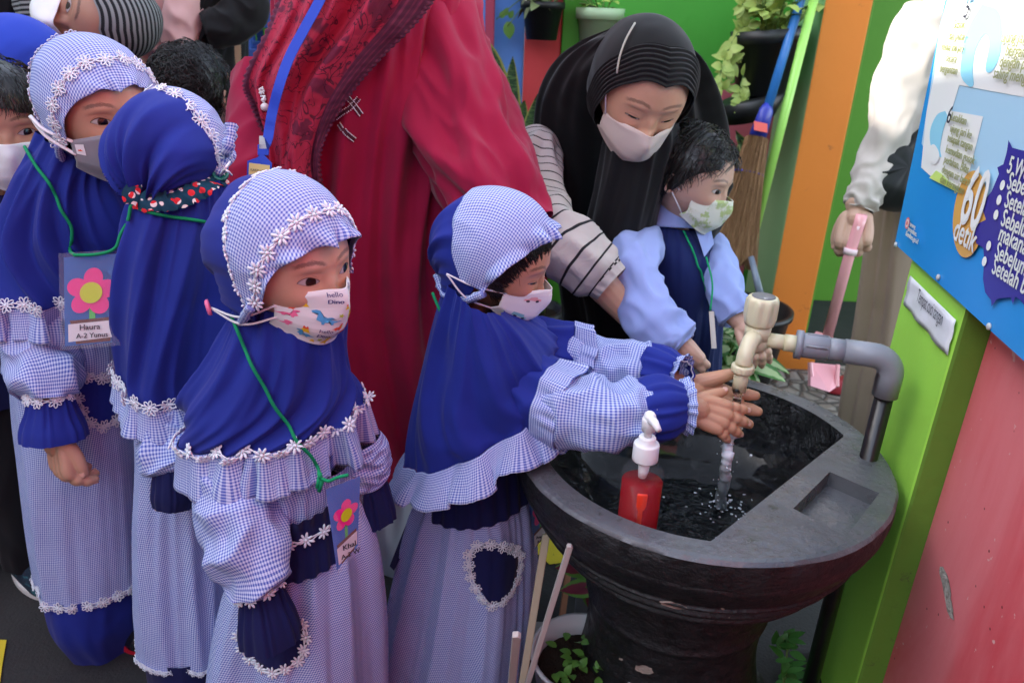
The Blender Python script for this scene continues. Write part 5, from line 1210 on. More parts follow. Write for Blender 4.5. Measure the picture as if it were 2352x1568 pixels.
# right hand in front, palm inward, fingers spread; left hand behind it
def handM(wr, tip, back, s=1.0):
    y = (tip-wr).normalized(); z = (back-y*back.dot(y)).normalized(); x = y.cross(z); return Matrix(((x.x, y.x, z.x, wr.x), (x.y, y.y, z.y, wr.y), (x.z, y.z, z.z, wr.z), (0, 0, 0, 1)))
wr1 = P(1588, 935, HD); tp1 = P(1725, 985, HD); HM1 = handM(wr1, tp1, (-CF*1+CU*.25+CR*.1), 1)
h_near = hand(HM1, .91, (.16, .22, .26, .34), .15, (.72, .05), True, .02)
wr2 = P(1576, 898, HD+.085); tp2 = P(1745, 968, HD+.07); HM2 = handM(wr2, tp2, (CF*1-CU*.25), 1)
h_far = hand(HM2, 1.10, (.05, .05, .08, .1), .18, (.62, -.1), False, .02)
h_near += [([P(1500, 940, HD+.02), P(1560, 932, HD+.005), wr1], [.022, .021, .019])]; h_far += [([P(1480, 852, HD+.085), P(1545, 876, HD+.085), wr2], [.022, .021, .019])]
b4, hb4 = body(G4, m_skin_c, M4, .9, 1.15, fl=[h_near, h_far], voxel=.0013, bones=[PY(1090, 780, Y4-.02), PY(1080, 950, Y4), PY(1080, 1150, Y4)])
eyes(M4, G4, m_eye, hb4, (0, -.03))
A4 = tabf([(0, 43), (45, 55), (90, 80), (120, 88), (150, 92), (180, 95)])
h4, H4 = hood(M4, G4, m_blue, seed=7.3, folds=.004, a_open=tabf([(0, 46), (45, 58), (90, 83), (120, 90), (150, 92), (180, 95)]))
pn4, PN4 = hood_panel(M4, G4, m_ging, a0=A4, a1=tabf([(0, 138), (50, 134), (90, 120), (112, 100), (180, 100)]), seed=4.2, ruff=.0085, span=108)
cen = M4 @ V((0, -.05, 0))
for sg in (-1, 1):
    b = MB(); b.tube(tie_pts(M4, sg, .010, (78, 132), (108, 174)), [.0062]*21, 10, wob=lambda i, k: 1+.25*math.sin(i*1.9+k)); b.build('tie', m_ging, G4, uv=True)
# hair under the brim
def hair4(k):
    ph = rad(rp.choice((1, 1, -1))*rp.uniform(0, 112)); a0 = rad(A4(math.degrees(ph))-3); L = rp.uniform(.25, .62); sw = rp.uniform(.15, .45); pts = []
    for i in range(8):
        t = i/7; al = a0-rad(36)*L*t*(1.0+.6*abs(ph)/2) ; p2 = ph+math.copysign(sw*t*t*(.8 if abs(ph) > .2 else .3), ph)
        p = hood_pt(M4, al, p2, -.002-.0045*t+rp.uniform(-.001, .001)); pts.append(p)
    return pts
strands(M4, G4, m_hair, 900, hair4, 'hair', .0009)
def wisp(k):
    ph = rad(rp.uniform(55, 110)); a0 = rad(A4(math.degrees(ph))-4); pts = []; q = rp.uniform(.5, 1.0); c1 = rp.uniform(-.3, .3)
    for i in range(10):
        t = i/9; pts.append(hood_pt(M4, a0-rad(22*q)*t, ph+.5*t*q+c1*t*t, -.005+.003*math.sin(t*5+k)))
    return pts
strands(M4, G4, m_hair, 22, wisp, 'hair_wisps', .00055)
R4 = [(PY(1035, 640, 1.12), PY(1160, 700, 1.12), .072), (PY(1012, 710, 1.13), PY(1225, 745, 1.13), .090), (PY(990, 800, 1.155), PY(1270, 785, 1.15), .125), (PY(970, 890, 1.18), PY(1290, 815, 1.155), .145), (PY(958, 970, 1.19), PY(1294, 848, 1.155), .150), (PY(952, 1025, 1.19), PY(1288, 868, 1.155), .152)]
C4 = drape(R4, cape_disp(.013, 1.3, 1.3, 8.2)); cp4 = C4.build('cape', m_blue, G4, 260, 120)
cc4 = V((PY(1080, 800, Y4).x, Y4, .8))
fr4, F4 = frill(C4, 1, cc4, .056, .030, 'cape_frill', m_ging, G4, 24, .007, 6.)
D4r = [(PY(975, 1000, Y4), PY(1190, 960, Y4), .10), (PY(965, 1120, Y4), PY(1200, 1100, Y4), .105), (PY(945, 1180, Y4), PY(1215, 1170, Y4), .115), (PY(905, 1350, Y4), PY(1222, 1330, Y4), .14), (PY(862, 1560, Y4), PY(1205, 1540, Y4), .165), (PY(845, 1690, Y4), PY(1200, 1670, Y4), .18)]
D4 = drape(D4r, skirt_disp(.013, 2.2, .45, 5.7)); dr4 = D4.build('dress', m_ging, G4, 240, 120)
wb4 = drape([(PY(972, 1050, Y4), PY(1212, 1010, Y4), .112), (PY(965, 1140, Y4), PY(1222, 1118, Y4), .118)], lambda u, v: .003*math.sin(2*PI*u*24)); wb4.build('waist_frill', m_navy, G4, 200, 14)
b = MB(); b.poly([PY(962, 1130, Y4-.02), PY(975, 1135, Y4-.03), PY(930, 1260, Y4-.05), PY(905, 1310, Y4-.05), PY(895, 1300, Y4-.03)], thick=V((0, .006, 0))); b.build('sash_end', m_navy, G4, smooth=False)
# cape lobes over the arms, then sleeves, cuffs
def lobe(pts, rr, nm, seed): 
    S = tubesurf(pts, rr, lambda u, v: .011*crease(u, v, 1.3, 1.2, seed)*sst(0, .1, v)); S.build(nm, m_blue, G4, 100, 40); return S
LB1 = lobe([P(1130, 860, 1.26), P(1195, 895, 1.235), P(1258, 918, 1.215)], [.052, .066, .063], 'cape_sleeve', 3.)
LB2 = lobe([PY(1150, 800, Y4+.03), P(1230, 800, 1.32), P(1312, 806, 1.32)], [.045, .050, .047], 'cape_sleeve', 5.)
sleeve([P(1252, 917, 1.217), P(1300, 937, 1.20), P(1380, 950, 1.175), P(1450, 948, 1.18), P(1495, 942, 1.185)], [.046, .056, .053, .048, .038], m_ging, G4, wr=.013, seed=1.5, kr=4)
sleeve([P(1290, 812, 1.32), P(1350, 832, 1.31), P(1420, 842, 1.29), P(1475, 848, 1.27), P(1498, 850, 1.265)], [.044, .046, .042, .040, .036], m_ging, G4, wr=.011, seed=3.5, kr=4)
def band(S, v, amp, dl, name, seed, drop):
    cen_ = S.f(0, .6).lerp(S.f(.5, .6), .5); return frill(S, v, cen_, dl, .006, name, m_ging, G4, 16, amp, seed, drop)
band(LB1, 1, .005, .044, 'cape_frill', 2., (P(1360, 960, 1.20)-P(1258, 918, 1.215)).normalized())
band(LB2, 1, .005, .036, 'cape_frill', 3., (P(1420, 842, 1.29)-P(1312, 806, 1.32)).normalized())
cu, CU4 = cuffs([P(1462, 945, 1.182), P(1490, 940, 1.184), P(1530, 935, 1.188), P(1562, 932, 1.19), P(1572, 932, 1.19)], [.043, .052, .051, .039, .032], m_blue, G4, amp=.003, seed=2.)
fb, FB = cuffs([P(1558, 932, 1.19), P(1567, 932, 1.191), P(1580, 932, 1.192)], [.032, .039, .046], m_ging, G4, 'wrist_frill', .005, 15, 2.)
cu, CU4b = cuffs([P(1462, 845, 1.275), P(1490, 848, 1.27), P(1525, 856, 1.255), P(1555, 864, 1.245), P(1562, 866, 1.24)], [.036, .045, .043, .033, .027], m_blue, G4, amp=.003, seed=4.)
cuffs([P(1548, 862, 1.245), P(1556, 864, 1.242), P(1568, 868, 1.237)], [.027, .033, .040], m_ging, G4, 'wrist_frill', .005, 15, 6.)
for S_, v_ in ((FB, .05), (CU4b, .97)):
    pts, nn = vline(S_, v_, 0, 1, 60, P(1570, 900, 1.17)); b = MB(); b.tube(pts, .0014, 5); b.build('stitching', m_lace, G4)
fbv = bvh([dr4])
patch('pocket', fbv, [(1082, 1275), (1095, 1255), (1125, 1248), (1170, 1258), (1186, 1275), (1184, 1320), (1172, 1360), (1150, 1382), (1128, 1385), (1110, 1360), (1092, 1335), (1082, 1310)], m_navy, G4)
lace_px('pocket_lace', fbv, [(1182, 1262), (1140, 1250), (1098, 1250), (1076, 1272), (1078, 1310), (1092, 1345), (1112, 1375), (1132, 1388), (1160, 1372), (1180, 1340), (1190, 1305), (1192, 1272)], 100, m_lace, G4, .0125, .025, closed=True)
pts, nn = vline(D4, .86, .55, 1.0, 100, V((cc4.x, Y4, .2))); lace('hem_lace', pts, nn, m_lace, G4, .0115, .024)
cord([M4 @ V((.30, -.40, -.50)), M4 @ V((.36, -.30, -.56)), M4 @ V((.42, -.14, -.66))], m_green_cord, G4, r=.0024, n=16)
MS4 = mask_surf(M4, w=.34, seed=5., top=-.07, bot=-.54, pleat=.003); mk4 = MS4.build('mask', m_white_cloth, G4, 60, 50, uc=.5, thick=.001); mo4 = M4 @ V((0, 0, -.2))
for sg, z_ in ((1, .06), (1, .93)):
    e = MS4.f(.985, z_); e2 = hood_pt(M4, rad(112), rad(108), .014); b = MB(); b.tube(cv([e, e.lerp(e2, .5)+M4.to_3x3() @ V((.06, 0, -.04 if z_ > .5 else .0)), e2], 16), .0016, 6); b.build('ear_cord', m_elastic, G4)
m_pp = flat('print_pale_pink', (.80, .42, .40)); m_pt = flat('print_pale_teal', (.25, .62, .60))
car = [(-1.3, .2), (-1.2, -.25), (-.7, -.3), (-.4, -.75), (.5, -.75), (.8, -.25), (1.3, -.15), (1.3, .25)]; van = [(-1.2, .5), (-1.2, -.9), (.5, -.9), (.7, -.2), (1.3, 0), (1.3, .5)]
wheel = [(math.cos(a)*.28, math.sin(a)*.28) for a in [2*PI*k/10 for k in range(10)]]
for nm, mat, c_, sh_p, s_ in [('print_pink_car', m_pp, (.74, .22), car, .075), ('print_teal_van', m_pt, (.80, .70), van, .065), ('print_teal_car', m_pt, (.45, .76), car, .07), ('print_pink_cart', m_pp, (.36, .12), car, .05), ('print_pink_van', m_pp, (.62, .93), van, .04)]:
    decal(MS4, [tr(sh_p, c_[0], c_[1], s_, -1)], mat, nm, mk4, .0011, mo4)
    for dx in (-.7, .7): decal(MS4, [tr(wheel, c_[0]+dx*s_, c_[1]+.35*s_, s_)], m_ink, 'print_wheel', mk4, .0016, mo4)
for v_ in (.05, .13):
    pts, nn = vline(MS4, v_, .02, .98, 40, mo4); b = MB(); b.tube([p+n*.0003 for p, n in zip(pts, nn)], .0005, 4); b.build('seam', m_elastic, mk4)
# the card that hangs behind the rim
tc4 = thing('name_card', 'shaded name card hanging between the washing girl and the basin', 'name card', PY(1240, 1180, 1.20), 'flower name cards')
name_card(tc4, [PY(1212, 1125, 1.20), PY(1262, 1120, 1.26), PY(1262, 1215, 1.26), PY(1222, 1275, 1.20)], [('Arum', .07, .2), ('A-2', .06, .25)])
# ------------------------------------------------------------------ water from the tap
tw = thing('water_stream', 'clear water running from the tap over the hands into the basin', 'water', (OUT.x, OUT.y, BZ-.16))
zz0 = OUT.z; hh = P(1690, 900, 1.235); 
b = MB(); pts = [OUT+V((0, 0, .004)), OUT+V((0, 0, -.02)), V((lerp(OUT.x, hh.x, .6), lerp(OUT.y, hh.y, .6), lerp(OUT.z, hh.z, .6))), hh]
b.tube(cv(pts, 16), [.0078-.0030*i/15+.0010*math.sin(i*1.3) for i in range(16)], 12); b.build('falling_water', m_stream, tw)
lo = P(1690, 975, HD+.035); bw_ = V((P(1660, 1180, 1.15).x, P(1660, 1180, 1.15).y, WZ)); b = MB()
pts = cv([lo, P(1674, 1010, HD+.035), P(1668, 1070, HD+.035), PZ(1655, 1165, WZ)], 40); rr_ = random.Random(9)
b.tube([p+V((rr_.uniform(-1, 1), rr_.uniform(-1, 1), 0))*.0022 for p in pts], [.0105-.004*(i/39)+rr_.uniform(-.003, .003) for i in range(40)], 9, wob=lambda i, k: 1+.3*nz(i*.9, k, 3)); 
for q in range(3):
    b.tube([p+V((.006*math.sin(i*.25+q*2.1)*(i/39+.3), .006*math.cos(i*.3+q*2.1)*(i/39+.3), 0)) for i, p in enumerate(pts)], [.0022+.0012*math.sin(i*.7+q) for i in range(40)], 6)
b.build('runoff', m_foam, tw)
b = MB()
for k in range(60):
    p = pts[rr_.randint(0, 39)]+V((rr_.gauss(0, .011), rr_.gauss(0, .011), rr_.gauss(0, .01))); b.ball(p, rr_.uniform(.0006, .0026)*rr_.uniform(.5, 1.3), 6, 4)
e = pts[-1]
for k in range(70):
    a = rr_.uniform(0, 2*PI); r_ = abs(rr_.gauss(0, .045)); b.ball(e+V((math.cos(a)*r_, math.sin(a)*r_, rr_.uniform(0, .012)*math.exp(-r_*20))), (rr_.uniform(.001, .004), rr_.uniform(.001, .004), .0012), 6, 4)
tag(b.build('splash_drops', m_foam, tw), None, None, kind='stuff')
# ------------------------------------------------------------------ girl with grey mask (left)
Y1 = 1.27
G1 = thing('person', 'girl in checked hood with grey mask and name card, at the left edge', 'child', (-.74, Y1, 0))
hp1 = P(230, 250, 1.20); M1 = headM(hp1, 50, 6, 6, .186)
flh = []; wr = PY(130, 1002, 1.10); HM5 = handM(wr, PY(148, 1085, 1.085), (-CF*.75-CR*.6), 1)
flh += hand(HM5, 1.05, (.55, .7, .8, .85), .06, (.35, .3), True, .01)+[([PY(120, 920, 1.11), wr], [.022, .019])]
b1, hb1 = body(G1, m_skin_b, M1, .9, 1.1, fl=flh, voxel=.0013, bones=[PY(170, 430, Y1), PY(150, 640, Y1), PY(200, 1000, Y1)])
eyes(M1, G1, m_eye, hb1, (-.008, 0))
h1, H1 = hood(M1, G1, m_blue, seed=12.3, folds=.0035)
pn1, PN1 = hood_panel(M1, G1, m_ging, seed=9.2, ruff=.004, a1=tabf([(0, 112), (50, 108), (90, 92), (112, 78), (180, 78)]), a0=tabf([(0, 27), (45, 38), (90, 60), (120, 72), (150, 86), (180, 92)]))
cen = M1 @ V((0, -.05, 0))
pts, nn = vline(PN1, .30, .02, .98, 120, cen); lace('brim_lace', pts, nn, m_lace, G1, .0128, .026)
pts, nn = vline(PN1, .985, .0, 1, 140, cen); lace('crown_lace', pts, nn, m_lace, G1, .0120, .0255)
for sg in (-1, 1):
    b = MB(); b.tube(tie_pts(M1, sg), [.0060]*21, 10, wob=lambda i, k: 1+.22*math.sin(i*2.1+k)); b.build('tie', m_ging, G1, uv=True)
R1_ = [(PY(115, 290, Y1), PY(275, 350, Y1), .075), (PY(80, 370, Y1), PY(285, 400, Y1), .085), (PY(32, 460, Y1), PY(305, 455, Y1), .100), (PY(-20, 540, Y1), PY(315, 530, Y1), .115), (PY(-35, 600, Y1), PY(310, 600, Y1), .125), (PY(-40, 640, Y1), PY(305, 655, Y1), .130)]
C1 = drape(R1_, cape_disp(.015, 1.5, 1.4, 14.2)); cp1 = C1.build('cape', m_blue, G1, 220, 110); cc1 = V((hp1.x, Y1, .9))
fr1, F1 = frill(C1, 1, cc1, .050, .012, 'cape_frill', m_ging, G1, 22, .007, 12.)
pts, nn = vline(C1, .975, 0, 1, 220, cc1); pts = [p+n*.005 for p, n in zip(pts, nn)]; lace('cape_lace', pts, nn, m_lace, G1, .0130, .0285)
D1r = [(PY(20, 700, Y1), PY(305, 700, Y1), .10), (PY(45, 800, Y1), PY(300, 810, Y1), .10), (PY(62, 920, Y1), PY(312, 930, Y1), .11), (PY(78, 1020, Y1), PY(328, 1030, Y1), .12), (PY(100, 1180, Y1), PY(340, 1180, Y1), .13), (PY(122, 1290, Y1), PY(352, 1300, Y1), .14)]
D1 = drape(D1r, skirt_disp(.010, 1.6, .45, 15.7)); dr1 = D1.build('dress', m_ging, G1, 220, 110)
pts, nn = vline(D1, .985, 0, 1, 200, V((-.74, Y1, .3))); lace('hem_lace', pts, nn, m_lace, G1, .0125, .0272)
H1r = [(PY(120, 1275, Y1), PY(350, 1285, Y1), .138), (PY(150, 1360, Y1), PY(352, 1370, Y1), .140), (PY(195, 1440, Y1), PY(350, 1440, Y1), .115)]
H1b = drape(H1r, skirt_disp(.006, 1.4, .4, 2.)); H1b.build('skirt_band', m_blue, G1, 160, 40)
sl1, SL1 = sleeve([PY(95, 640, 1.25), PY(88, 740, 1.19), PY(98, 830, 1.155), PY(112, 880, 1.12), PY(115, 912, 1.11)], [.045, .053, .053, .047, .030], m_ging, G1, wr=.013, seed=17.5, kr=4.)
cu1, CU1 = cuffs([PY(114, 905, 1.11), PY(118, 930, 1.108), PY(122, 970, 1.105), PY(126, 1005, 1.10)], [.031, .036, .047, .051], m_blue, G1, amp=.003)
pts, nn = vline(CU1, .02, 0, 1, 60, PY(115, 910, 1.11)); lace('cuff_lace', pts, nn, m_lace, G1, .0120, .0235)
fb1 = bvh([dr1])
patch('pocket', fb1, [(170, 870), (200, 865), (235, 868), (275, 885), (286, 905), (282, 935), (262, 962), (232, 975), (205, 960), (185, 925), (172, 895)], m_blue, G1)
lace_px('pocket_lace', fb1, [(168, 882), (200, 865), (235, 868), (272, 882), (288, 905), (282, 940), (262, 965), (232, 978), (205, 965), (185, 930), (174, 900)], 100, m_lace, G1, .0125, .026, closed=True)
cb1 = bvh([cp1, fr1]); pp, _ = proj(cb1, dense([(66, 340), (85, 375), (115, 425), (145, 475), (158, 530), (166, 572)], 9), .006, 1.15); cord(pp+[PY(172, 586, 1.055)], m_green_cord, G1, r=.0026)
cord([PY(172, 586, 1.053), PY(215, 585, 1.05), PY(250, 578, 1.05), PY(268, 565, 1.053), PY(276, 540, 1.06), PY(290, 515, 1.07)], m_green_cord, G1, 'cord_loop', .0024, 20)
tc1 = thing('name_card', 'name card with a pink paper flower on the girl at the left edge', 'name card', PY(212, 690, 1.11), 'flower name cards')
name_card(tc1, [PY(139, 580, 1.06), PY(283, 570, 1.06), PY(285, 790, 1.055), PY(142, 802, 1.055)], [('Haura', .085, .30), ('A-2 Yunus', .075, .25)])
m_greym = cloth('heather_grey_jersey', (.25, .25, .28), .12, .9, 700, .1)
MS1 = mask_surf(M1, w=.40, top=-.07, bot=-.56, seed=8., pleat=.0015, wrap=.27, nosey=.06); mk1 = MS1.build('mask', m_greym, G1, 60, 50, uc=.5, thick=.0015); mo1 = M1 @ V((0, 0, -.2))
decal(MS1, [[(.915, .13), (.975, .11), (.975, .40), (.915, .42)]], m_cardwhite, 'mask_tag', mk1, .0016, mo1)
decal(MS1, [tr([(-.8, 1), (-.7, .2), (-.3, 0), (-.3, -.9), (0, -.9), (.1, 0), (.5, -.6), (.7, -.5), (.5, .2), (.8, 1)], .945, .28, .020)], m_dred, 'tag_motif', mk1, .0024, mo1)
for v_ in (.04, .45):
    e = MS1.f(.985, v_); e2 = hood_pt(M1, rad(95), rad(92), .012); b = MB(); b.tube(cv([e, e.lerp(e2, .5)+M1.to_3x3() @ V((.05, 0, 0)), e2], 16), .0030, 6, flat=.5); b.build('ear_cord', m_elastic, G1)
def shoe(parent, toe, heel, mats, w_=.040, h_=.055, name='shoe'):
    d = (toe-heel); L = d.length; d.normalize(); s = d.cross(V((0, 0, 1)))
    def up(u, v):
        a = 2*PI*u; t = v; c = heel+d*(L*(.5-.5*math.cos(PI*t))); ww = w_*(math.sin(PI*min(.97, max(.03, t*.94+.03)))**.45)*(1+.12*sst(.4, .8, t)); hh_ = h_*(1-.50*sst(.35, 1, t))*sst(0, .08, t)*sst(1.03, .82, t)
        return c+s*(math.cos(a)*ww)+V((0, 0, .018+max(-.002, math.sin(a))*hh_))
    o = Surf(up, 0, 1, True).build(name, mats[0], parent, 40, 30)
    b = MB(); n = 40; ring = []
    for i in range(n):
        a = 2*PI*i/n; x = math.cos(a); y = math.sin(a); ring.append(heel+d*(L*(.5+.53*x))+s*(y*w_*1.12*(1+.10*x)))
    b.poly([p+V((0, 0, .001)) for p in ring], thick=V((0, 0, .020))); so_ = b.build('sole', mats[1], o, smooth=False); bevel(so_, .004); return o
m_patent = paint('black_patent', (.01, .01, .015), .12, .6, .1); m_redsole = flat('red_sole', (.45, .01, .03), .5); m_teal = Mat('teal_knit', .8, .3); m_teal.setc('Base Color', m_teal.mix(m_teal.noise(16, 2, m_teal.map(m_teal.coord(), (1, 1, 3))).step(.5, .56), (.012, .025, .045), (.03, .13, .16))); m_teal.bump(m_teal.voro(300)[0], .5, .002); m_teal = m_teal.m; m_wsole = paint('white_sole', (.62, .63, .60), .6)
shoe(G1, PZ(352, 1495, 0), PZ(262, 1455, 0)+V((0, .03, 0)), (m_patent, m_redsole), .036)
# ------------------------------------------------------------------ girl seen from behind with the floral band
Y2 = 1.135
G2 = thing('person', 'girl seen from behind with a floral band round her blue hood', 'child', (PY(430, 1200, Y2).x, Y2, 0))
hp2 = P(408, 350, 1.14); M2 = headM(hp2, 158, 8, -10, .156)
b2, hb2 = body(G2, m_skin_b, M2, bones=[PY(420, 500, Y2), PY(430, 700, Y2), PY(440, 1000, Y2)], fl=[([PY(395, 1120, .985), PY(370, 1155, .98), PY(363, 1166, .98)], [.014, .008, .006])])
h2, H2 = hood(M2, G2, m_blue, seed=22.3, folds=.0065, pull=1.3)
pn2, PN2 = hood_panel(M2, G2, m_ging, seed=19.2, ruff=.006, a1=tabf([(0, 104), (50, 100), (90, 88), (112, 80), (180, 80)])); cen = M2 @ V((0, -.05, 0))
pts, nn = vline(PN2, .985, .0, 1, 140, cen); lace('crown_lace', pts, nn, m_lace, G2, .0125, .0262)
m_flo = Mat('floral_print', .85, .2); mm = m_flo; d, cc = mm.voro(85); ed = d.step(.45, .38); rr_s = mm.noise(60, 1)
cl_ = mm.mix(rr_s.gt(.52), mm.mix(rr_s.gt(.58), (.65, .03, .04), (.72, .25, .28)), (.75, .72, .68)); mm.setc('Base Color', mm.mix(ed, (.008, .05, .085), cl_)); m_flo = mm.m
R2_ = [(PY(325, 430, Y2), PY(505, 410, Y2), .070), (PY(305, 480, Y2), PY(510, 465, Y2), .080), (PY(298, 560, Y2), PY(520, 540, Y2), .092), (PY(304, 680, Y2), PY(540, 660, Y2), .108), (PY(308, 780, Y2), PY(560, 780, Y2), .115), (PY(312, 835, Y2), PY(575, 880, Y2), .118)]
C2 = drape(R2_, cape_disp(.015, 1.3, 1.1, 24.2)); cp2 = C2.build('cape', m_blue, G2, 220, 110); cc2 = V((PY(430, 600, Y2).x, Y2, .8))
fr2, F2 = frill(C2, 1, cc2, .050, .016, 'cape_frill', m_ging, G2, 22, .008, 22.)
pts, nn = vline(C2, .975, 0, 1, 220, cc2); pts = [p+n*.005 for p, n in zip(pts, nn)]; lace('cape_lace', pts, nn, m_lace, G2, .0130, .0275)
D2r = [(PY(320, 860, Y2), PY(560, 900, Y2), .11), (PY(335, 1000, Y2), PY(560, 1000, Y2), .11), (PY(335, 1150, Y2), PY(570, 1150, Y2), .125), (PY(340, 1300, Y2), PY(580, 1300, Y2), .14), (PY(352, 1400, Y2), PY(590, 1420, Y2), .15)]
D2 = drape(D2r, skirt_disp(.014, 1.8, .4, 25.7)); D2.build('dress', m_ging, G2, 200, 100)
pts, nn = vline(D2, .99, 0, 1, 200, V((cc2.x, Y2, .3))); lace('hem_lace', pts, nn, m_lace, G2, .0070, .013, cord=True)
H2r = [(PY(352, 1385, Y2), PY(585, 1405, Y2), .146), (PY(368, 1480, Y2), PY(590, 1490, Y2), .15), (PY(385, 1568, Y2), PY(590, 1568, Y2), .15), (PY(410, 1640, Y2), PY(590, 1640, Y2), .14)]
drape(H2r, skirt_disp(.006, 1.4, .4, 6.)).build('skirt_band', m_navy, G2, 160, 40)
sleeve([PY(415, 870, 1.08), PY(398, 970, 1.045), PY(390, 1040, 1.01), PY(398, 1085, .995)], [.038, .041, .041, .032], m_ging, G2, wr=.011, seed=27.5, kr=4.)
cuffs([PY(394, 1070, 1.0), PY(398, 1095, .99), PY(400, 1130, .985), PY(398, 1160, .98)], [.026, .030, .034, .030], m_navy, G2, amp=.002)
bv2 = bvh([h2, cp2]); tq, tn = proj(bv2, dense([(532, 285), (528, 320), (515, 360), (500, 395)], 20), .003, 1.05); b = MB(); b.tube(tq, [.0080]*20, 10, wob=lambda i, k: 1+.25*math.sin(i*1.7+k)); b.build('tie', m_ging, G2, uv=True)
bp2, nn2 = proj(bv2, dense([(298, 436), (330, 458), (370, 462), (410, 455), (450, 440), (480, 420), (502, 398)], 14), .006, 1.0); bp2 = cv(bp2, 60); nn2 = [(-CF+CU*.2+CR*.3*math.sin(i/30-1)).normalized() for i in range(60)]
def bandv(pts, nn, w_, th, name, mat, parent):
    vs = []; fs = []; uv = []
    for i, (p, n) in enumerate(zip(pts, nn)):
        t = (pts[min(i+1, len(pts)-1)]-pts[max(i-1, 0)]).normalized(); bb = n.cross(t).normalized(); q = 1+.10*math.sin(i*1.9)
        for j in range(7): a = (j/6-.5)*2; vs.append(p+bb*(a*w_*q)+n*(th*(1-a*a)+.0016*math.sin(i*1.3+j))); uv.append((i*.01, j))
    for i in range(len(pts)-1):
        for j in range(6): fs.append((i*7+j, i*7+j+1, (i+1)*7+j+1, (i+1)*7+j))
    return mk(name, vs, fs, mat, parent, uv)
bandv(bp2, smoothn(nn2), .0155, .006, 'floral_band', m_flo, G2)
bp_e = bp2[-1]+nn2[-1]*.008; b = MB(); n_ = nn2[-1]; o_x = n_.orthogonal().normalized(); b.lathe([(0, .001), (.006, .001), (.0085, .004), (.0115, .004), (.012, 0), (.0, -.002)], bp_e, 24, o_x, n_.cross(o_x), n_); b.build('button', paint('green_button', (.01, .18, .13), .25, .5, .05), G2)
cord([bp_e, P(515, 390, 1.03), P(528, 372, 1.05)], m_elastic, G2, 'ear_cord', .0016, 12); cord([bp_e, P(520, 392, 1.03), P(532, 402, 1.05)], m_elastic, G2, 'ear_cord', .0016, 12)
cb2 = bvh([cp2]); pp, _ = proj(cb2, dense([(298, 508), (306, 482), (314, 476), (350, 490), (400, 498), (440, 505), (468, 510)], 12), .005, 1.0); cord(pp, m_green_cord, G2, r=.0026)
# ------------------------------------------------------------------ hair helper
def hair_cap(M, parent, mat, n, hl_top=40, hl_side=70, L=28, w=.0009, curl=.15, k=(.93, .93, .93), seed=1, fr=(8, 16), name='hair'):
    a0 = tabf([(0, hl_top), (50, hl_top+4), (90, hl_side), (120, hl_side+22), (150, 120), (180, 135)]); R_ = random.Random(seed); s = M.to_scale()[0]
    def base(mb):
        nu, nv = 60, 30; vs = []; fs = []
        for j in range(nv+1):
            for i in range(nu):
                ph = 2*PI*i/nu-PI; al = lerp(rad(a0(math.degrees(ph))), PI*.999, j/nv); vs.append(hood_pt(M, al, ph, -.004+.004*nz(al*5, ph*5, seed), k))
        for j in range(nv):
            for i in range(nu): i2 = (i+1) % nu; fs.append((j*nu+i, j*nu+i2, (j+1)*nu+i2, (j+1)*nu+i))
        mb.add(vs, fs)
    cr = M.inverted()
    def lock(q):
        ph = R_.uniform(-PI, PI); al = lerp(rad(a0(math.degrees(ph)))-.02, PI*.97, R_.random()**.8); up = R_.uniform(-.003, .003); c1 = R_.uniform(-1, 1)*curl; c2 = R_.uniform(.5, 1.5)
        p0 = M.inverted() @ hood_pt(M, al, ph, 0, k); d = V((p0.x*.9+c1, .35+p0.y*.2 if al < 1.4 else p0.y*.6-.1, -.9)); pts = []; n_ = 7; LL = rad(L)*R_.uniform(.5, 1.1)
        for i in range(n_):
            t = i/(n_-1); p = p0+d*(t*LL*.45); p.x += curl*.25*math.sin(t*5*c2+q); dd = V(((p.x)/.455/k[0], (p.y+.04)/.55/k[1], (p.z-.03)/.56/k[2]))
            if dd.length < 1e-4: return None
            dd.normalize(); a = math.acos(max(-1, min(1, dd.y))); pp = math.atan2(dd.x, dd.z)
            if i > 3 and a < rad(a0(math.degrees(pp))-R_.uniform(*fr)): break
            pts.append(hood_pt(M, a, pp, .002+up+.0035*math.sin(PI*t)+curl*.010*math.sin(t*6*c2+q*2), k))
        return pts if len(pts) > 2 else None
    return strands(M, parent, mat, n, lock, name, w, base=base)
def ear(M, sx, c=(.375, -.03, -.06)):
    mb = MB(); C0 = V((sx*c[0], c[1], c[2])); pts = []
    for i in range(15):
        a = lerp(-2.2, 2.4, i/14); pts.append(M @ (C0+V((sx*(.035+.02*math.cos(a)), -.045*math.cos(a)*1.0-.01, .10*math.sin(a)))))
    s = M.to_scale()[0]; mb.tube(pts, [s*.016]*15, 8); mb.ball(M @ (C0+V((sx*.02, -.01, 0))), (s*.02, s*.045, s*.085), 12, 8, *[M.to_3x3().col[i].normalized() for i in range(3)]); mb.ball(M @ (C0+V((sx*.025, .01, -.085))), s*.026, 10, 6)
    return mb.v, mb.f
def trousers(parent, hip, feet, r, mat, nm='trouser_leg'):
    for i, ft in enumerate(feet):
        S = tubesurf([hip+V(((ft.x-hip.x)*.6, (ft.y-hip.y)*.6, .02)), hip.lerp(ft, .35), hip.lerp(ft, .7), ft], [r*1.1, r, r*.85, r*.8], lambda u, v: .006*crease(u, v, 1.2, 4, i+1.)); S.build(nm, mat, parent, 50, 50)
m_black = cloth('black_jersey', (.0045, .0045, .0055), .2, .8, 900, .10, .5); m_blackg = cloth('black_trousers', (.004, .004, .006), .2, .8)
m_red = cloth('crimson_cotton', (.28, .006, .040), .10, .85, 900, .12, .45)
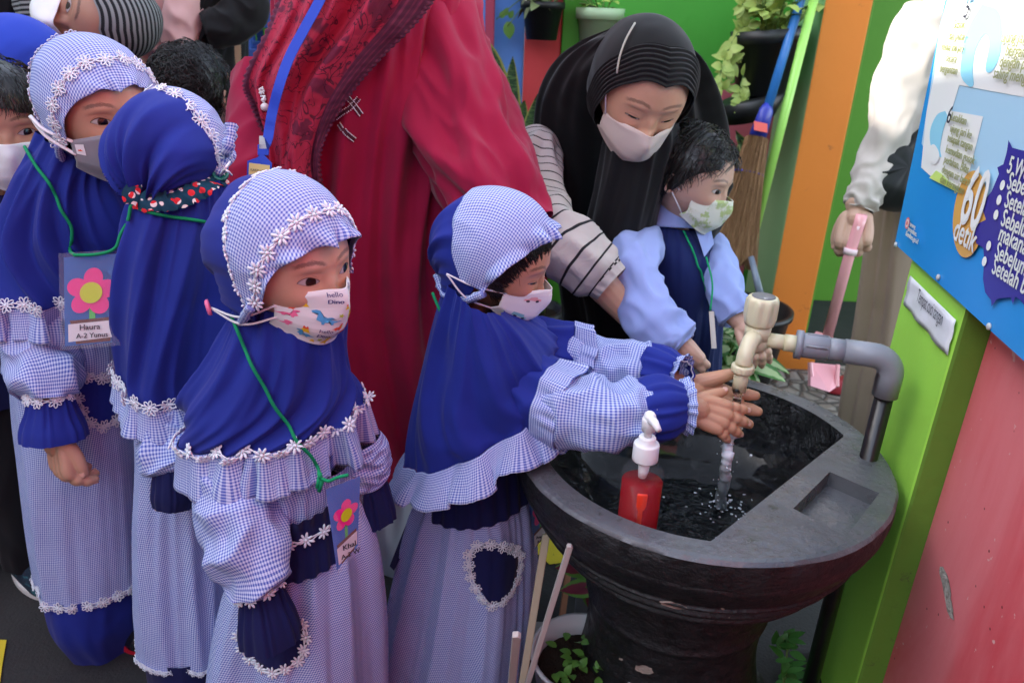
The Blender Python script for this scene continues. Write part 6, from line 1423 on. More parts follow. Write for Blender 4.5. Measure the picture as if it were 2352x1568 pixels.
m_lblue = cloth('light_blue_shirt', (.26, .33, .62), .06, .85, 900, .1, .4); m_beige = cloth('taupe_skirt', (.36, .27, .21), .08, .9, 900, .05, .3); m_shirt = cloth('white_shirt', (.44, .39, .36), .03, .85, 900, .05, .3); m_pale = cloth('pale_grey_skirt', (.60, .62, .67), .05, .85, 900, .05, .3)
m_pinkj = cloth('pink_sweater', (.55, .36, .34), .06, .9, 900, .1, .3); m_den = cloth('dark_denim', (.012, .018, .045), .15, .85)
m_skin_w = skin('adult_skin_eyes_lowered', (.54, .31, .20), hu=.005, hl_=.009, a=.062, shift=-.018, brow=(.02, .012, .008)); m_skin_d = skin('adult_skin', (.36, .19, .12)); m_skin_l = skin('pale_skin', (.52, .32, .24))
# ------------------------------------------------------------------ woman in red
YW = 1.64
W1 = thing('person', 'person in a crimson gown and patterned red scarf with a blue lanyard', 'woman', (PY(880, 900, YW).x, YW, 0))
gr = [(PY(690, -150, YW), PY(1010, -150, YW), .11), (PY(650, -60, YW), PY(1045, -70, YW), .14), (PY(655, 60, YW), PY(1050, 50, YW), .16), (PY(670, 200, YW), PY(1050, 200, YW), .16), (PY(690, 400, YW), PY(1040, 400, YW), .155), (PY(705, 600, YW), PY(1050, 600, YW), .17), (PY(725, 800, YW), PY(1075, 800, YW), .19), (PY(740, 1010, YW), PY(1090, 1010, YW), .20)]
gn = drape(gr, cape_disp(.026, 1.6, 2.2, 31.)); gno = gn.build('gown', m_red, W1, 240, 160)
slv = [P(955, 0, 1.66), P(975, 110, 1.56), P(1035, 235, 1.50), P(1080, 350, 1.46), P(1135, 450, 1.42), P(1180, 540, 1.40)]
def sdisp(u, v): return .027*crease(u, v, 1.2, 2.4, 41.)+.013*crease(u, v, 2.5, 4.5, 43.)
S = tubesurf(slv, [.11, .125, .105, .095, .080, .062], sdisp); S.build('sleeve', m_red, W1, 120, 120)
S = tubesurf([PY(640, 200, YW-.02), P(610, 330, 1.50), P(570, 430, 1.44), P(545, 520, 1.40)], [.09, .075, .065, .055], lambda u, v: .010*crease(u, v, 1.4, 3, 51.)); S.build('sleeve', m_red, W1, 90, 60)
sk = drape([(PY(745, 990, YW), PY(1075, 990, YW), .17), (PY(750, 1150, YW), PY(1070, 1150, YW), .18), (PY(770, 1300, YW), PY(1050, 1300, YW), .19)], skirt_disp(.014, 1.8, .4, 61.)); sk.build('underskirt', m_pale, W1, 160, 40)
hpw = P(835, -190, 1.36); MW = headM(hpw, 20, 20, 0, .225); bw_o, hbw = body(W1, m_skin_d, MW, bones=[PY(850, -100, YW), PY(850, 100, YW), PY(860, 500, YW)]); eyes(MW, W1, m_eye, hbw)
msc = Mat('printed_red_scarf', .8, .25); x, y, z = msc.xyz(msc.coord('UV')); uvv = msc.coord('UV'); obj_ = msc.coord()
n1 = msc.noise(9, 2, obj_, dist=2.2); n2 = msc.noise(22, 2, obj_, dist=1.5); ln = ((n1-.5).abs().step(.012, .004)+(n2-.5).abs().step(.014, .004)).min(1.0)
bl_ = (n1.step(.55, .60)*n2.step(.42, .52))*.8; c = msc.mix(msc.noise(6, 2), (.34, .020, .045), (.46, .035, .085)); c = msc.mix(bl_, c, (.10, .018, .045)); c = msc.mix(ln*.85, c, (.045, .010, .025))
bor = (x.step(.60, .62)+(x*-1.0).step(.86, .88)).min(1.0); st = ((y*260.0).sin()*.5+.5); bc = msc.mix(((x*85.0).sin()).step(.2, .8)*.6, (.10, .022, .050), (.22, .04, .08)); bc = msc.mix(st*.35, bc, (.05, .012, .03)); c = msc.mix(bor, c, bc); msc.setc('Base Color', c); msc.bump(msc.noise(14, 3, dist=1), .4, .02); m_scarf = msc.m
Lp = [(700, -120), (640, -30), (605, 70), (553, 185), (568, 245), (598, 320), (618, 400), (640, 440)]; Rp = [(1060, -120), (1010, -20), (955, 55), (880, 130), (815, 205), (765, 285), (740, 360), (745, 440)]
LL = [PY(a, b_, YW-.20) for a, b_ in Lp]; RR = [PY(a, b_, YW-.20) for a, b_ in Rp]; LT = cv(LL, 60); RT = cv(RR, 60)
def scf(u, v):
    i = min(int(v*59), 58); f = v*59-i; L_ = LT[i].lerp(LT[i+1], f); R_ = RT[i].lerp(RT[i+1], f); p = L_.lerp(R_, u); ed = .0025*math.sin(v*300) if u > .97 or u < .03 else 0
    dy = -.05*math.sin(PI*u)-.030*crease(u*.35+.1, v, 2.2, .9, 71.)-.008*crease(u*.4, v, 3.0, 2.2, 77.)
    return p+V((ed, dy+.04*(1-sst(0, .25, u))+.06*sst(.6, 0, v)*0, 0))
SC = Surf(scf, 0, 1, False); o = SC.build('scarf', m_scarf, W1, 140, 140, uc=.5, thick=.003)
ul = o.data.uv_layers[0].data; nuv = 141
for l in o.data.loops: ul[l.index].uv = ((l.vertex_index % nuv)/140*1.9-.95 if True else 0, (l.vertex_index//nuv)/140*.6)
h_, H_ = hood(MW, W1, m_scarf, seed=33., folds=.004)
sbv = bvh([o]); lp, ln_ = proj(sbv, dense([(750, -40), (735, 0), (700, 65), (668, 125), (645, 185), (625, 260), (613, 335)], 50), .006, 1.40)
def ribbon(pts, w_, th, name, mat, parent, face=-CF):
    mb = MB(); vs = []; n = len(pts)
    for i, p in enumerate(pts):
        t = (pts[min(i+1, n-1)]-pts[max(i-1, 0)]).normalized(); s = t.cross(face).normalized()*w_; f = face*th; vs += [p-s-f, p+s-f, p+s+f, p-s+f]
    fs = [(0, 1, 2, 3), tuple(4*(n-1)+k for k in (3, 2, 1, 0))]
    for i in range(n-1):
        for k in range(4): fs.append((4*i+k, 4*i+4+k, 4*i+4+(k+1) % 4, 4*i+(k+1) % 4))
    mb.add(vs, fs); return mb.build(name, mat, parent, smooth=False)
ly = thing('lanyard_badge', 'blue ribbon lanyard with a yellow badge hanging over the patterned scarf', 'badge', lp[-1])
dmin = min((p-CC).dot(CF) for p in lp)-.01; lp = [P(*q, (hit(sbv, q[0], q[1], 0, 1.4)[0]-CC).dot(CF)*.35+.65*dmin) for q in dense([(750, -40), (735, 0), (700, 65), (668, 125), (645, 185), (625, 260), (613, 335)], 50)]
m_rib = cloth('blue_ribbon', (.025, .075, .50), .05, .6); ribbon(lp, .0085, .001, 'ribbon', m_rib, ly)
dd = (lp[-1]-CC).dot(CF); b = MB(); b.box(P(606, 328, dd-.002), .014, .006, .022, CR, CF, CU); b.build('clip', mt_screw, ly, smooth=False); b = MB(); b.box(P(605, 345, dd-.002), .018, .006, .018, CR, CF, CU); b.build('buckle', m_rib, ly, smooth=False)
ribbon([P(604, 350, dd), P(600, 372, dd)], .007, .001, 'badge_strap', paint('brown_strap', (.12, .06, .04), .4), ly)
b = MB(); b.poly([P(x_, y_, dd-.006) for x_, y_ in ((568, 370), (590, 362), (602, 352), (612, 362), (624, 374), (619, 470), (565, 466))], thick=CF*.003); hc = b.build('badge_holder', m_rib, ly, smooth=False)
b = MB(); b.poly([P(x_, y_, dd-.0075) for x_, y_ in ((572, 374), (620, 380), (616, 462), (569, 458))]); b.build('badge_paper', flat('yellow_paper', (.62, .56, .22)), ly, smooth=False)
text_on('KARTU PESERTA', P(575, 392, dd-.0085), (P(620, 398, dd)-P(575, 392, dd)).normalized(), CU, .0055, m_ink, ly)
bch = thing('brooch', 'silver brooch with a pearl pinned on the patterned red scarf', 'brooch', P(600, 230, dd)); b = MB(); q = [hit(sbv, 597+a_, 200+b_, .004, 1.4)[0] for a_, b_ in ((0, 0), (2, 12), (5, 22), (6, 34))]
for i in range(26): a_ = rp.random(); p = q[int(a_*3)].lerp(q[int(a_*3)+1], rp.random()); b.ball(p+V((rp.uniform(-.004, .004), -.002, rp.uniform(-.003, .003))), rp.uniform(.0015, .003), 6, 4)
b.build('brooch_crystals', paint('silver_crystal', (.7, .75, .72), .15, .8), bch); b = MB(); b.ball(hit(sbv, 604, 247, .005, 1.4)[0], .0075, 16, 10); b.build('pearl', paint('pearl_white', (.7, .68, .66), .15, .7, .03), bch)
gb_ = bvh([gno]); b = MB(); wd = MB()
for line in ([(768, 225), (795, 200), (815, 180)], [(775, 270), (800, 250), (822, 225)], [(800, 225), (815, 245), (828, 262)], [(782, 285), (795, 305), (812, 320)]):
    pts, nn = proj(gb_, dense(line, 16), .002, 1.5); b.tube(pts, [.004]*16, 6, flat=.3)
    for i, (p, n) in enumerate(zip(pts, nn)):
        for sg in (-1, 1): wd.ball(p+n*.002+(n.cross((pts[min(i+1, 15)]-pts[max(i-1, 0)]).normalized()))*(.004*sg), .0012, 5, 4)
b.build('embroidery_band', paint('dark_embroidery', (.06, .008, .02), .7), W1); wd.build('embroidery_dots', m_lace, W1)
# ------------------------------------------------------------------ woman in black hijab
YK = 1.93
W2 = thing('person', 'woman in a long black headscarf bending over the small boy', 'woman', (PY(1440, 700, YK).x, YK, 0))
hpk = P(1474, 200, 1.50); MK = headM(hpk, 9, 33, -7, .222)
fk = [([P(1370, 640, 1.47), P(1420, 695, 1.48), P(1475, 755, 1.49), P(1500, 785, 1.50)], [.034, .029, .023, .020])]
HMK = handM(P(1500, 785, 1.50), P(1550, 830, 1.56), (-CF+CU*.3), 1); fk += hand(HMK, 1.25, (.5, .5, .6, .7), .05, (.7, .2), True, .01)
bk_, hbk = body(W2, m_skin_w, MK, 1.15, .8, fl=fk, voxel=.002, bones=[PY(1450, 260, YK-.1), PY(1440, 450, YK), PY(1440, 700, YK)]); eyes(MK, W2, m_eye, hbk, (0, -.03))
AK = tabf([(0, 33), (45, 44), (90, 60), (120, 72), (150, 84), (180, 92)])
hood(MK, W2, m_black, seed=43., folds=.002, a_open=AK, off=.001)
def pleated(u, v):
    ph = rad(lerp(-125, 125, u)); d = math.degrees(ph); al = rad(lerp(AK(d)-2, AK(d)+34*(1-.45*(abs(d)/125)**2), v)); return hood_pt(MK, al, ph, .0055+.0015*math.sin(v*2*PI*8)-.004*sst(.9, 1, v))
Surf(pleated, 0, 1, False).build('pleated_band', m_black, W2, 120, 110)
kr = [(PY(1420, 62, 1.62), PY(1540, 72, 1.62), .07), (PY(1345, 95, 1.68), PY(1590, 120, 1.68), .12), (PY(1282, 145, 1.74), PY(1622, 170, 1.74), .15), (PY(1242, 220, 1.79), PY(1645, 230, 1.79), .16), (PY(1228, 310, 1.84), PY(1662, 310, 1.84), .16), (PY(1232, 400, 1.88), PY(1660, 400, 1.88), .16), (PY(1248, 500, YK), PY(1640, 500, YK), .16), (PY(1275, 600, YK), PY(1610, 600, YK), .16), (PY(1300, 700, YK), PY(1590, 700, YK), .16), (PY(1310, 860, YK), PY(1590, 860, YK), .16)]
kd = drape(kr, lambda u, v: .022*crease(u, v, 1.5, 1.5, 47., .8)*sst(0, .15, v)+.010*crease(u, v, 3.6, 1.6, 49.)); kdo = kd.build('headscarf_drape', m_black, W2, 260, 200)
# drape falling from the chin
kf = drape([(P(1402, 262, 1.58), P(1556, 262, 1.58), .05), (P(1392, 330, 1.57), P(1552, 330, 1.58), .075), (P(1372, 420, 1.60), P(1520, 420, 1.62), .08), (P(1345, 540, 1.66), P(1490, 540, 1.68), .08), (P(1330, 660, 1.74), P(1470, 660, 1.76), .07)], lambda u, v: .012*crease(u, v, 2.2, 1.0, 57., .5)*sst(0, .3, v), up=V((0, .3, 1)).normalized())
kf.build('headscarf_front', m_black, W2, 140, 80)
drape([(PY(1320, 840, YK+.02), PY(1580, 840, YK+.02), .20), (PY(1330, 950, YK+.02), PY(1570, 950, YK+.02), .19), (PY(1335, 1040, YK+.02), PY(1560, 1040, YK+.02), .18)], skirt_disp(.01, 1.5, .4, 2)).build('skirt', m_blackg, W2, 100, 20)
m_str = Mat('striped_sleeve', .85, .2); x, y, z = m_str.xyz(m_str.coord('UV')); q_ = ((y+.01*m_str.noise(5))/.030).frac(); m_str.setc('Base Color', m_str.mix((q_-.5).abs().step(.05, .085), (.012, .012, .015), m_str.mix(m_str.noise(8), (.36, .33, .31), (.45, .42, .39)))); m_str.bump(m_str.noise(18, 3, dist=1), .5, .012); m_str = m_str.m
sleeve([P(1235, 330, 1.72), P(1222, 420, 1.62), P(1245, 510, 1.52), P(1310, 575, 1.46), P(1392, 640, 1.45)], [.050, .060, .062, .062, .044], m_str, W2, wr=.013, seed=71., kr=4)
cuffs([P(1380, 630, 1.45), P(1405, 652, 1.447)], [.046, .040], m_str, W2, 'sleeve_cuff', .002)
sleeve([P(1600, 330, 1.75), P(1610, 450, 1.72), P(1560, 600, 1.72)], [.055, .06, .05], m_black, W2, wr=.01, seed=73.)
MSK = mask_surf(MK, w=.36, seed=15., top=-.075, bot=-.53, pleat=.003, nosey=.09); msk = MSK.build('mask', paint('beige_mask_cloth', (.55, .47, .42), .8, .2, .05, 20, .2, 300, .001), W2, 60, 50, uc=.5, thick=.001)
for v_ in (.05,): e = MSK.f(.985, v_); e2 = hood_pt(MK, rad(64), rad(80), .004); b = MB(); b.tube([e, e2], .0014, 6); b.build('ear_cord', m_elastic, W2)
b = MB(); pts = [hood_pt(MK, rad(lerp(96, 60, i/10)), rad(lerp(30, 62, i/10)), .008) for i in range(11)]; b.tube(pts, [.0020]*11, 6); b.build('scarf_trim', paint('silver_trim', (.35, .34, .30), .4), W2)
# ------------------------------------------------------------------ small boy in a vest
YV = 1.66
B1 = thing('person', 'small boy in navy vest and light blue shirt at the far side of the basin', 'child', (PY(1560, 800, YV).x, YV, 0))
hpv = P(1588, 405, 1.61); MV = headM(hpv, 54, 15, -2, .188)
fv = [([P(1540, 775, 1.45), P(1575, 805, 1.44), P(1600, 824, 1.44)], [.026, .024, .018]), ([P(1600, 824, 1.44), P(1622, 838, 1.44)], [.014, .009]), ([P(1598, 830, 1.44), P(1612, 848, 1.44)], [.012, .008]), ([P(1680, 720, 1.56), P(1712, 752, 1.55)], [.02, .018])]
HMV = handM(P(1708, 748, 1.55), P(1735, 800, 1.53), (-CF+CU*.3), 1); fv += hand(HMV, .9, (.4, .5, .5, .6), .08, (.6, .2), True)
ev = [ear(MV, 1), ear(MV, -1)]
bv_, hbv = body(B1, m_skin_l, MV, .9, 1.2, extra=ev, fl=fv, bones=[PY(1565, 560, YV), PY(1570, 680, YV), PY(1580, 780, YV)]); eyes(MV, B1, m_eye, hbv, (-.01, -.008))
hair_cap(MV, B1, m_hair, 2400, 36, 74, 34, .0010, .30, seed=5, k=(.98, 1.02, .99))
vr = [(PY(1500, 505, YV), PY(1605, 520, YV), .055), (PY(1470, 540, YV), PY(1640, 560, YV), .095), (PY(1478, 620, YV), PY(1648, 620, YV), .115), (PY(1500, 700, YV), PY(1652, 700, YV), .12), (PY(1515, 800, YV), PY(1645, 800, YV), .105), (PY(1525, 900, YV), PY(1640, 900, YV), .10)]
vst = drape(vr, cape_disp(.008, 1.6, 1.6, 81.)); vo = vst.build('vest', cloth('navy_vest', (.008, .016, .085), .12, .85, fold=.3), B1, 140, 80)
drape([(PY(1530, 880, YV), PY(1635, 880, YV), .09), (PY(1535, 1050, YV), PY(1630, 1050, YV), .09)], skirt_disp(.005)).build('trousers', m_den, B1, 80, 20)
def collar(u, v): 
    a = lerp(.35, 2.05, u)*PI; c0 = PY(1558, 500, YV); r = lerp(.047, .070, v); return c0+V((math.cos(a)*r*1.15, math.sin(a)*r*.95, lerp(.030, -.018, v)-.012*math.sin(a)*1.0))
Surf(collar, 0, 1, False).build('collar', m_lblue, B1, 50, 8, uc=.5, thick=.003)
b = MB(); b.poly([PY(1598, 528, YV-.075), PY(1632, 520, YV-.06), PY(1640, 560, YV-.07), PY(1618, 590, YV-.098)], thick=V((0, .004, 0))); b.build('collar_point', m_lblue, B1, smooth=False)
sleeve([PY(1485, 548, YV-.02), P(1456, 592, 1.56), P(1460, 660, 1.50), P(1502, 738, 1.46), P(1548, 784, 1.445), P(1566, 800, 1.44)], [.038, .046, .045, .046, .044, .034], m_lblue, B1, wr=.016, seed=83., kr=6)
sleeve([PY(1635, 560, YV+.03), P(1652, 620, 1.66), P(1675, 690, 1.58), P(1698, 732, 1.56)], [.034, .038, .036, .034], m_lblue, B1, wr=.008, seed=85., kr=4)
vb_ = bvh([vo]); pp, _ = proj(vb_, dense([(1565, 525), (1590, 580), (1612, 640), (1632, 712)], 20), .004, 1.55); cord(pp, m_green_cord, B1, r=.0022); cord([P(1632, 712, 1.53), P(1636, 650, 1.54), P(1622, 590, 1.56)], m_green_cord, B1, 'lanyard_end', .002, 14); ribbon([P(1634, 715, 1.53), P(1640, 800, 1.51)], .005, .001, 'badge_edge', flat('badge_pale', (.45, .40, .36)), B1)
MSV = mask_surf(MV, w=.34, seed=25., top=-.06, pleat=.003); mv_ = MSV.build('mask', paint('green_print_mask', (.66, .68, .58), .8, .2, .05, 14, .2, 300, .001, (.40, .50, .22), .52, 26), B1, 50, 40, uc=.5, thick=.001)
for v_ in (.06, .9): e = MSV.f(.985, v_); b = MB(); b.tube([e, MV @ V((.40, -.02, -.06 if v_ < .5 else -.12))], .0014, 6); b.build('ear_cord', m_elastic, B1)
# ------------------------------------------------------------------ person in white shirt
YS = 2.05
W3 = thing('person', 'person in a white shirt and taupe skirt holding a pink pole', 'woman', (PY(2120, 700, YS).x, YS, 0))
sr = [(PY(2185, -60, YS), PY(2420, -60, YS), .09), (PY(2140, -5, YS), PY(2450, 0, YS), .12), (PY(2100, 80, YS), PY(2450, 80, YS), .14), (PY(2090, 250, YS), PY(2420, 250, YS), .15), (PY(2060, 400, YS), PY(2400, 400, YS), .16), (PY(2040, 500, YS), PY(2390, 500, YS), .16)]
drape(sr, cape_disp(.012, 1.4, 2., 91.)).build('shirt', m_shirt, W3, 160, 90)
sleeve([PY(2145, 30, YS-.03), PY(2090, 150, YS-.05), PY(2050, 280, YS-.08), PY(2010, 390, YS-.12), PY(1985, 455, YS-.16), PY(1975, 482, YS-.17)], [.072, .070, .053, .043, .037, .033], m_shirt, W3, wr=.013, seed=93., kr=8)
wrs = PY(1970, 487, YS-.17); dS = (wrs-CC).dot(CF); HMS = handM(wrs, P(1960, 560, dS), (-CF*.9-CR*.5), 1)
fs_ = hand(HMS, 1.35, (.75, .8, .85, .9), .05, (.45, .5), False, .01)
hps = P(2300, -180, 2.05); MS_ = headM(hps, -60, 10, 0, .22); bs_, hbs = body(W3, m_skin_l, MS_, fl=fs_, voxel=.0015, bones=[PY(2300, -40, YS), PY(2280, 200, YS), PY(2250, 450, YS)]); eyes(MS_, W3, m_eye, hbs); hood(MS_, W3, m_beige, seed=95.)
kk = [(PY(2020, 450, YS), PY(2370, 450, YS), .15), (PY(2003, 560, YS), PY(2360, 560, YS), .16), (PY(1975, 750, YS), PY(2350, 750, YS), .18), (PY(1945, 900, YS), PY(2340, 900, YS), .20), (PY(1925, 1010, YS), PY(2330, 1010, YS), .21)]
drape(kk, skirt_disp(.016, 1.9, .35, 97.)).build('skirt', m_beige, W3, 200, 70)
m_bag = cloth('black_nylon', (.010, .011, .012), .2, .45, 500, .1, .6)
bgp = thing('shoulder_bag', 'black pouch bag slung across the white shirt', 'bag', P(2050, 400, 1.82))
bag_out = [(2110, 288), (2075, 305), (2030, 325), (1992, 355), (1968, 395), (1965, 425), (1985, 450), (2020, 475), (2060, 486), (2100, 482), (2160, 460), (2180, 380), (2160, 310)]
bo_ = [P(a, b_, 1.90) for a, b_ in dense(bag_out, 60, True)[:-1]]; bc_ = sum(bo_, V((0, 0, 0)))/len(bo_)
def bagf(u, v):
    a = (u % 1)*59; i = int(a) % 59; f = a-int(a); e = bo_[i].lerp(bo_[(i+1) % 59], f); t = PI*v; r = math.sin(t)**.7; z_ = -math.cos(t); return bc_.lerp(e, r)+CF*(z_*.055*1.0)+CF*(.010*crease(u, v, 1.6, 2, 3.)*r)
Surf(bagf, 0, 1, True).build('pouch', m_bag, bgp, 90, 40); ribbon([P(2100, 295, 1.90), P(2180, 180, 1.86), P(2240, 60, 1.86), P(2260, -40, 1.9)], .014, .001, 'strap', m_bag, bgp)
# dustpan
m_dp = Mat('pink_translucent_plastic', .15, .6); m_dp.setc('Base Color', (.85, .38, .42)); m_dp = m_dp.m; m_dpw = paint('pale_pink_plastic', (.75, .55, .60), .3, .5, .05)
dpn = thing('dustpan', 'pink long handled dustpan held by the person in the white shirt', 'dustpan', P(1890, 860, 2.05))
pd = [P(1972, 520, dS-.02), P(1952, 580, dS-.01), P(1896, 790, 2.04)]; b = MB(); b.tube([pd[0]+(pd[0]-pd[2]).normalized()*.03, pd[0], pd[1], pd[2]], .0135, 14); b.build('pole', m_dp, dpn)
b = MB(); b.tube([p+(CC-p).normalized()*.0136 for p in (pd[0], pd[2])], .0035, 6); b.build('pole_stripe', m_dpw, dpn)
b = MB(); b.tube([pd[1].lerp(pd[0], .15), pd[1].lerp(pd[2], .02)], .0165, 14); b.build('collar_ring', m_dpw, dpn); b = MB(); b.tube([P(1868, 770, 2.05), P(1893, 785, 2.04), P(1915, 782, 2.03)], [.014, .022, .012], 12); b.build('hinge', m_dp, dpn)
b = MB(); X_ = CR; zf = .03; c0 = P(1893, 868, 2.10); b.tube([P(1862, 832, 2.04), P(1866, 885, 2.04)], .006, 8); b.poly([P(1862, 832, 2.06), P(1924, 838, 2.06), P(1924, 886, 2.02), P(1905, 900, 2.0), P(1862, 886, 2.02)], thick=CF*.02); b.tube([P(1924, 838, 2.04), P(1922, 888, 2.02)], .006, 8); pn_ = b.build('pan', m_dp, dpn, smooth=False)
shoe(W3, P(1902, 915, 2.03)*0+PZ(1895, 905, .0)*1.0, PZ(1990, 900, 0), (paint('dark_red_shoe', (.30, .02, .03), .4), m_patent), .045, .06)
# ------------------------------------------------------------------ background figures, left
YL = 1.45
B2 = thing('person', 'boy with black hair and a white mask cut by the left edge', 'child', (-1.10, 1.42, 0))
hpb = P(6, 282, 1.40); MBb = headM(hpb, 34, 6, 0, .200)
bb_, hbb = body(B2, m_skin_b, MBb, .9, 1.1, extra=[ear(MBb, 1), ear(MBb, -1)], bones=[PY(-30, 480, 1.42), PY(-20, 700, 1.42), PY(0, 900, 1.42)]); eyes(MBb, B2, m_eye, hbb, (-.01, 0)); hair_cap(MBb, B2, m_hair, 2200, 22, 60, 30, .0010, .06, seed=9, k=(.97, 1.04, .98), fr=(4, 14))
MSB = mask_surf(MBb, w=.37, seed=35., top=-.06, pleat=.004); MSB.build('mask', m_white_cloth, B2, 50, 40, uc=.5, thick=.001)
drape([(PY(-75, 425, 1.42), PY(40, 440, 1.42), .06), (PY(-120, 500, 1.42), PY(80, 520, 1.42), .09), (PY(-130, 700, 1.42), PY(90, 700, 1.42), .11), (PY(-110, 900, 1.42), PY(90, 900, 1.42), .11)], cape_disp(.01, 1.5, 2, 101.)).build('shirt', m_navy, B2, 100, 60)
trousers(B2, PY(10, 860, 1.42), [V((-1.10, 1.42, .05)), V((-1.30, 1.50, .05))], .085, m_blackg)
shoe(B2, PZ(150, 1365, 0)+V((0, -.01, 0)), PZ(50, 1290, 0), (m_teal, m_wsole), .044, .075); shoe(B2, V((-1.22, 1.36, 0)), V((-1.34, 1.55, 0)), (m_teal, m_wsole), .044, .075)
B3 = thing('person', 'child in a plain bright blue head cover behind the left boy', 'child', (-1.30, 1.85, 0))
M3b = headM(P(62, 190, 1.62), 165, 0, 0, .235); body(B3, m_skin_b, M3b, bones=[PY(60, 400, 1.75), PY(60, 600, 1.75), PY(60, 800, 1.75)]); m_bb = cloth('bright_blue_cotton', (.020, .055, .42), .12, .85, fold=.5); hood(M3b, B3, m_bb, seed=103., folds=.008); drape([(PY(-20, 290, 1.75), PY(150, 290, 1.75), .08), (PY(-90, 420, 1.75), PY(210, 420, 1.75), .12), (PY(-110, 700, 1.75), PY(230, 700, 1.75), .13), (PY(-110, 1040, 1.75), PY(230, 1040, 1.75), .14)], cape_disp(.01, 1.5, 2, 105.)).build('dress', m_bb, B3, 100, 60)
# striped headscarf woman bending sideways
W4 = thing('person', 'woman in a grey and black striped headscarf leaning down', 'woman', (-1.2, 2.3, 0))
m_stp = Mat('striped_headscarf', .8, .2); x, y, z = m_stp.xyz(m_stp.coord('UV')); q_ = (y/.0125).frac(); m_stp.setc('Base Color', m_stp.mix((q_-.5).abs().step(.20, .30), (.012, .014, .016), (.20, .22, .22))); m_stp.bump(m_stp.noise(14, 3, dist=1), .3, .01); m_stp = m_stp.m
def basisM(pos, fwd, up, s): 
    y = fwd.normalized(); z = (up-y*up.dot(y)).normalized(); x = y.cross(z); return Matrix(((x.x, y.x, z.x, pos.x), (x.y, y.y, z.y, pos.y), (x.z, y.z, z.z, pos.z), (0, 0, 0, 1))) @ Matrix.Scale(s, 4)
hp5 = P(232, 42, 1.78); M5 = basisM(hp5, (-CF*.80-CR*.35-CU*.45), (CR*.93-CU*.30-CF*.2), .215)
b5, hb5 = body(W4, m_skin_d, M5, 1.1, .8, bones=[P(120, -60, 1.95), P(60, -60, 2.1), PY(40, 200, 2.3)]); eyes(M5, W4, m_eye, hb5, (0, -.01))
hood(M5, W4, m_stp, seed=113., folds=.002, a_open=tabf([(0, 36), (45, 44), (90, 60), (120, 74), (150, 84), (180, 90)]))
MS5 = mask_surf(M5, w=.36, seed=45., top=-.06, pleat=.003); MS5.build('mask', m_white_cloth, W4, 50, 40, uc=.5, thick=.001)
drape([(P(95, -60, 1.95), P(215, -90, 1.85), .08), (P(85, 0, 1.95), P(180, -20, 1.88), .09), (P(90, 60, 1.93), P(170, 60, 1.90), .07), (P(105, 110, 1.93), P(160, 100, 1.92), .05)], cape_disp(.012, 1.6, 1.5, 117.)).build('scarf_drape', m_stp, W4, 100, 60)
drape([(PY(-60, -120, 2.3), PY(150, -120, 2.3), .14), (PY(-90, 0, 2.3), PY(150, 0, 2.3), .16), (PY(-80, 300, 2.3), PY(160, 300, 2.3), .17), (PY(-80, 720, 2.3), PY(170, 720, 2.3), .19)], cape_disp(.015, 1.5, 2, 119.)).build('gown', m_black, W4, 120, 70)
W5 = thing('person', 'person in a pink sweater and dark trousers, only the torso in view', 'woman', (PY(350, 300, 2.25).x, 2.25, 0))
Y5 = 2.25
p5 = drape([(PY(285, -140, Y5), PY(425, -140, Y5), .10), (PY(255, -80, Y5), PY(450, -80, Y5), .13), (PY(262, 0, Y5), PY(438, 0, Y5), .14), (PY(262, 90, Y5), PY(442, 90, Y5), .14), (PY(268, 138, Y5), PY(438, 142, Y5), .14)], cape_disp(.014, 1.5, 2.2, 121.)); po5 = p5.build('sweater', m_pinkj, W5, 120, 70)
sleeve([PY(425, -90, Y5-.03), PY(425, 0, Y5-.08), PY(415, 80, Y5-.10), PY(412, 150, Y5-.12)], [.055, .05, .046, .040], m_pinkj, W5, wr=.008, seed=123.)
drape([(PY(272, 132, Y5), PY(432, 135, Y5), .13), (PY(275, 220, Y5), PY(440, 220, Y5), .135), (PY(285, 500, Y5), PY(435, 500, Y5), .12), (PY(290, 760, Y5), PY(430, 760, Y5), .11)], skirt_disp(.012, 1.5, .6, 125.)).build('trousers', m_den, W5, 100, 50)
M5b = headM(P(355, -260, 2.2), 30, 0, 0, .22); body(W5, m_skin_d, M5b, bones=[PY(355, -150, Y5), PY(355, 0, Y5), PY(355, 120, Y5)]); hood(M5b, W5, m_pinkj, seed=3.)
fbv5 = bvh([po5])
for a_ in (0, 6): cord([P(358+a_, -30, 2.08), P(356+a_*.5, 20, 2.06), P(345+a_*2.2, 70, 2.05), P(350+a_, 120, 2.05), P(351, 160, 2.05)], m_lace, W5, 'drawstring', .0035, 30)
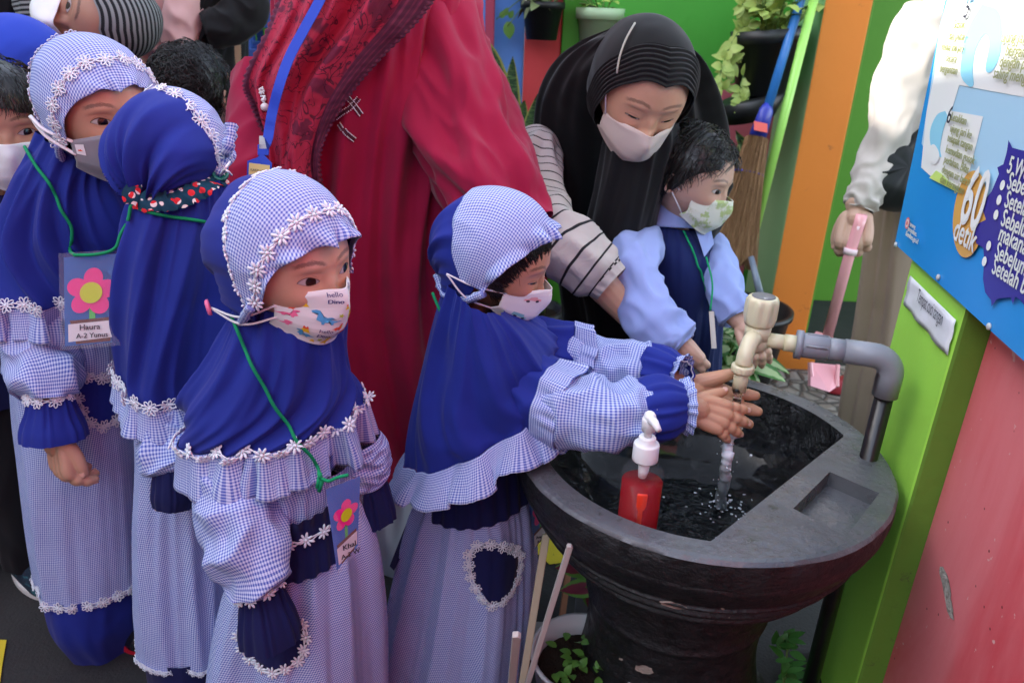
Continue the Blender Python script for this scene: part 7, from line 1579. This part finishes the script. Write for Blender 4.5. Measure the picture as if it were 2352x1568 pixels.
b = MB(); b.ball(P(351, 162, 2.05), .009, 10, 8); b.build('cord_end', m_lace, W5)
W6 = thing('person', 'person all in black seen from the side, beside the blue rack', 'woman', (PY(490, 300, 2.3).x, 2.3, 0)); Y6 = 2.3
drape([(PY(440, -150, Y6), PY(560, -150, Y6), .10), (PY(425, -60, Y6), PY(585, -60, Y6), .14), (PY(432, 20, Y6), PY(552, 20, Y6), .15), (PY(440, 55, Y6), PY(540, 70, Y6), .15), (PY(436, 100, Y6), PY(543, 110, Y6), .16), (PY(440, 200, Y6), PY(545, 220, Y6), .16), (PY(440, 500, Y6), PY(545, 500, Y6), .15), (PY(440, 760, Y6), PY(540, 760, Y6), .14)], cape_disp(.014, 1.5, 3, 131.)).build('gown', m_black, W6, 120, 90)
sleeve([PY(545, -70, Y6-.05), PY(560, 20, Y6-.08), PY(520, 60, Y6-.12), PY(470, 70, Y6-.14)], [.06, .06, .05, .045], m_black, W6, wr=.008, seed=133.)
M6 = headM(P(500, -270, 2.25), 40, 0, 0, .22); body(W6, m_skin_d, M6, bones=[PY(500, -150, Y6), PY(500, 0, Y6), PY(500, 200, Y6)]); hood(M6, W6, m_black, seed=5.)
Y7 = 1.85
B4 = thing('person', 'child with curly black hair in a blue top, seen over the floral band', 'child', (PY(460, 600, Y7).x, Y7, 0)); M7 = headM(P(447, 215, 1.78), 168, 12, 0, .205)
body(B4, m_skin_b, M7, extra=[ear(M7, 1), ear(M7, -1)], bones=[PY(470, 340, Y7), PY(480, 500, Y7), PY(480, 700, Y7)]); hair_cap(M7, B4, m_hair, 1800, 36, 74, 30, .0011, .35, seed=15)
drape([(PY(440, 318, Y7), PY(530, 318, Y7), .05), (PY(400, 335, Y7), PY(562, 335, Y7), .09), (PY(390, 400, Y7), PY(572, 400, Y7), .11), (PY(400, 700, Y7), PY(560, 700, Y7), .11), (PY(410, 950, Y7), PY(550, 950, Y7), .11)], cape_disp(.01, 1.5, 2, 141.)).build('top', cloth('mid_blue_cotton', (.05, .09, .50), .1, .85, fold=.3), B4, 120, 60)
